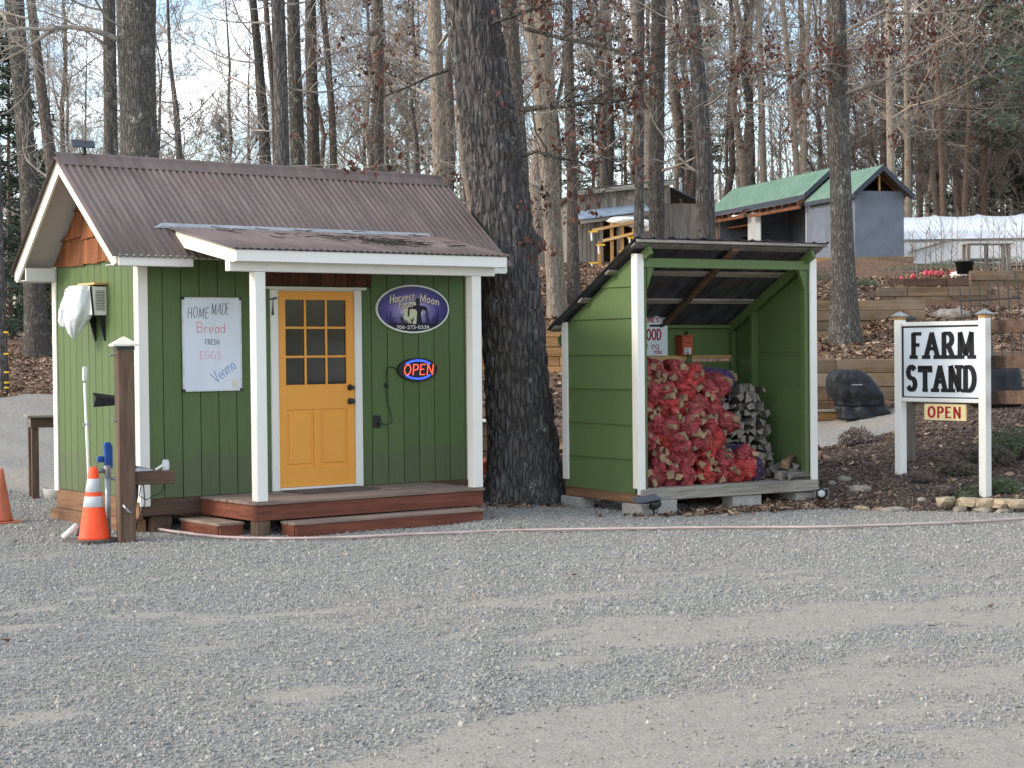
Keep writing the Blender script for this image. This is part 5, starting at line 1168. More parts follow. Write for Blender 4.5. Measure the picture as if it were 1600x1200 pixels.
for i in range(len(hps)-1):
    p0, p1, p2, p3 = [Vector(hps[min(max(k, 0), len(hps)-1)]) for k in (i-1, i, i+1, i+2)]
    for t in np.linspace(0, 1, 6, endpoint=False):
        cv.append(.5*((2*p1)+(p2-p0)*t+(2*p0-5*p1+4*p2-p3)*t*t+(3*p1-p0-3*p2+p3)*t**3)+Vector((0, .012*math.sin(i*2.1+t*5), 0)))
ho = obj('garden_hose', MB().tube(cv, .0135, 8), M['hose'], None, True); tag(ho, 'long pale pink hose stretched across the gravel before cabin and shelter', 'hose')
# ------------------------------------------------------------------ stones along the bank
def rock(px, py, rx, ry, rz, seed, label, mt='rock', D=None, dz=0, group='stones edging the bank', flat=False):
    if D is None:
        D = 19.8
        for _ in range(30):
            q = at(px, py, D); hz = h1(q.x, q.y); D = D+(q.z-hz)*8 if abs(q.z-hz) > .002 else D
            D = min(max(D, 17), 24)
    q = at(px, py, D); m = lump(rx, ry, rz, seed, .22, 2, 1.3)
    if flat: m.v = [(x_, y_, max(-rz*.8, min(rz*.8, z_*1.5))) for x_, y_, z_ in m.v]
    o = obj('stone', m, M[mt], None, not flat); o.location = (q.x, q.y, h1(q.x, q.y)+rz*.35+dz); o.rotation_euler = (0, 0, seed*1.3)
    return tag(o, label, 'stone', group)
rock(1318, 752, .10, .09, .05, 1, 'rounded tan stone nearest the right shelter post'); rock(1343, 764, .14, .10, .045, 2, 'flat pale stone in the edging between shelter and sign')
rock(1300, 758, .05, .05, .035, 3, 'small stone touching the round spot light'); rock(1345, 775, .12, .08, .035, 4, 'broad low stone at the gravel edge below the flat pale one', 'rock_tan'); rock(1398, 778, .16, .08, .045, 5, 'long dark stone half buried in the mulch edge')
rock(1440, 781, .07, .05, .03, 6, 'pale pebble sized stone left of the stacked sandstone')
bx = [(1478, 'left end'), (1512, 'second'), (1541, 'middle'), (1566, 'fourth'), (1590, 'right end')]
for i, (px_, nm) in enumerate(bx): rock(px_, 788, .14 if i < 2 else .115, .09, .058, 20+i, f'tan sandstone block at the {nm} position of the upper stacked border course', 'rock_tan', 19.3-.1*i, .075, 'sandstone blocks of the low border', True)
for i, px_ in enumerate((1500, 1535, 1570)): rock(px_, 797, .13, .08, .045, 30+i, ['dark lower border stone under the left blocks', 'dark lower border stone under the middle block', 'dark lower border stone under the right blocks'][i], 'rock', 19.2-.1*i, .0, 'sandstone blocks of the low border', True)
rock(1485, 505, .55, .3, .14, 40, 'broad grey slab of rock on the slope above the farm sign', 'rock', 33.5, 0, None)
tp = thing('terracotta_pot', 'red plastic flower pot behind the right porch post', 'flower pot', (at(757, 735, 23.5).x, 23.5, h1(at(757, 735, 23.5).x, 23.5)-.02)); obj('body', MB().lathe([(.10, 0), (.14, .2), (.155, .2), (.155, .24), (.135, .24), (.12, .2)], 20), M['terracotta'], tp, True)
# ------------------------------------------------------------------ timber retaining walls
def twall(label, pxa, pxb, D, zb, zt, rows, mat, seed, lenpx=95, cap=None, name='retaining_wall', skew=0.):
    q = random.Random(seed); a, b = at(pxa, 500, D), at(pxb, 500, D+skew)
    t = thing(name, label, 'retaining wall', (a.x, D, zb), math.atan2(skew, b.x-a.x)); Lw = math.hypot(b.x-a.x, skew); ll = lenpx/F_PX*D; hh = (zt-zb)/rows
    for r_ in range(rows):
        x = -q.uniform(0, ll*.6)
        while x < Lw:
            x1 = min(x+ll*q.uniform(.7, 1.3), Lw); x0 = max(0, x)
            if x1-x0 > .06: board(t, 'timber', x0+.004, x1-.004, -.09+q.uniform(-.012, .012), .08, r_*hh+.003, (r_+1)*hh-.003, mat[q.randrange(len(mat))], .008)
            x = x1 if x1 > x else Lw
    if cap: board(t, 'cap_board', -.02, Lw+.02, -.13, .12, rows*hh+.002, rows*hh+.035, cap, .005)
    return t
TM = [M['timber']]; TW = [M['timber'], M['timber_warm']]
twall('low dark timber wall with a white cap board glimpsed right of the porch post', 690, 850, 25.0, -.15, .44, 3, [M['post_x']], 1, 90, M['white_x'])
twall('warm brown timber wall below the slate outbuilding and behind the big oak', 690, 900, 29.0, 1.0, 1.78, 5, [M['timber_warm']], 2, 60)
twall('timber wall behind the covered grill and the farm sign', 1240, 1460, 27.0, .42, 1.24, 4, TM, 3, 120)
twall('short timber wall seen between the fence rails at the right edge', 1500, 1720, 27.0, .75, 1.34, 3, TM, 33, 90)
twall('pale capped low edging timber along the path behind the shelter', 1250, 1415, 26.4, .24, .48, 2, [M['timber_warm']], 4, 200, M['grey_x'])
twall('long timber wall across the slope behind the lichen spotted tree', 1225, 1445, 31.5, 1.35, 2.22, 5, TM, 5, 130)
twall('timber wall right of the garden bed above the farm sign', 1370, 1540, 37.0, 2.05, 2.62, 3, TM, 6, 70)
twall('upper timber wall below the plastic greenhouse at the right edge', 1515, 1720, 40.0, 2.2, 3.06, 4, TM, 7, 90)
twall('timber footing wall under the blue grey shed', 1180, 1428, 49.6, 3.2, 3.86, 4, TW, 8, 60)
twall('dark stained planter box wall with red wrapped saplings', 1385, 1520, 41.9, 2.6, 2.98, 2, [M['post_x']], 9, 80)
# slate outbuilding between porch post and oak
p = at(742, 545, 31.); sb = thing('slate_outbuilding', 'low dark slate walled outbuilding glimpsed between porch post and big oak', 'outbuilding', (at(690, 500, 31).x, 31, h1(p.x, 31.)-.15))
obj('wall', MB().box(0, 1.45, 0, 1.6, 0, 1.75), M['slate'], sb); obj('roof', MB().prism([(-.1, 1.76), (1.7, 1.76), (1.7, 1.80), (-.1, 1.9)], lambda u, v, d: (d, u, v), -.05, 1.5), M['darkroof'], sb)
for k in range(1, 4): obj('batten', MB().box(k*.36, k*.36+.03, -.012, -.0005, 0, 1.74), M['slate'], sb)
# ------------------------------------------------------------------ blue grey shed with the green metal roof
G0 = at(1335, 412, 52.); gz0 = G0.z; gth = math.atan2(.96, -.28)
gs = thing('garden_shed', 'long blue grey shed with open bays and green metal roof on the hill', 'shed', (G0.x, G0.y, gz0), gth)
# local x runs along the long side away to the left, local y is minus the gable direction: the shed lies at y<0
GW = 1.56; RG = 2.78; EZ = 2.08
def gwall(x0, x1, z0, z1, mt, y0=-.04, y1=0.): return board(gs, 'wall_panel', x0, x1, y0, y1, z0, z1, M[mt], .004)
board(gs, 'wall_panel', -.04, 0., -GW, .0, -.1, EZ, M['shedgrey'], .004)
gwall(.001, 1.5, -.1, EZ, 'shedgrey'); gwall(1.504, 3.08, -.1, EZ, 'shedgrey'); board(gs, 'corner_board', 3.082, 3.16, -.05, .015, -.1, EZ+.05, M['shedpale'])
gwall(6.5, 7.5, -.1, EZ+.1, 'shedpale'); gwall(10.0, 10.6, -.1, EZ+.2, 'post'); gwall(10.61, 12.0, -.1, EZ+.2, 'shedgrey', -.08, -.045); gwall(12.0, 14.5, -.1, EZ+.02, 'shedpale', -.04, .01)
board(gs, 'back_wall', .0, 14.5, -GW, -GW+.04, -.1, EZ+.1, M['shedgrey'])
for x_ in (3.1, 7.52, 9.96): board(gs, 'partition', x_, x_+.04, -GW+.045, -.045, -.1, EZ, M['shedgrey'])
board(gs, 'shelf', 7.57, 9.95, -1.1, -.3, .85, .90, M['orange_wood']); board(gs, 'shelf', 7.57, 9.95, -1.1, -.3, 1.65, 1.70, M['orange_wood']); board(gs, 'floor', .0, 14.5, -GW, 0, -.2, -.1, M['dark_interior'])
# gable framing
for y_ in (-GW/2-.03,): board(gs, 'gable_post', -.06, -.02, y_, y_+.06, EZ+.002, RG-.1, M['lumber_z'])
def gable_roof(x0, x1, dz, ov, nm):
    for sgn, ye in ((1, .16), (-1, -GW-.20)):
        slope = (RG-EZ)/(GW/2); yr = -GW/2
        z_of = lambda y: RG+dz-slope*abs(y-yr)*.95
        n = int((x1-x0)/.23)
        for k in range(n):
            xa, xb = x0+(x1-x0)*k/n, x0+(x1-x0)*(k+1)/n
            m = MB(); m.hexa([(xa, yr, z_of(yr)), (xa, yr, z_of(yr)+.02), (xa, ye, z_of(ye)), (xa, ye, z_of(ye)+.02), (xb-.002, yr, z_of(yr)), (xb-.002, yr, z_of(yr)+.02), (xb-.002, ye, z_of(ye)), (xb-.002, ye, z_of(ye)+.02)])
            m.hexa([(xa-.015, yr, z_of(yr)+.02), (xa, yr, z_of(yr)+.05), (xa-.015, ye, z_of(ye)+.02), (xa, ye, z_of(ye)+.05), (xa+.03, yr, z_of(yr)+.02), (xa+.015, yr, z_of(yr)+.05), (xa+.03, ye, z_of(ye)+.02), (xa+.015, ye, z_of(ye)+.05)])
            obj('roof_panel', m, M['greenroof'], gs)
        for xe in (x0-.04,):
            obj('rake_trim', MB().hexa([(xe, yr, z_of(yr)-.14), (xe, yr, z_of(yr)+.03), (xe, ye, z_of(ye)-.14), (xe, ye, z_of(ye)+.03), (xe+.038, yr, z_of(yr)-.14), (xe+.038, yr, z_of(yr)+.03), (xe+.038, ye, z_of(ye)-.14), (xe+.038, ye, z_of(ye)+.03)]), M['sheddark'], gs)
        if sgn == 1: board(gs, 'eave_trim', x0, x1, ye-.03, ye, z_of(ye)-.12, z_of(ye)-.004, M['sheddark'])
        for k in range(3): obj('rafter', MB().beam((x0+.08+k*.5, yr, z_of(yr)-.07), (x0+.08+k*.5, ye, z_of(ye)-.07), .05, .1), M['orange_wood'], gs)
gable_roof(-.28, 2.9, 0., .1, 'a'); gable_roof(2.95, 10.6, .24, .1, 'b')
def lean(x0, x1, zh, zl, out):
    m = MB().hexa([(x0, -.05, zh), (x0, -.05, zh+.03), (x0, out, zl), (x0, out, zl+.03), (x1, -.05, zh), (x1, -.05, zh+.03), (x1, out, zl), (x1, out, zl+.03)]); obj('awning_roof', m, M['darkroof'], gs)
    n = int((x1-x0)/.6)+1
    for k in range(n+1):
        x = x0+.03+(x1-x0-.06)*k/n; obj('rafter', MB().beam((x, -.05, zh-.05), (x, out, zl-.05), .05, .09), M['orange_wood'], gs)
    obj('awning_beam', MB().beam((x0, out-.1, zl-.15), (x1, out-.1, zl-.15), .05, .1), M['orange_wood'], gs)
lean(3.0, 6.9, EZ+.06, EZ-.08, .35); lean(7.2, 11., EZ+.1, EZ-.05, .35); lean(11.6, 15.2, EZ+.12, EZ+.0, .3)
GM = Matrix.Translation((G0.x, G0.y, gz0)) @ Matrix.Rotation(gth, 4, 'Z')
o = obj('blue_tarp', lump(.75, .6, .45, 12, .25, 3), M['bluetarp'], None, True); o.matrix_world = GM @ Matrix.Translation((4.4, -.6, .2)); tag(o, 'heap under a crumpled blue tarp inside the open bay of the grey shed', 'tarp')
for i, (x_, z_, s_, mt, lb) in enumerate([(9.2, .90, .28, 'black', 'dark bundle on the shelf of the left shed bay'), (8.2, .90, .22, 'rubber', 'dark lidded bin on the shelf of the left shed bay'), (8.7, .0, .5, 'black', 'dark machine on the floor of the left shed bay')]):
    m = MB().box(-s_, s_, -.25, .25, 0, s_*1.3, .05); m.box(-s_*.6, s_*.6, -.2, .2, s_*1.3+.002, s_*1.55, .04); o = obj('stored_bin', m, M[mt]); o.matrix_world = GM @ Matrix.Translation((x_, -.65, z_+.003)); tag(o, lb, 'bin')
# ------------------------------------------------------------------ weathered plank shack
p0 = at(905, 415, 47.); sk = thing('plank_shack', 'weathered grey plank shack with low lean-to roof left of the green roofed shed', 'shack', (p0.x, 47., p0.z-.5), R(12))
q = random.Random(4); SWd = 2.45; SZ = 2.25
x = 0.
while x < .55:
    w = q.uniform(.09, .14); board(sk, 'plank', x, x+w-.012, -.025-q.uniform(0, .01), .0, .0, SZ-.42, M['grey_z']); x += w
board(sk, 'wall', 0, .5, .002, .05, 0, SZ+.2, M['dark_interior']); board(sk, 'wall', 1.72, SWd, .002, .05, 0, SZ+.3, M['dark_interior'])
board(sk, 'wall', 0, .05, .052, 2.2, 0, SZ, M['grey_z']); board(sk, 'wall', SWd-.05, SWd, .052, 2.2, 0, SZ, M['grey_z']); board(sk, 'wall', .05, SWd-.05, 2.15, 2.2, 0, SZ, M['dark_interior'])
for x_ in (.55, 1.02, 1.70): board(sk, 'post', x_, x_+.09, -.03, .05, 0, SZ-.3, M['grey_z'])
x = 1.80
while x < SWd-.02:
    w = q.uniform(.1, .15); board(sk, 'plank', x, min(x+w-.012, SWd), -.025-q.uniform(0, .01), .0, .0, SZ+.2, M['grey_z']); x += w
x = 0.
while x < SWd:
    w = q.uniform(.07, .13); z0 = SZ-.36+.10*x+q.uniform(-.03, .02); board(sk, 'shingle', x, min(x+w-.006, SWd), -.04-q.uniform(0, .01), .0, z0, z0+.30, M['grey_z']); 
    board(sk, 'shingle', x+.03, min(x+w+.024, SWd), -.03, -.002, z0+.26, SZ+.34+.10*x-.1, M['grey_z']); x += w
bar(sk, 'fascia', (-.1, -.2, SZ+.10), (SWd+.1, -.2, SZ+.40), .04, .12, M['grey_x'])
obj('roof', MB().hexa([(-.15, -.22, SZ+.16), (-.15, -.22, SZ+.19), (-.15, 2.4, SZ-.1), (-.15, 2.4, SZ-.07), (SWd+.15, -.22, SZ+.47), (SWd+.15, -.22, SZ+.50), (SWd+.15, 2.4, SZ+.2), (SWd+.15, 2.4, SZ+.23)]), M['darkroof'], sk)
obj('lean_to_roof', MB().hexa([(-.12, -.65, SZ-.62), (-.12, -.65, SZ-.59), (-.12, -.0, SZ-.38), (-.12, -.0, SZ-.35), (1.75, -.65, SZ-.38), (1.75, -.65, SZ-.35), (1.75, -.0, SZ-.15), (1.75, -.0, SZ-.12)]), M['tin_blue'], sk)
bar(sk, 'lean_to_beam', (-.1, -.6, SZ-.68), (1.75, -.6, SZ-.44), .05, .08, M['grey_x'])
obj('side_roof', MB().hexa([(SWd+.1, .2, SZ+.28), (SWd+.1, .2, SZ+.32), (SWd+.1, 2.3, SZ+.2), (SWd+.1, 2.3, SZ+.24), (SWd+1.05, .2, SZ-.12), (SWd+1.05, .2, SZ-.08), (SWd+1.05, 2.3, SZ-.2), (SWd+1.05, 2.3, SZ-.16)]), M['sheddark'], sk)
board(sk, 'side_wall', SWd+.05, SWd+.95, .35, .40, 0, SZ-.1, M['grey_z'])
obj('stove_pipe', MB().tube([(SWd+.55, .8, SZ-.1), (SWd+.55, .8, SZ+.62)], .045, 10), M['steel'], sk)
# lumber rack with clamps
lr = thing('lumber_rack', 'pale wooden lumber rack with yellow clamps before the plank shack', 'rack', (at(955, 410, 44.).x, 44., at(955, 412, 44.).z-.35), 0)
for x_, h_ in ((-.28, .9), (.02, 1.35), (.27, 1.45), (.55, 1.2)): board(lr, 'upright', x_-.04, x_+.04, -.04, .04, 0, h_, M['lumber_z'])
for z_, a_, b_ in ((.22, -.75, .7), (.95, -.2, .8), (1.2, -.45, .7)): bar(lr, 'crossbar', (a_, -.07, z_-.05), (b_, -.07, z_+.18), .05, .07, M['lumber'])
for i, (x_, z_) in enumerate([(-.42, 1.1), (-.25, .78), (-.42, .35), (.25, .5), (.5, .95), (.3, .62)]):
    c_ = obj('clamp', MB().box(x_-.12, x_+.1, -.14, -.10, z_, z_+.035), M['yellow'], lr); obj('clamp_handle', MB().tube([(x_-.06, -.12, z_), (x_-.05, -.13, z_-.2)], .022, 8), M['pvc'], c_)
for i, (x_, y_, z_, rx_, lb) in enumerate([(.35, .1, 1.38, .42, 'white cloth roll heaped on top of the lumber rack'), (.72, .1, 1.3, .3, 'second white roll on the lumber rack beside the dark trunk'), (1.05, .1, 1.2, .25, 'small white bundle right of the dark trunk at the rack')]):
    o = obj('white_bundle', lump(rx_, .2, .12, 50+i, .2, 3), M['whitebag'], None, True); o.location = lr.location+Vector((x_, y_, z_)); tag(o, lb, 'bundle')
for i in range(4): obj('shelf_pole', MB().beam((.05, -.02+.05*i, .35+.05*i), (.9, -.02+.05*i, .40+.05*i), .03, .03), M['grey_x'], lr)
# ------------------------------------------------------------------ plastic greenhouse
h0 = at(1405, 414, 58.); hz0 = h0.z-.1
hh_ = thing('greenhouse_tunnel', 'long white plastic covered greenhouse tunnel right of the blue grey shed', 'greenhouse', (h0.x, 58., hz0), R(-4))
HW, HS, HT, HL = 4.2, .88, 1.78, 14.
for k in range(10):
    x0, x1 = k*1.4, (k+1)*1.4-.002; m = MB(); vs = []; n = 12; cols = 6
    for i in range(cols+1):
        sag = .05*math.sin(PI*i/cols)
        for j in range(n+1):
            t = PI*j/n; y = HW/2-(HW/2)*math.cos(t); z = HS+(HT-HS)*math.sin(t)**.8; vs.append((x0+(x1-x0)*i/cols, y, z-sag*math.sin(t)))
    fs = [(i*(n+1)+j, (i+1)*(n+1)+j, (i+1)*(n+1)+j+1, i*(n+1)+j+1) for i in range(cols) for j in range(n)]
    ms_ = m.add(vs, fs).mesh('film'); o = obj('film', ms_, M['poly'], hh_); md = o.modifiers.new('thickness', 'SOLIDIFY'); md.thickness = .012
    obj('side_film', MB().box(x0+.003, x1-.003, .0, .02, -.1, HS-.04), M['polyside'], hh_); obj('hoop', MB().tube([(x0, HW/2-(HW/2)*math.cos(PI*j/12), HS+(HT-HS)*math.sin(PI*j/12)**.8+.012) for j in range(13)], .022, 5), M['alu'], hh_)
obj('hip_board', MB().box(0, HL, -.03, .03, HS-.038, HS+.03), M['grey_x'], hh_); obj('base_board', MB().box(0, HL, -.035, .03, -.2, .06), M['grey_x'], hh_)
obj('brace', MB().beam((.3, -.06, .48), (1.6, -.06, .86), .03, .06), M['grey_x'], hh_)
gt_ = thing('garden_table', 'grey wooden slatted bench table before the plastic greenhouse', 'table', (at(1540, 425, 45).x, 45., at(1540, 425, 45).z-.05), .1)
for k in range(3): board(gt_, 'slat', -.55, .62, -.25+k*.17, -.10+k*.17, .72, .76, M['grey_x'])
for x_ in (-.5, -.05, .38, .52): board(gt_, 'leg', x_-.04, x_+.04, -.22, -.14, -.2, .718, M['grey_z'])
for x_ in (-.5, .52): board(gt_, 'leg', x_-.04, x_+.04, .12, .2, -.2, .718, M['grey_z'])
board(gt_, 'rail', -.5, .55, -.135, -.10, .30, .38, M['grey_x'])
np_ = thing('nursery_pot', 'black nursery pot on the top timber beside the garden table', 'flower pot', (at(1507, 424, 42.2).x, 42.2, at(1507, 424, 42.2).z-.06)); obj('body', MB().lathe([(.17, 0), (.21, .26), (.23, .26), (.23, .30), (.20, .30), (.19, .25)], 20), M['pot'], np_, True)
# young bare saplings in pots
q = random.Random(9)
ORD9 = ['leftmost', 'second from the left', 'third from the left', 'fourth from the left', 'fifth from the left', 'sixth from the left', 'seventh from the left', 'eighth from the left', 'ninth from the left']
sap = [(1409, 436, 1.0, 1), (1426, 428, 1.2, 1), (1433, 430, .9, 0), (1446, 432, 1.1, 1), (1455, 432, 1.25, 1), (1464, 432, 1., 1), (1472, 431, 1.3, 1), (1487, 432, 1.2, 1), (1495, 430, 1.55, 0), (1532, 425, 1.35, 0), (1552, 425, 1.4, 0), (1562, 424, 1.2, 0), (1574, 424, 1.3, 0), (1589, 423, 1.3, 0), (1596, 422, 1.2, 0)]
for i, (px_, py_, h_, foil) in enumerate(sap):
    D = 43.2+q.uniform(-.3, .8) if px_ < 1500 else 43.5; pt_ = at(px_, py_, D); gz = max(h1(pt_.x, D), pt_.z-.25)
    t = thing('sapling', (f'{ORD9[min(8, sum(s_[3] for s_ in sap[:i]))]} bare sapling with red wrapped base above the timber wall' if foil else f'{ORD9[sum(1-s_[3] for s_ in sap[:i])]} bare unwrapped sapling before the white greenhouse'), 'sapling', (pt_.x, D, gz), q.uniform(0, 6), 'red wrapped saplings on the terrace' if foil else 'bare whips before the greenhouse')
    m = MB(); top = (q.uniform(-.08, .08), q.uniform(-.05, .05), h_); m.tube([(0, 0, 0), (top[0]*.4, 0, h_*.5), top], [.014, .010, .004], 5)
    for k in range(9):
        z_ = h_*q.uniform(.3, .95); an = q.uniform(0, 6.28); l_ = h_*q.uniform(.15, .4); m.tube([(top[0]*z_/h_*.8, 0, z_), (l_*.5*math.cos(an), l_*.5*math.sin(an), z_+l_*.5), (l_*.75*math.cos(an), l_*.75*math.sin(an), z_+l_*1.1)], [.007, .005, .003], 3)
    obj('stem', m, M['purplish'] if foil else M['twig'], t)
    if foil: obj('foil_wrap', lump(.065, .065, .085, 60+i, .2, 2), M['redfoil'], t, M=Matrix.Translation((0, 0, .08)))
o = obj('white_sack', lump(.18, .15, .14, 71, .2, 3), M['whitebag'], None, True); o.location = at(1497, 432, 42.8); tag(o, 'crumpled white sack at the end of the red wrapped pots', 'sack')
# ------------------------------------------------------------------ trees
def grow(mb, p, d, Lb, r, lev, mx, q, tips, up=.15, nch=(5, 5, 4), sides=(6, 4, 3, 3), wob=.22, rmin=.005):
    n = 5 if lev < mx else 3; pts = [p.copy()]; dd = d.copy(); rad = [r]
    for i in range(n):
        dd = (dd+Vector((q.gauss(0, wob), q.gauss(0, wob), q.gauss(0, wob)+up)) * (.6 if i else .2)).normalized()
        pts.append(pts[-1]+dd*Lb/n); rad.append(max(rmin*.7, r*(1-.82*(i+1)/n)))
    mb.tube(pts, rad, sides[min(lev, 3)], cap=False)
    if lev < mx:
        for k in range(nch[min(lev, len(nch)-1)]):
            t = q.uniform(.25, 1.)*n; i = min(int(t), n-1); b = pts[i].lerp(pts[i+1], t-i); ax = (pts[i+1]-pts[i]).normalized()
            o_ = ax.orthogonal().normalized(); o_.rotate(Matrix.Rotation(q.uniform(0, 2*PI), 3, ax)); an = R(q.uniform(28, 62)); nd = ax*math.cos(an)+o_*math.sin(an)
            grow(mb, b, nd, Lb*q.uniform(.38, .62), max(rmin, rad[i]*q.uniform(.45, .65)), lev+1, mx, q, tips, up, nch, sides, wob, rmin)
    else: tips.append((pts[-1], dd))
def trunk_mesh(path, seed, n=14, disp=0., flare=.35):
    """path: (point, radius) list from the ground up"""
    q = random.Random(seed); P, Rr = [], []
    for (a, ra), (b, rb) in zip(path, path[1:]):
        k = max(2, int((b-a).length/.45))
        for i in range(k): t = i/k; P.append(a.lerp(b, t)); Rr.append(ra+(rb-ra)*t)
    P.append(path[-1][0]); Rr.append(path[-1][1])
    z0 = P[0].z; mb = MB(); vs = []
    for i, (p, r) in enumerate(zip(P, Rr)):
        h_ = p.z-z0; fl = 1+flare*math.exp(-max(h_-.1, 0)/.38)
        for j in range(n):
            t = 2*PI*j/n; lob = 1+.10*(fl-1)/max(flare, .01)*math.sin(t*5+seed)+.07*mn.noise(Vector((math.cos(t)*1.2+seed, math.sin(t)*1.2, h_*.55)))
            rr = r*fl*lob; vs.append((p.x+rr*math.cos(t), p.y+rr*math.sin(t), p.z))
    k = len(P); fs = [(i*n+j, i*n+(j+1) % n, (i+1)*n+(j+1) % n, (i+1)*n+j) for i in range(k-1) for j in range(n)]
    return mb.add(vs, fs+[tuple((k-1)*n+j for j in range(n))])
def leaves_mb(tips, q, per=4, size=.11, spread=.16):
    m = MB()
    for p, d in tips:
        for k in range(per):
            c = p+Vector((q.gauss(0, spread), q.gauss(0, spread), q.gauss(0, spread)-.06)); a = q.uniform(0, 2*PI); l_ = size*q.uniform(.7, 1.3); w_ = l_*.33
            dn = Vector((math.cos(a)*.6, math.sin(a)*.6, -q.uniform(.2, 1.2))).normalized(); sd_ = dn.cross(Vector((q.gauss(0, 1), q.gauss(0, 1), q.gauss(0, 1)))).normalized(); nn = dn.cross(sd_)
            m.add([tuple(c), tuple(c+dn*l_*.5+sd_*w_+nn*w_*.4), tuple(c+dn*l_), tuple(c+dn*l_*.5-sd_*w_+nn*w_*.3), tuple(c+dn*l_*.5)], [(0, 4, 1), (1, 4, 2), (2, 4, 3), (3, 4, 0)])
    return m
def main_tree(label, pts, D, bk, seed, side=6, leaf=0, cat='tree', group='trunks standing behind the cabin and shelter', Ht=17., lmb=None, n=16, twig='twig', zlo=None, name='bare_tree', limbL=(1.2, 3.0)):
    """pts: (x, y, width) in the photograph from low to high; the crown goes on above the picture"""
    q = random.Random(seed); pp = [(at(x, y, D), w*D/F_PX/2) for x, y, w in pts]
    x0 = pp[0][0].x; gz = h1(x0, D)
    if pp[0][0].z > gz+.2:
        d = (pp[1][0]-pp[0][0]); d = d/d.z if abs(d.z) > .1 else Vector((0, 0, 1)); b = pp[0][0]-d*(pp[0][0].z-gz); b.y = D; x0 = b.x; pp.insert(0, (b, pp[0][1]*1.12))
    gz = h1(x0, D); base = Vector((x0, D, gz))
    pp[0] = (Vector((pp[0][0].x, D, gz-.25)), pp[0][1])
    a, b = pp[-2], pp[-1]; d = (b[0]-a[0]); d = d/d.z; tp = b[0]; rt = b[1]; zt = gz+Ht
    if zt > tp.z+1:
        for f in (.35, .7, 1.): pp.append((tp+d*(zt-tp.z)*f+Vector((q.gauss(0, .15), q.gauss(0, .25), 0)), max(.03, rt*(1-.85*f))))
    pl_ = [(p-base, r) for p, r in pp]
    t = thing(name, label, cat, base, 0, group)
    obj('trunk', trunk_mesh(pl_, seed, n), M[bk], t, True, fix=False)
    def on(z):
        for (a, ra), (b, rb) in zip(pl_, pl_[1:]):
            if a.z <= z <= b.z: f = (z-a.z)/(b.z-a.z+1e-6); return a.lerp(b, f), ra+(rb-ra)*f
        return pl_[-1]
    cm = MB(); tips = []
    zlo = zlo or 2.2
    for k in range(side):
        z = q.uniform(zlo, 7.5); p, r = on(z); an = q.uniform(0, 2*PI); el = q.uniform(.0, .7); dr = Vector((math.cos(an), math.sin(an), el)).normalized()
        grow(cm, p+dr*r*.4, dr, q.uniform(*limbL), min(r*.3, q.uniform(.014, .035)), 1, 3, q, tips, .08, (5, 5, 4), wob=.3, rmin=.005)
    ntip = len(tips)
    for k in range(9):
        z = q.uniform(7.5, Ht*.95); p, r = on(z); an = q.uniform(0, 2*PI); dr = Vector((math.cos(an), math.sin(an), q.uniform(.4, 1.2))).normalized()
        grow(cm, p, dr, q.uniform(2, 4.5), max(.03, r*.35), 0, 2, q, [], .12, (4, 4))
    for L_ in lmb or []:
        P = [at(x, y, D-.1+dy)-base for x, y, dy, w in L_]; rd = [w*D/F_PX/2 for *_, w in L_]; cm.tube(P, rd, 6, cap=False)
        for k in range(int(len(P)*3)):
            f = q.uniform(.15, 1.)*(len(P)-1); i = min(int(f), len(P)-2); b = P[i].lerp(P[i+1], f-i); ax = (P[i+1]-P[i]).normalized(); dr = (ax*.7+Vector((q.gauss(0, .7), q.gauss(0, .5), q.gauss(.25, .6)))).normalized()
            grow(cm, b, dr, q.uniform(.4, 1.3), max(.006, rd[i]*.35), 2, 3, q, tips, .06, (5, 5, 5), wob=.3)
    if cm.v: obj('branches', cm, M[twig], t, fix=False)
    if lmb and leaf: tips = tips[ntip:]
    if leaf and tips:
        tt = [tips[q.randrange(len(tips))] for _ in range(int(leaf*.55))]
        lo = obj('dead_leaves', leaves_mb(tt, q, 7, .07, .065), M['leaf_red'], t, fix=False); lo['kind'] = 'stuff'
    return t
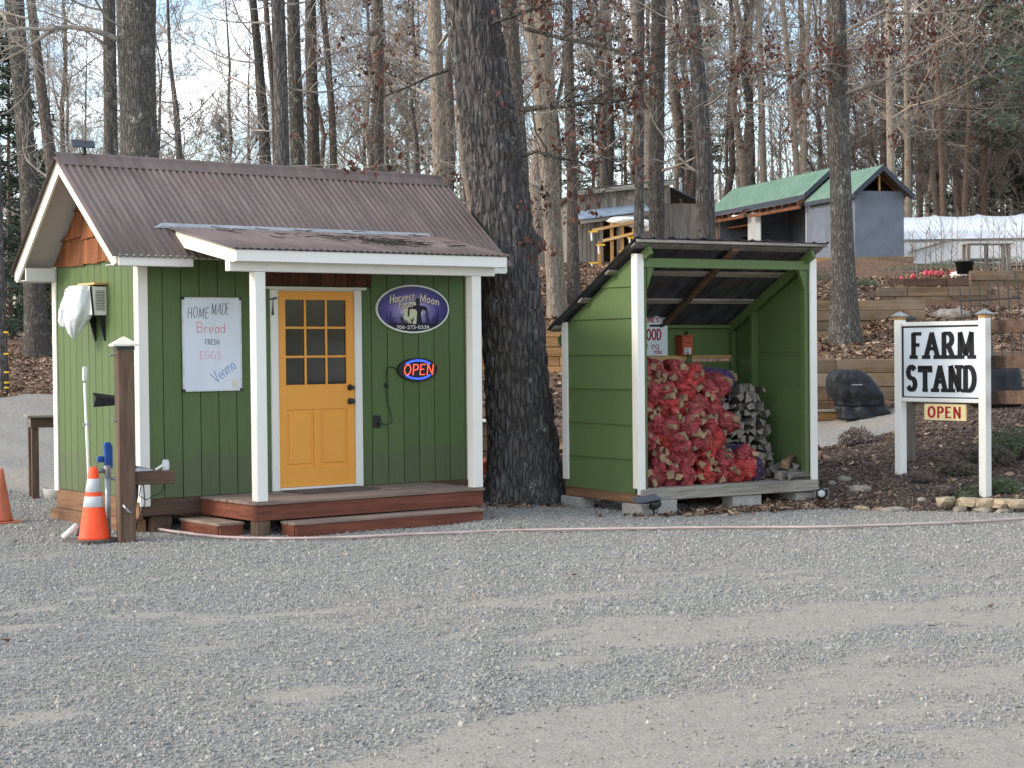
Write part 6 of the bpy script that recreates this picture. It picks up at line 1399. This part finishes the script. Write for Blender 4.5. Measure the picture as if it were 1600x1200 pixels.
# the big leaning oak, with its furrows modelled
def big_oak():
    D = 20.9; pts = [(822, 775, 120), (818, 700, 108), (808, 600, 98), (797, 450, 92), (781, 300, 88), (757, 150, 86), (735, 0, 80)]
    pp = [(at(x, y, D), w*D/F_PX/2) for x, y, w in pts]; gz = h1(pp[0][0].x, D); base = Vector((pp[0][0].x, D, gz))
    pp.insert(0, (Vector((pp[0][0].x, D, gz-.2)), pp[0][1]*1.03)); d = (pp[-1][0]-pp[-2][0]); d /= d.z
    pp.append((pp[-1][0]+d*4, .36)); pp.append((pp[-1][0]+Vector((0, 0, 6)), .2)); pp.append((pp[-1][0]+Vector((.3, 0, 5)), .06))
    t = thing('oak_tree', 'massive dark furrowed oak trunk leaning left between the cabin and wood shelter', 'tree', base, 0)
    P = []; Rr = []
    for (a, ra), (b, rb) in zip(pp, pp[1:]):
        k = max(2, int((b-a).length/(.03 if a.z < 6.5 else .3)))
        for i in range(k): f = i/k; P.append(a.lerp(b, f)-base); Rr.append(ra+(rb-ra)*f)
    n = 200; N_ = len(P); Pz = np.array([p.z for p in P])
    vs = []
    for p, r in zip(P, Rr):
        fl = 1+.24*math.exp(-max(p.z, 0)/.22)
        for j in range(n):
            th = 2*PI*j/n; c_, s_ = math.cos(th), math.sin(th)
            lob = 1+.09*math.sin(th*5+1.2)*math.exp(-max(p.z, 0)/.5)+.035*mn.noise(Vector((c_*1.1, s_*1.1, p.z*.7)))
            w = mn.noise(Vector((c_*3, s_*3, p.z*1.3)))*.35
            v_ = mn.voronoi(Vector((c_*r*14+w, s_*r*14+w, p.z*3.4)))[0]; e = min(1., (v_[1]-v_[0])*2.4)
            dsp = .038*e+.006*mn.noise(Vector((c_*r*40, s_*r*40, p.z*22))) if p.z < 7 else 0
            kn = .12*math.exp(-((p.z-2.95)/.10)**2-((th-.0+(2*PI if th < -PI else 0))/.16)**2)+.12*math.exp(-((p.z-2.95)/.10)**2-((th-2*PI)/.16)**2)
            rr = r*fl*lob-.015+dsp+kn; vs.append((p.x+rr*c_, p.y+rr*s_, p.z))
    fs = [(i*n+j, i*n+(j+1) % n, (i+1)*n+(j+1) % n, (i+1)*n+j) for i in range(N_-1) for j in range(n)]
    obj('trunk', MB().add(vs, fs), M['bark_dark'], t, True, fix=False)
    q = random.Random(5); cm = MB(); tips = []
    for L_ in ([(812, 172, 0, 9), (840, 168, -.3, 8), (880, 165, -.5, 7.5), (920, 160, -.6, 7), (960, 158, -.7, 5), (990, 152, -.8, 3)],
               [(815, 245, 0, 6), (840, 236, -.2, 5), (862, 246, -.3, 4.5), (900, 250, -.3, 4), (930, 268, -.4, 2.5)], [(760, 40, 0, 7), (800, 25, -.2, 6), (845, 10, -.4, 5), (880, -20, -.5, 4)],
               [(700, 110, 0, 5), (670, 120, -.2, 4), (640, 135, -.3, 3), (600, 150, -.4, 2)], [(822, 45, 0, 7), (880, 60, -.3, 6), (950, 75, -.6, 5), (1010, 95, -.9, 3)]):
        Pt = [at(x, y, D-.2+dy)-base for x, y, dy, w in L_]; rd = [w*D/F_PX/2 for *_, w in L_]; cm.tube(Pt, rd, 8, cap=False)
        for k in range(len(Pt)*4):
            f = q.uniform(.2, 1.)*(len(Pt)-1); i = min(int(f), len(Pt)-2); b = Pt[i].lerp(Pt[i+1], f-i); ax = (Pt[i+1]-Pt[i]).normalized(); dr = (ax*.7+Vector((q.gauss(0, .6), q.gauss(0, .5), q.gauss(.15, .6)))).normalized()
            grow(cm, b, dr, q.uniform(.35, .9), max(.005, rd[i]*.35), 2, 3, q, tips, .03, (5, 5, 5), wob=.3, rmin=.0045)
    for k in range(10):
        z = q.uniform(7, 15); i = int(np.argmin(abs(Pz-z))); an = q.uniform(0, 6.28); dr = Vector((math.cos(an), math.sin(an), q.uniform(.3, 1))).normalized()
        grow(cm, P[i], dr, q.uniform(3, 6), .09, 0, 2, q, [], .1, (5, 5))
    obj('branches', cm, M['bark_grey'], t, fix=False)
    tt = [tips[q.randrange(len(tips))] for _ in range(120)]
    lo = obj('dead_leaves', leaves_mb(tt, q, 5, .08, .07), M['leaf_red'], t, fix=False); lo['kind'] = 'stuff'
big_oak()
MT = main_tree
MT('grey trunk at the far left edge with a flaring root on the leaf bank', [(60, 548, 40), (52, 420, 32), (46, 300, 30), (34, 150, 27), (22, 0, 30)], 43, 'bark_grey', 11, 5, 0)
MT('slimmer brown grey trunk just right of the far left one', [(86, 300, 22), (78, 240, 20), (62, 120, 16), (48, 0, 14)], 34, 'bark_brown', 12, 5, 0)
MT('straight grey trunk touching the left of the thickest trunk behind the cabin roof', [(175, 300, 23), (173, 200, 21), (172, 100, 20), (170, 0, 20)], 31, 'bark_grey', 13, 4, 0)
MT('thickest trunk rising behind the left half of the cabin roof', [(218, 330, 62), (217, 240, 58), (215, 150, 56), (213, 60, 60), (213, 0, 62)], 25.5, 'bark_grey', 14, 3, 0, n=28,
   lmb=[[(186, 62, 0, 9), (150, 48, -.2, 8), (110, 42, -.3, 7), (70, 46, -.4, 5.5), (30, 44, -.4, 4), (-20, 52, -.4, 3)], [(85, 45, -.3, 6), (60, 62, -.3, 5), (38, 78, -.3, 4), (10, 92, -.3, 3), (-30, 104, -.3, 2)]])
MT('slim grey trunk leaning slightly left above the cabin ridge', [(417, 300, 19), (412, 200, 17), (404, 90, 14), (395, 0, 12)], 36, 'bark_grey', 15, 6)
MT('thin dark trunk joined low to the dark one above the ridge', [(432, 280, 10), (428, 160, 9), (421, 80, 9), (415, 0, 8)], 33.5, 'bark_brown', 16, 4)
MT('dark brown trunk, left of the pair above the ridge', [(442, 300, 24), (440, 200, 22), (437, 90, 22), (434, 0, 21)], 33, 'bark_dark', 17, 4)
MT('smooth light grey trunk, right of the pair above the ridge', [(467, 300, 24), (464, 200, 22), (460, 90, 21), (458, 0, 20)], 34, 'bark_grey', 18, 4)
MT('brown trunk third right of the pair above the ridge', [(491, 300, 21), (489, 200, 19), (486, 90, 18), (485, 0, 17)], 35, 'bark_brown', 19, 6, 60)
MT('narrow dark trunk leaning left above the middle of the ridge', [(523, 300, 12), (519, 180, 11), (512, 90, 10), (504, 0, 9)], 35, 'bark_brown', 20, 7, 50)
MT('mid brown trunk with side twigs above the right part of the ridge', [(593, 300, 16), (592, 200, 15), (593, 90, 14), (591, 0, 13)], 36, 'bark_brown', 21, 8, 60)
MT('pale barked trunk close left of the leaning oak', [(690, 330, 24), (687, 220, 23), (682, 100, 21), (678, 0, 20)], 31, 'bark_pale', 22, 5, 90)
MT('dark trunk half hidden behind the right side of the leaning oak', [(816, 400, 30), (812, 250, 27), (803, 120, 25), (795, 0, 24)], 26.5, 'bark_brown', 23, 5, 70)
MT('slim pale trunk with a dark blotch right of the leaning oak', [(868, 500, 18), (856, 330, 18), (845, 170, 17), (822, 0, 17)], 30.5, 'bark_pale', 24, 4, 40)
MT('stout tan lit trunk in front of the slim pale one', [(872, 520, 30), (866, 380, 26), (858, 200, 24), (850, 0, 23)], 31, 'bark_pale', 25, 4, 40)
MT('brown blotched trunk just left of the plank shack', [(897, 470, 20), (894, 300, 17), (890, 150, 16), (887, 0, 15)], 33, 'bark_brown', 26, 5, 60)
MT('narrow dark trunk before the plank shack door', [(998, 420, 18), (999, 260, 14), (1000, 120, 13), (1001, 0, 12)], 36, 'bark_dark', 27, 7, 130)
MT('grey lichen spotted trunk before the right end of the plank shack', [(1026, 420, 25), (1026, 260, 23), (1028, 120, 22), (1029, 0, 22)], 35, 'bark_grey', 28, 5, 60)
MT('dark leaf hung trunk before the left bay of the green roofed shed', [(1104, 420, 32), (1101, 260, 28), (1091, 120, 24), (1079, 0, 22)], 33, 'bark_dark', 29, 9, 260)
MT('tall lichen spotted trunk rooted on the slope behind the farm sign', [(1322, 540, 46), (1317, 420, 38), (1313, 280, 33), (1309, 140, 32), (1307, 0, 31)], 29, 'bark_grey', 30, 5, 420, n=24,
   lmb=[[(1322, 146, 0, 7), (1345, 138, -.2, 6), (1372, 130, -.3, 5.5), (1393, 118, -.4, 5), (1430, 100, -.5, 4), (1480, 85, -.6, 3)], [(1290, 110, 0, 5), (1255, 118, -.2, 4), (1215, 118, -.3, 3.5), (1180, 108, -.4, 2.5)], [(1320, 50, 0, 6), (1380, 18, -.3, 5), (1450, 22, -.5, 4), (1530, 10, -.7, 3)],
        [(1325, 105, 0, 4), (1300, 100, -.4, 4), (1270, 108, -.6, 3.5), (1240, 130, -.7, 3)]])
MT('sunlit pale trunk behind the gable of the green roofed shed', [(1394, 330, 14), (1392, 250, 13), (1390, 120, 12), (1389, 0, 12)], 63, 'bark_pale', 31, 8, 40, Ht=22, twig='twig_pale', limbL=(2.5, 6), zlo=4)
MT('second sunlit pale trunk, with forking limb, over the greenhouse end', [(1419, 335, 11), (1418, 250, 10), (1417, 120, 10), (1417, 0, 9)], 64, 'bark_pale', 32, 9, 40, Ht=22, twig='twig_pale', limbL=(2.5, 6), zlo=4)
MT('pale trunk leaning right beyond the shed roof', [(1246, 280, 10), (1240, 200, 10), (1232, 100, 9), (1222, 0, 8)], 66, 'bark_pale', 33, 8, 30, Ht=22, twig='twig_pale', limbL=(2.5, 6), zlo=4)
MT('thin pale trunk beyond the shed roof beside the utility pole', [(1256, 280, 8), (1258, 160, 8), (1262, 60, 7), (1264, 0, 6)], 68, 'bark_pale', 34, 8, 30, Ht=22, twig='twig_pale', limbL=(2.5, 6), zlo=4)
MT('reddish pine stem over the greenhouse', [(1474, 340, 9), (1472, 280, 8), (1469, 200, 8), (1466, 120, 7)], 66, 'bark_pine', 35, 7, 0, Ht=15, limbL=(2, 4), zlo=4)
MT('second reddish pine stem right over the greenhouse', [(1506, 340, 7), (1510, 250, 7), (1514, 180, 6)], 68, 'bark_pine', 36, 6, 0, Ht=14, limbL=(2, 4), zlo=4)
MT('branching grey tree between the thick trunk and the slim trunks', [(284, 300, 11), (280, 240, 11), (275, 170, 9), (266, 100, 6), (262, 0, 4)], 45, 'bark_grey', 37, 14, 0, Ht=13, limbL=(2, 4.5), zlo=2.6)
MT('dark bare trunk at the far left edge with yellow wire insulators', [(2, 600, 22), (0, 500, 18), (-3, 380, 17), (-8, 200, 15)], 36, 'bark_dark', 38, 2, 0)
ins = thing('fence_line', 'black post with yellow insulators beside the left edge trunk', 'fence post', at(11, 600, 35.5), 0); ins.location.z = h1(ins.location.x, 35.5)
obj('post', MB().tube([(0, 0, -.1), (0, 0, 1.25)], .02, 7), M['black'], ins)
for z_ in (.12, .22, .42, .78, 1.2): obj('insulator', MB().box(-.05, .04, -.03, .03, z_, z_+.035, .004), M['yellow'], ins)
# utility pole
up_ = thing('utility_pole', 'pale wooden utility pole with grey box behind the green roofed shed', 'utility pole', (at(1196, 300, 70).x, 70, h1(at(1196, 300, 70).x, 70)-.2))
a = at(1185, 0, 70)-up_.location; obj('pole', MB().tube([(0, 0, 0), (a.x*.5, 0, a.z*.5), (a.x*1.25, 0, a.z*1.25)], [.16, .13, .10], 12), M['grey_z'], up_, True)
b = at(1193, 80, 69.8)-up_.location; obj('meter_box', MB().box(b.x-.02, b.x+.14, b.y-.2, b.y, b.z-.35, b.z+.3, .02), M['alu'], up_)
wr = thing('power_line', 'dark power line crossing behind the lichen spotted tree', 'power line', at(1190, 112, 69.6)); m = MB(); b2 = at(1720, 170, 62.)-wr.location
m.tube([tuple(b2*t+Vector((0, 0, -1.4*4*t*(1-t)*.4))) for t in np.linspace(0, 1, 14)], .014, 5); obj('wire', m, M['black'], wr)
# ------------------------------------------------------------------ prototypes for the wood behind
def proto(seed, Ht, r0, nl, dense, bk, tw, lo=.35, lat=.22):
    q = random.Random(seed); d = Vector((q.gauss(0, .03), q.gauss(0, .03), 1)); path = [(Vector((0, 0, -.3)), r0)]
    for i in range(1, 11):
        t = i/10; path.append((Vector((d.x*Ht*t+q.gauss(0, .12), d.y*Ht*t+q.gauss(0, .12), Ht*t)), max(.015, r0*(1-t)**.75)))
    tm = trunk_mesh(path, seed, 8, flare=.2).mesh('trunk', True, False); tm.materials.append(M[bk])
    cm = MB(); tips = []
    for k in range(nl):
        t = lo+(1-lo)*(k+q.random())/nl; i = min(int(t*10), 9); p = path[i][0].lerp(path[i+1][0], t*10-i); r = path[i][1]; an = q.uniform(0, 6.28); el = q.uniform(.35, 1.3)
        dr = Vector((math.cos(an), math.sin(an), el)).normalized(); grow(cm, p, dr, Ht*lat*(1.15-.6*t)*q.uniform(.7, 1.2), max(.02, r*.45), 0, dense, q, tips, .12, (5, 5, 4), (5, 3, 3, 3), rmin=.011)
    c_ = cm.mesh('crown', False, False); c_.materials.append(M[tw]); return tm, c_
PR = [proto(101, 19, .17, 13, 3, 'bark_brown', 'twig', .28), proto(102, 21, .20, 13, 3, 'bark_grey', 'twig', .3), proto(103, 16, .13, 14, 3, 'bark_brown', 'twig', .2, .26), proto(104, 22, .18, 15, 3, 'bark_pale', 'twig_pale', .4),
      proto(105, 14, .11, 14, 3, 'bark_grey', 'twig', .16, .28), proto(106, 18, .15, 16, 3, 'bark_pale', 'twig_pale', .25), proto(107, 9, .07, 16, 3, 'bark_brown', 'purplish', .1, .32), proto(108, 7, .05, 14, 3, 'bark_brown', 'twig', .08, .34)]
KIND = ['tall brown barked bare tree', 'tall grey barked bare tree', 'bushy topped bare tree', 'tall pale barked bare tree', 'low forking grey bare tree', 'pale twigged bare tree', 'small dense brown bare tree', 'thin bare undergrowth tree']
ZONE = [(420, 'in the woods over the left half of the cabin roof'), (725, 'in the woods over the right half of the cabin roof'), (905, 'in the woods between the oak and the plank shack'), (1115, 'in the woods over the plank shack'), (1330, 'in the woods over the green roofed shed'), (9999, 'in the woods over the greenhouse')]
def plant(k, x, y, s, rz):
    zn = [b for a, b in ZONE if x/y*F_PX+800 < a][0]; t = thing('bare_tree', f'{KIND[k]} {zn}', 'tree', (x, y, h1(x, y)-.05), rz, f'{KIND[k]}s {zn}'); t.scale = (s, s, s*1.0)
    obj('trunk', PR[k][0], None, t); obj('crown', PR[k][1], None, t); return t
q = random.Random(2024); placed = 0
while placed < 84:
    px_ = q.uniform(-120, 1720); D = q.uniform(46, 120) if q.random() < .75 else q.uniform(62, 85)
    if px_ < 600 and q.random() < .5: continue
    if 880 < px_ < 1130 and D < 56: continue
    if px_ > 1030 and D < 70: continue
    if px_ > 1300 and D < 72: continue
    x = (px_-800)/F_PX*D
    if px_ < 640: k = q.choice((0, 2, 4, 4, 5, 2, 4))
    elif px_ < 1300: k = q.choice((0, 0, 1, 1, 3, 2, 5, 2))
    else: k = q.choice((0, 2, 4, 6, 6, 7, 3, 5))
    s = q.uniform(.8, 1.25)*(.85 if px_ < 560 else 1.0)
    plant(k, x, D, s, q.uniform(0, 6.28)); placed += 1
for i in range(30):
    px_ = q.uniform(1220, 1720) if i < 30 else q.uniform(560, 1250); D = q.uniform(70, 100); plant(q.choice((6, 6, 7)), (px_-800)/F_PX*D, D, q.uniform(.7, 1.3), q.uniform(0, 6.28))
# far wood that reads as one mass
def farwood():
    g = np.random.default_rng(3); m = MB(); vs = []; fs = []
    for i in range(260):
        D = g.uniform(105, 190); px_ = g.uniform(-200, 1800); x = (px_-800)/F_PX*D; left = px_ < 560; hgt = g.uniform(6, 10) if left else g.uniform(8, 16); r = g.uniform(.08, .22); z = h1(x, D)-.2
        P = [(x, D, z), (x+g.normal(0, .3), D, z+hgt*.5), (x+g.normal(0, .6), D, z+hgt)]; m.tube(P, [r, r*.7, .02], 4, cap=False)
        for k in range(16):
            t = g.uniform(.2, 1); an = g.uniform(0, 6.28); l_ = g.uniform(1, 3.6); b = Vector(P[0]).lerp(Vector(P[2]), t); e = b+Vector((math.cos(an)*l_*.6, math.sin(an)*l_*.6, l_*.8)); mid = b.lerp(e, .5)+Vector((0, 0, -.1)); m.tube([b, mid, e], [.05, .035, .012], 3, cap=False)
            for w in range(2): f = e+Vector((g.normal(0, .6), g.normal(0, .3), g.uniform(.2, 1.2))); m.tube([mid, f], [.022, .01], 3, cap=False)
    o = obj('far_wood', m, M['twig'], None, fix=False); tag(o, 'distant grey brown winter wood closing the view behind the sheds', None, None, 'stuff')
farwood()
# ------------------------------------------------------------------ evergreens
def conifer(seed, Ht, rad, ndl, nb, mt='needles', z0=.12):
    q = random.Random(seed); tm = trunk_mesh([(Vector((0, 0, -.3)), Ht*.009), (Vector((0, 0, Ht*.5)), Ht*.006), (Vector((.1, 0, Ht)), .02)], seed, 8, flare=.2).mesh('trunk', True, False); tm.materials.append(M['bark_pine'])
    m = MB(); bm_ = MB()
    for i in range(nb):
        t = z0+(1-z0)*i/nb; z = Ht*t; l_ = rad*(1.05-t)**.7*q.uniform(.55, 1.15); an = q.uniform(0, 6.28); e = Vector((math.cos(an)*l_, math.sin(an)*l_, z+l_*q.uniform(-.2, .3))); b = Vector((0, 0, z)); bm_.tube([b, e], [.035, .01], 3, cap=False)
        for j in range(ndl):
            f = q.uniform(.25, 1.08); c = b.lerp(e, f)+Vector((q.gauss(0, .18), q.gauss(0, .18), q.gauss(.02, .12))); s = q.uniform(.10, .22)
            for w in range(3):
                d = Vector((q.gauss(0, 1), q.gauss(0, 1), q.gauss(.2, .6))).normalized(); sd_ = d.orthogonal().normalized()*s*.22; m.add([tuple(c-sd_), tuple(c+sd_), tuple(c+d*s*1.4)], [(0, 1, 2)])
    nm = m.mesh('needles', False, False); nm.materials.append(M[mt]); b_ = bm_.mesh('boughs', False, False); b_.materials.append(M['bark_pine']); return tm, nm, b_
CF = [conifer(1, 12, 2.6, 36, 95, 'needles_dark', .03), conifer(2, 17, 3.4, 30, 90, 'needles', .26), conifer(3, 9, 2.4, 40, 80, 'needles_dark', .02)]
cfl = ['dense dark evergreen beyond the left edge of the cabin roof', 'loose crowned pine in the woods with dull green boughs', 'low dark evergreen at the left of the leaf bank']
def fir(k, px_, D, s, rz, label, group=None):
    x = (px_-800)/F_PX*D; t = thing('evergreen_tree', label, 'tree', (x, D, h1(x, D)-.1), rz, group); t.scale = (s, s, s)
    for nm, me in zip(('trunk', 'needles', 'boughs'), CF[k]):
        o = obj(nm, me, None, t)
        if nm == 'needles': o['kind'] = 'stuff'
fir(0, 18, 52, .78, 0, 'dense dark evergreen behind the far left grey trunk'); fir(2, 82, 55, .62, 2, 'low dark evergreen under the left roof edge of the cabin'); fir(0, -60, 47, .85, 1, 'dark evergreen cut off by the left edge of the picture')
fir(2, 55, 62, .5, 4, 'small dark evergreen farther up the left bank')
PG = 'dull green pines in the right hand woods'
for i, (px_, D, s) in enumerate([(1612, 64, 1.05), (1650, 60, 1.), (1540, 72, .95), (1500, 88, 1.0), (1440, 90, .95), (1380, 105, 1.), (1700, 70, 1.1)]): fir(1, px_, D, s, i*1.3, 'loose pine with dull green boughs in the woods over the greenhouse', PG)
for i, (px_, D, s) in enumerate([(640, 90, .8), (350, 95, .62), (930, 95, .75), (980, 110, .9), (1110, 100, .85)]): fir(1, px_, D, s, i*2.1, 'distant pine with thin green crown among bare trunks', 'distant pines among the bare trunks')
for i, (px_, D, s) in enumerate([(1540, 78, .5), (1470, 80, .42), (1590, 76, .55), (1400, 84, .4)]): fir(2, px_, D, s, i*1.7, 'bushy low evergreen in the undergrowth above the greenhouse', 'bushy low evergreens above the greenhouse')
# ------------------------------------------------------------------ low plants on the bank
def bush(px_, py_, D, rx, rz_, mt, n, label, seed, name='low_shrub'):
    q = random.Random(seed); p = at(px_, py_, D); gz = h1(p.x, D); t = thing(name, label, 'shrub', (p.x, D, gz)); m = MB(); st = MB()
    for i in range(n):
        an = q.uniform(0, 6.28); rr = rx*math.sqrt(q.random()); c = Vector((math.cos(an)*rr, math.sin(an)*rr*.8, rz_*q.random()*(1.05-(rr/rx)**2*.7))); 
        if i % 7 == 0: st.tube([(c.x*.3, c.y*.3, 0), tuple(c)], [.006, .003], 3, cap=False)
        for w in range(3):
            d = Vector((q.gauss(0, .7), q.gauss(0, .7), q.gauss(.6, .5))).normalized(); s = q.uniform(.02, .045); sd_ = d.orthogonal().normalized()*s*.3; m.add([tuple(c-sd_), tuple(c+sd_), tuple(c+d*s*1.5)], [(0, 1, 2)])
    lo = obj('leaves', m, M[mt], t, fix=False); lo['kind'] = 'stuff'; obj('stems', st, M['purplish'], t, fix=False)
bush(1510, 772, 19.55, .16, .14, 'shrub', 420, 'small green shrub left of the right sign post', 1); bush(1568, 735, 20.2, .22, .16, 'shrub', 520, 'dark green mound right of the right sign post', 2)
bush(1438, 738, 20.7, .17, .10, 'purplish', 300, 'purple brown heather clump below the hanging open board', 3); bush(1470, 756, 20.2, .15, .09, 'purplish', 260, 'flat purple brown clump in the mulch left of the green shrub', 4)
bush(1500, 722, 21.0, .22, .14, 'shrub_dark', 420, 'dull heather mound behind the green shrub under the sign', 5); bush(1515, 748, 20.1, .14, .10, 'shrub', 260, 'small dull green tuft close to the right sign post', 6)
bush(1580, 690, 21.8, .42, .35, 'shrub', 1100, 'wide green bush at the right edge under the fence rails', 7); bush(1550, 700, 21.4, .28, .22, 'shrub_dark', 600, 'brown green bush just right of the right sign post', 8)
bush(1340, 670, 23.6, .25, .22, 'purplish', 420, 'dry brown tuft of stalks at the top of the mulch behind the shelter', 9); bush(1283, 462, 44.5, .5, .3, 'shrub', 500, 'pale green plants in the bed below the grey shed', 10); bush(1345, 455, 39.0, .4, .18, 'shrub', 420, 'green plants beside pale stones on the terrace', 11)
bush(1560, 412, 50., 2.2, .25, 'shrub', 1500, 'strip of green plants along the foot of the greenhouse', 12); bush(1470, 416, 48., 1.5, .15, 'shrub', 700, 'green weeds behind the red wrapped saplings', 13)
d_ = thing('black_can', 'small black can lying by the bank plants at the right edge', 'can', at(1580, 718, 20.4)); d_.location.z = h1(d_.location.x, 20.4)+.05; obj('body', MB().tube([(0, 0, -.05), (.01, .0, .05), (.02, 0, .09)], [.05, .055, .03], 12), M['black'], d_, True)
sl2 = thing('grey_slate', 'flat blue grey slate piece lying by the black can', 'slate', at(1593, 724, 20.2)); sl2.location.z = h1(sl2.location.x, 20.2)+.03; obj('slab', MB().beam((-.09, 0, .02), (.12, 0, -.0), .12, .02, (0, .3, 1)), M['tin_blue'], sl2)
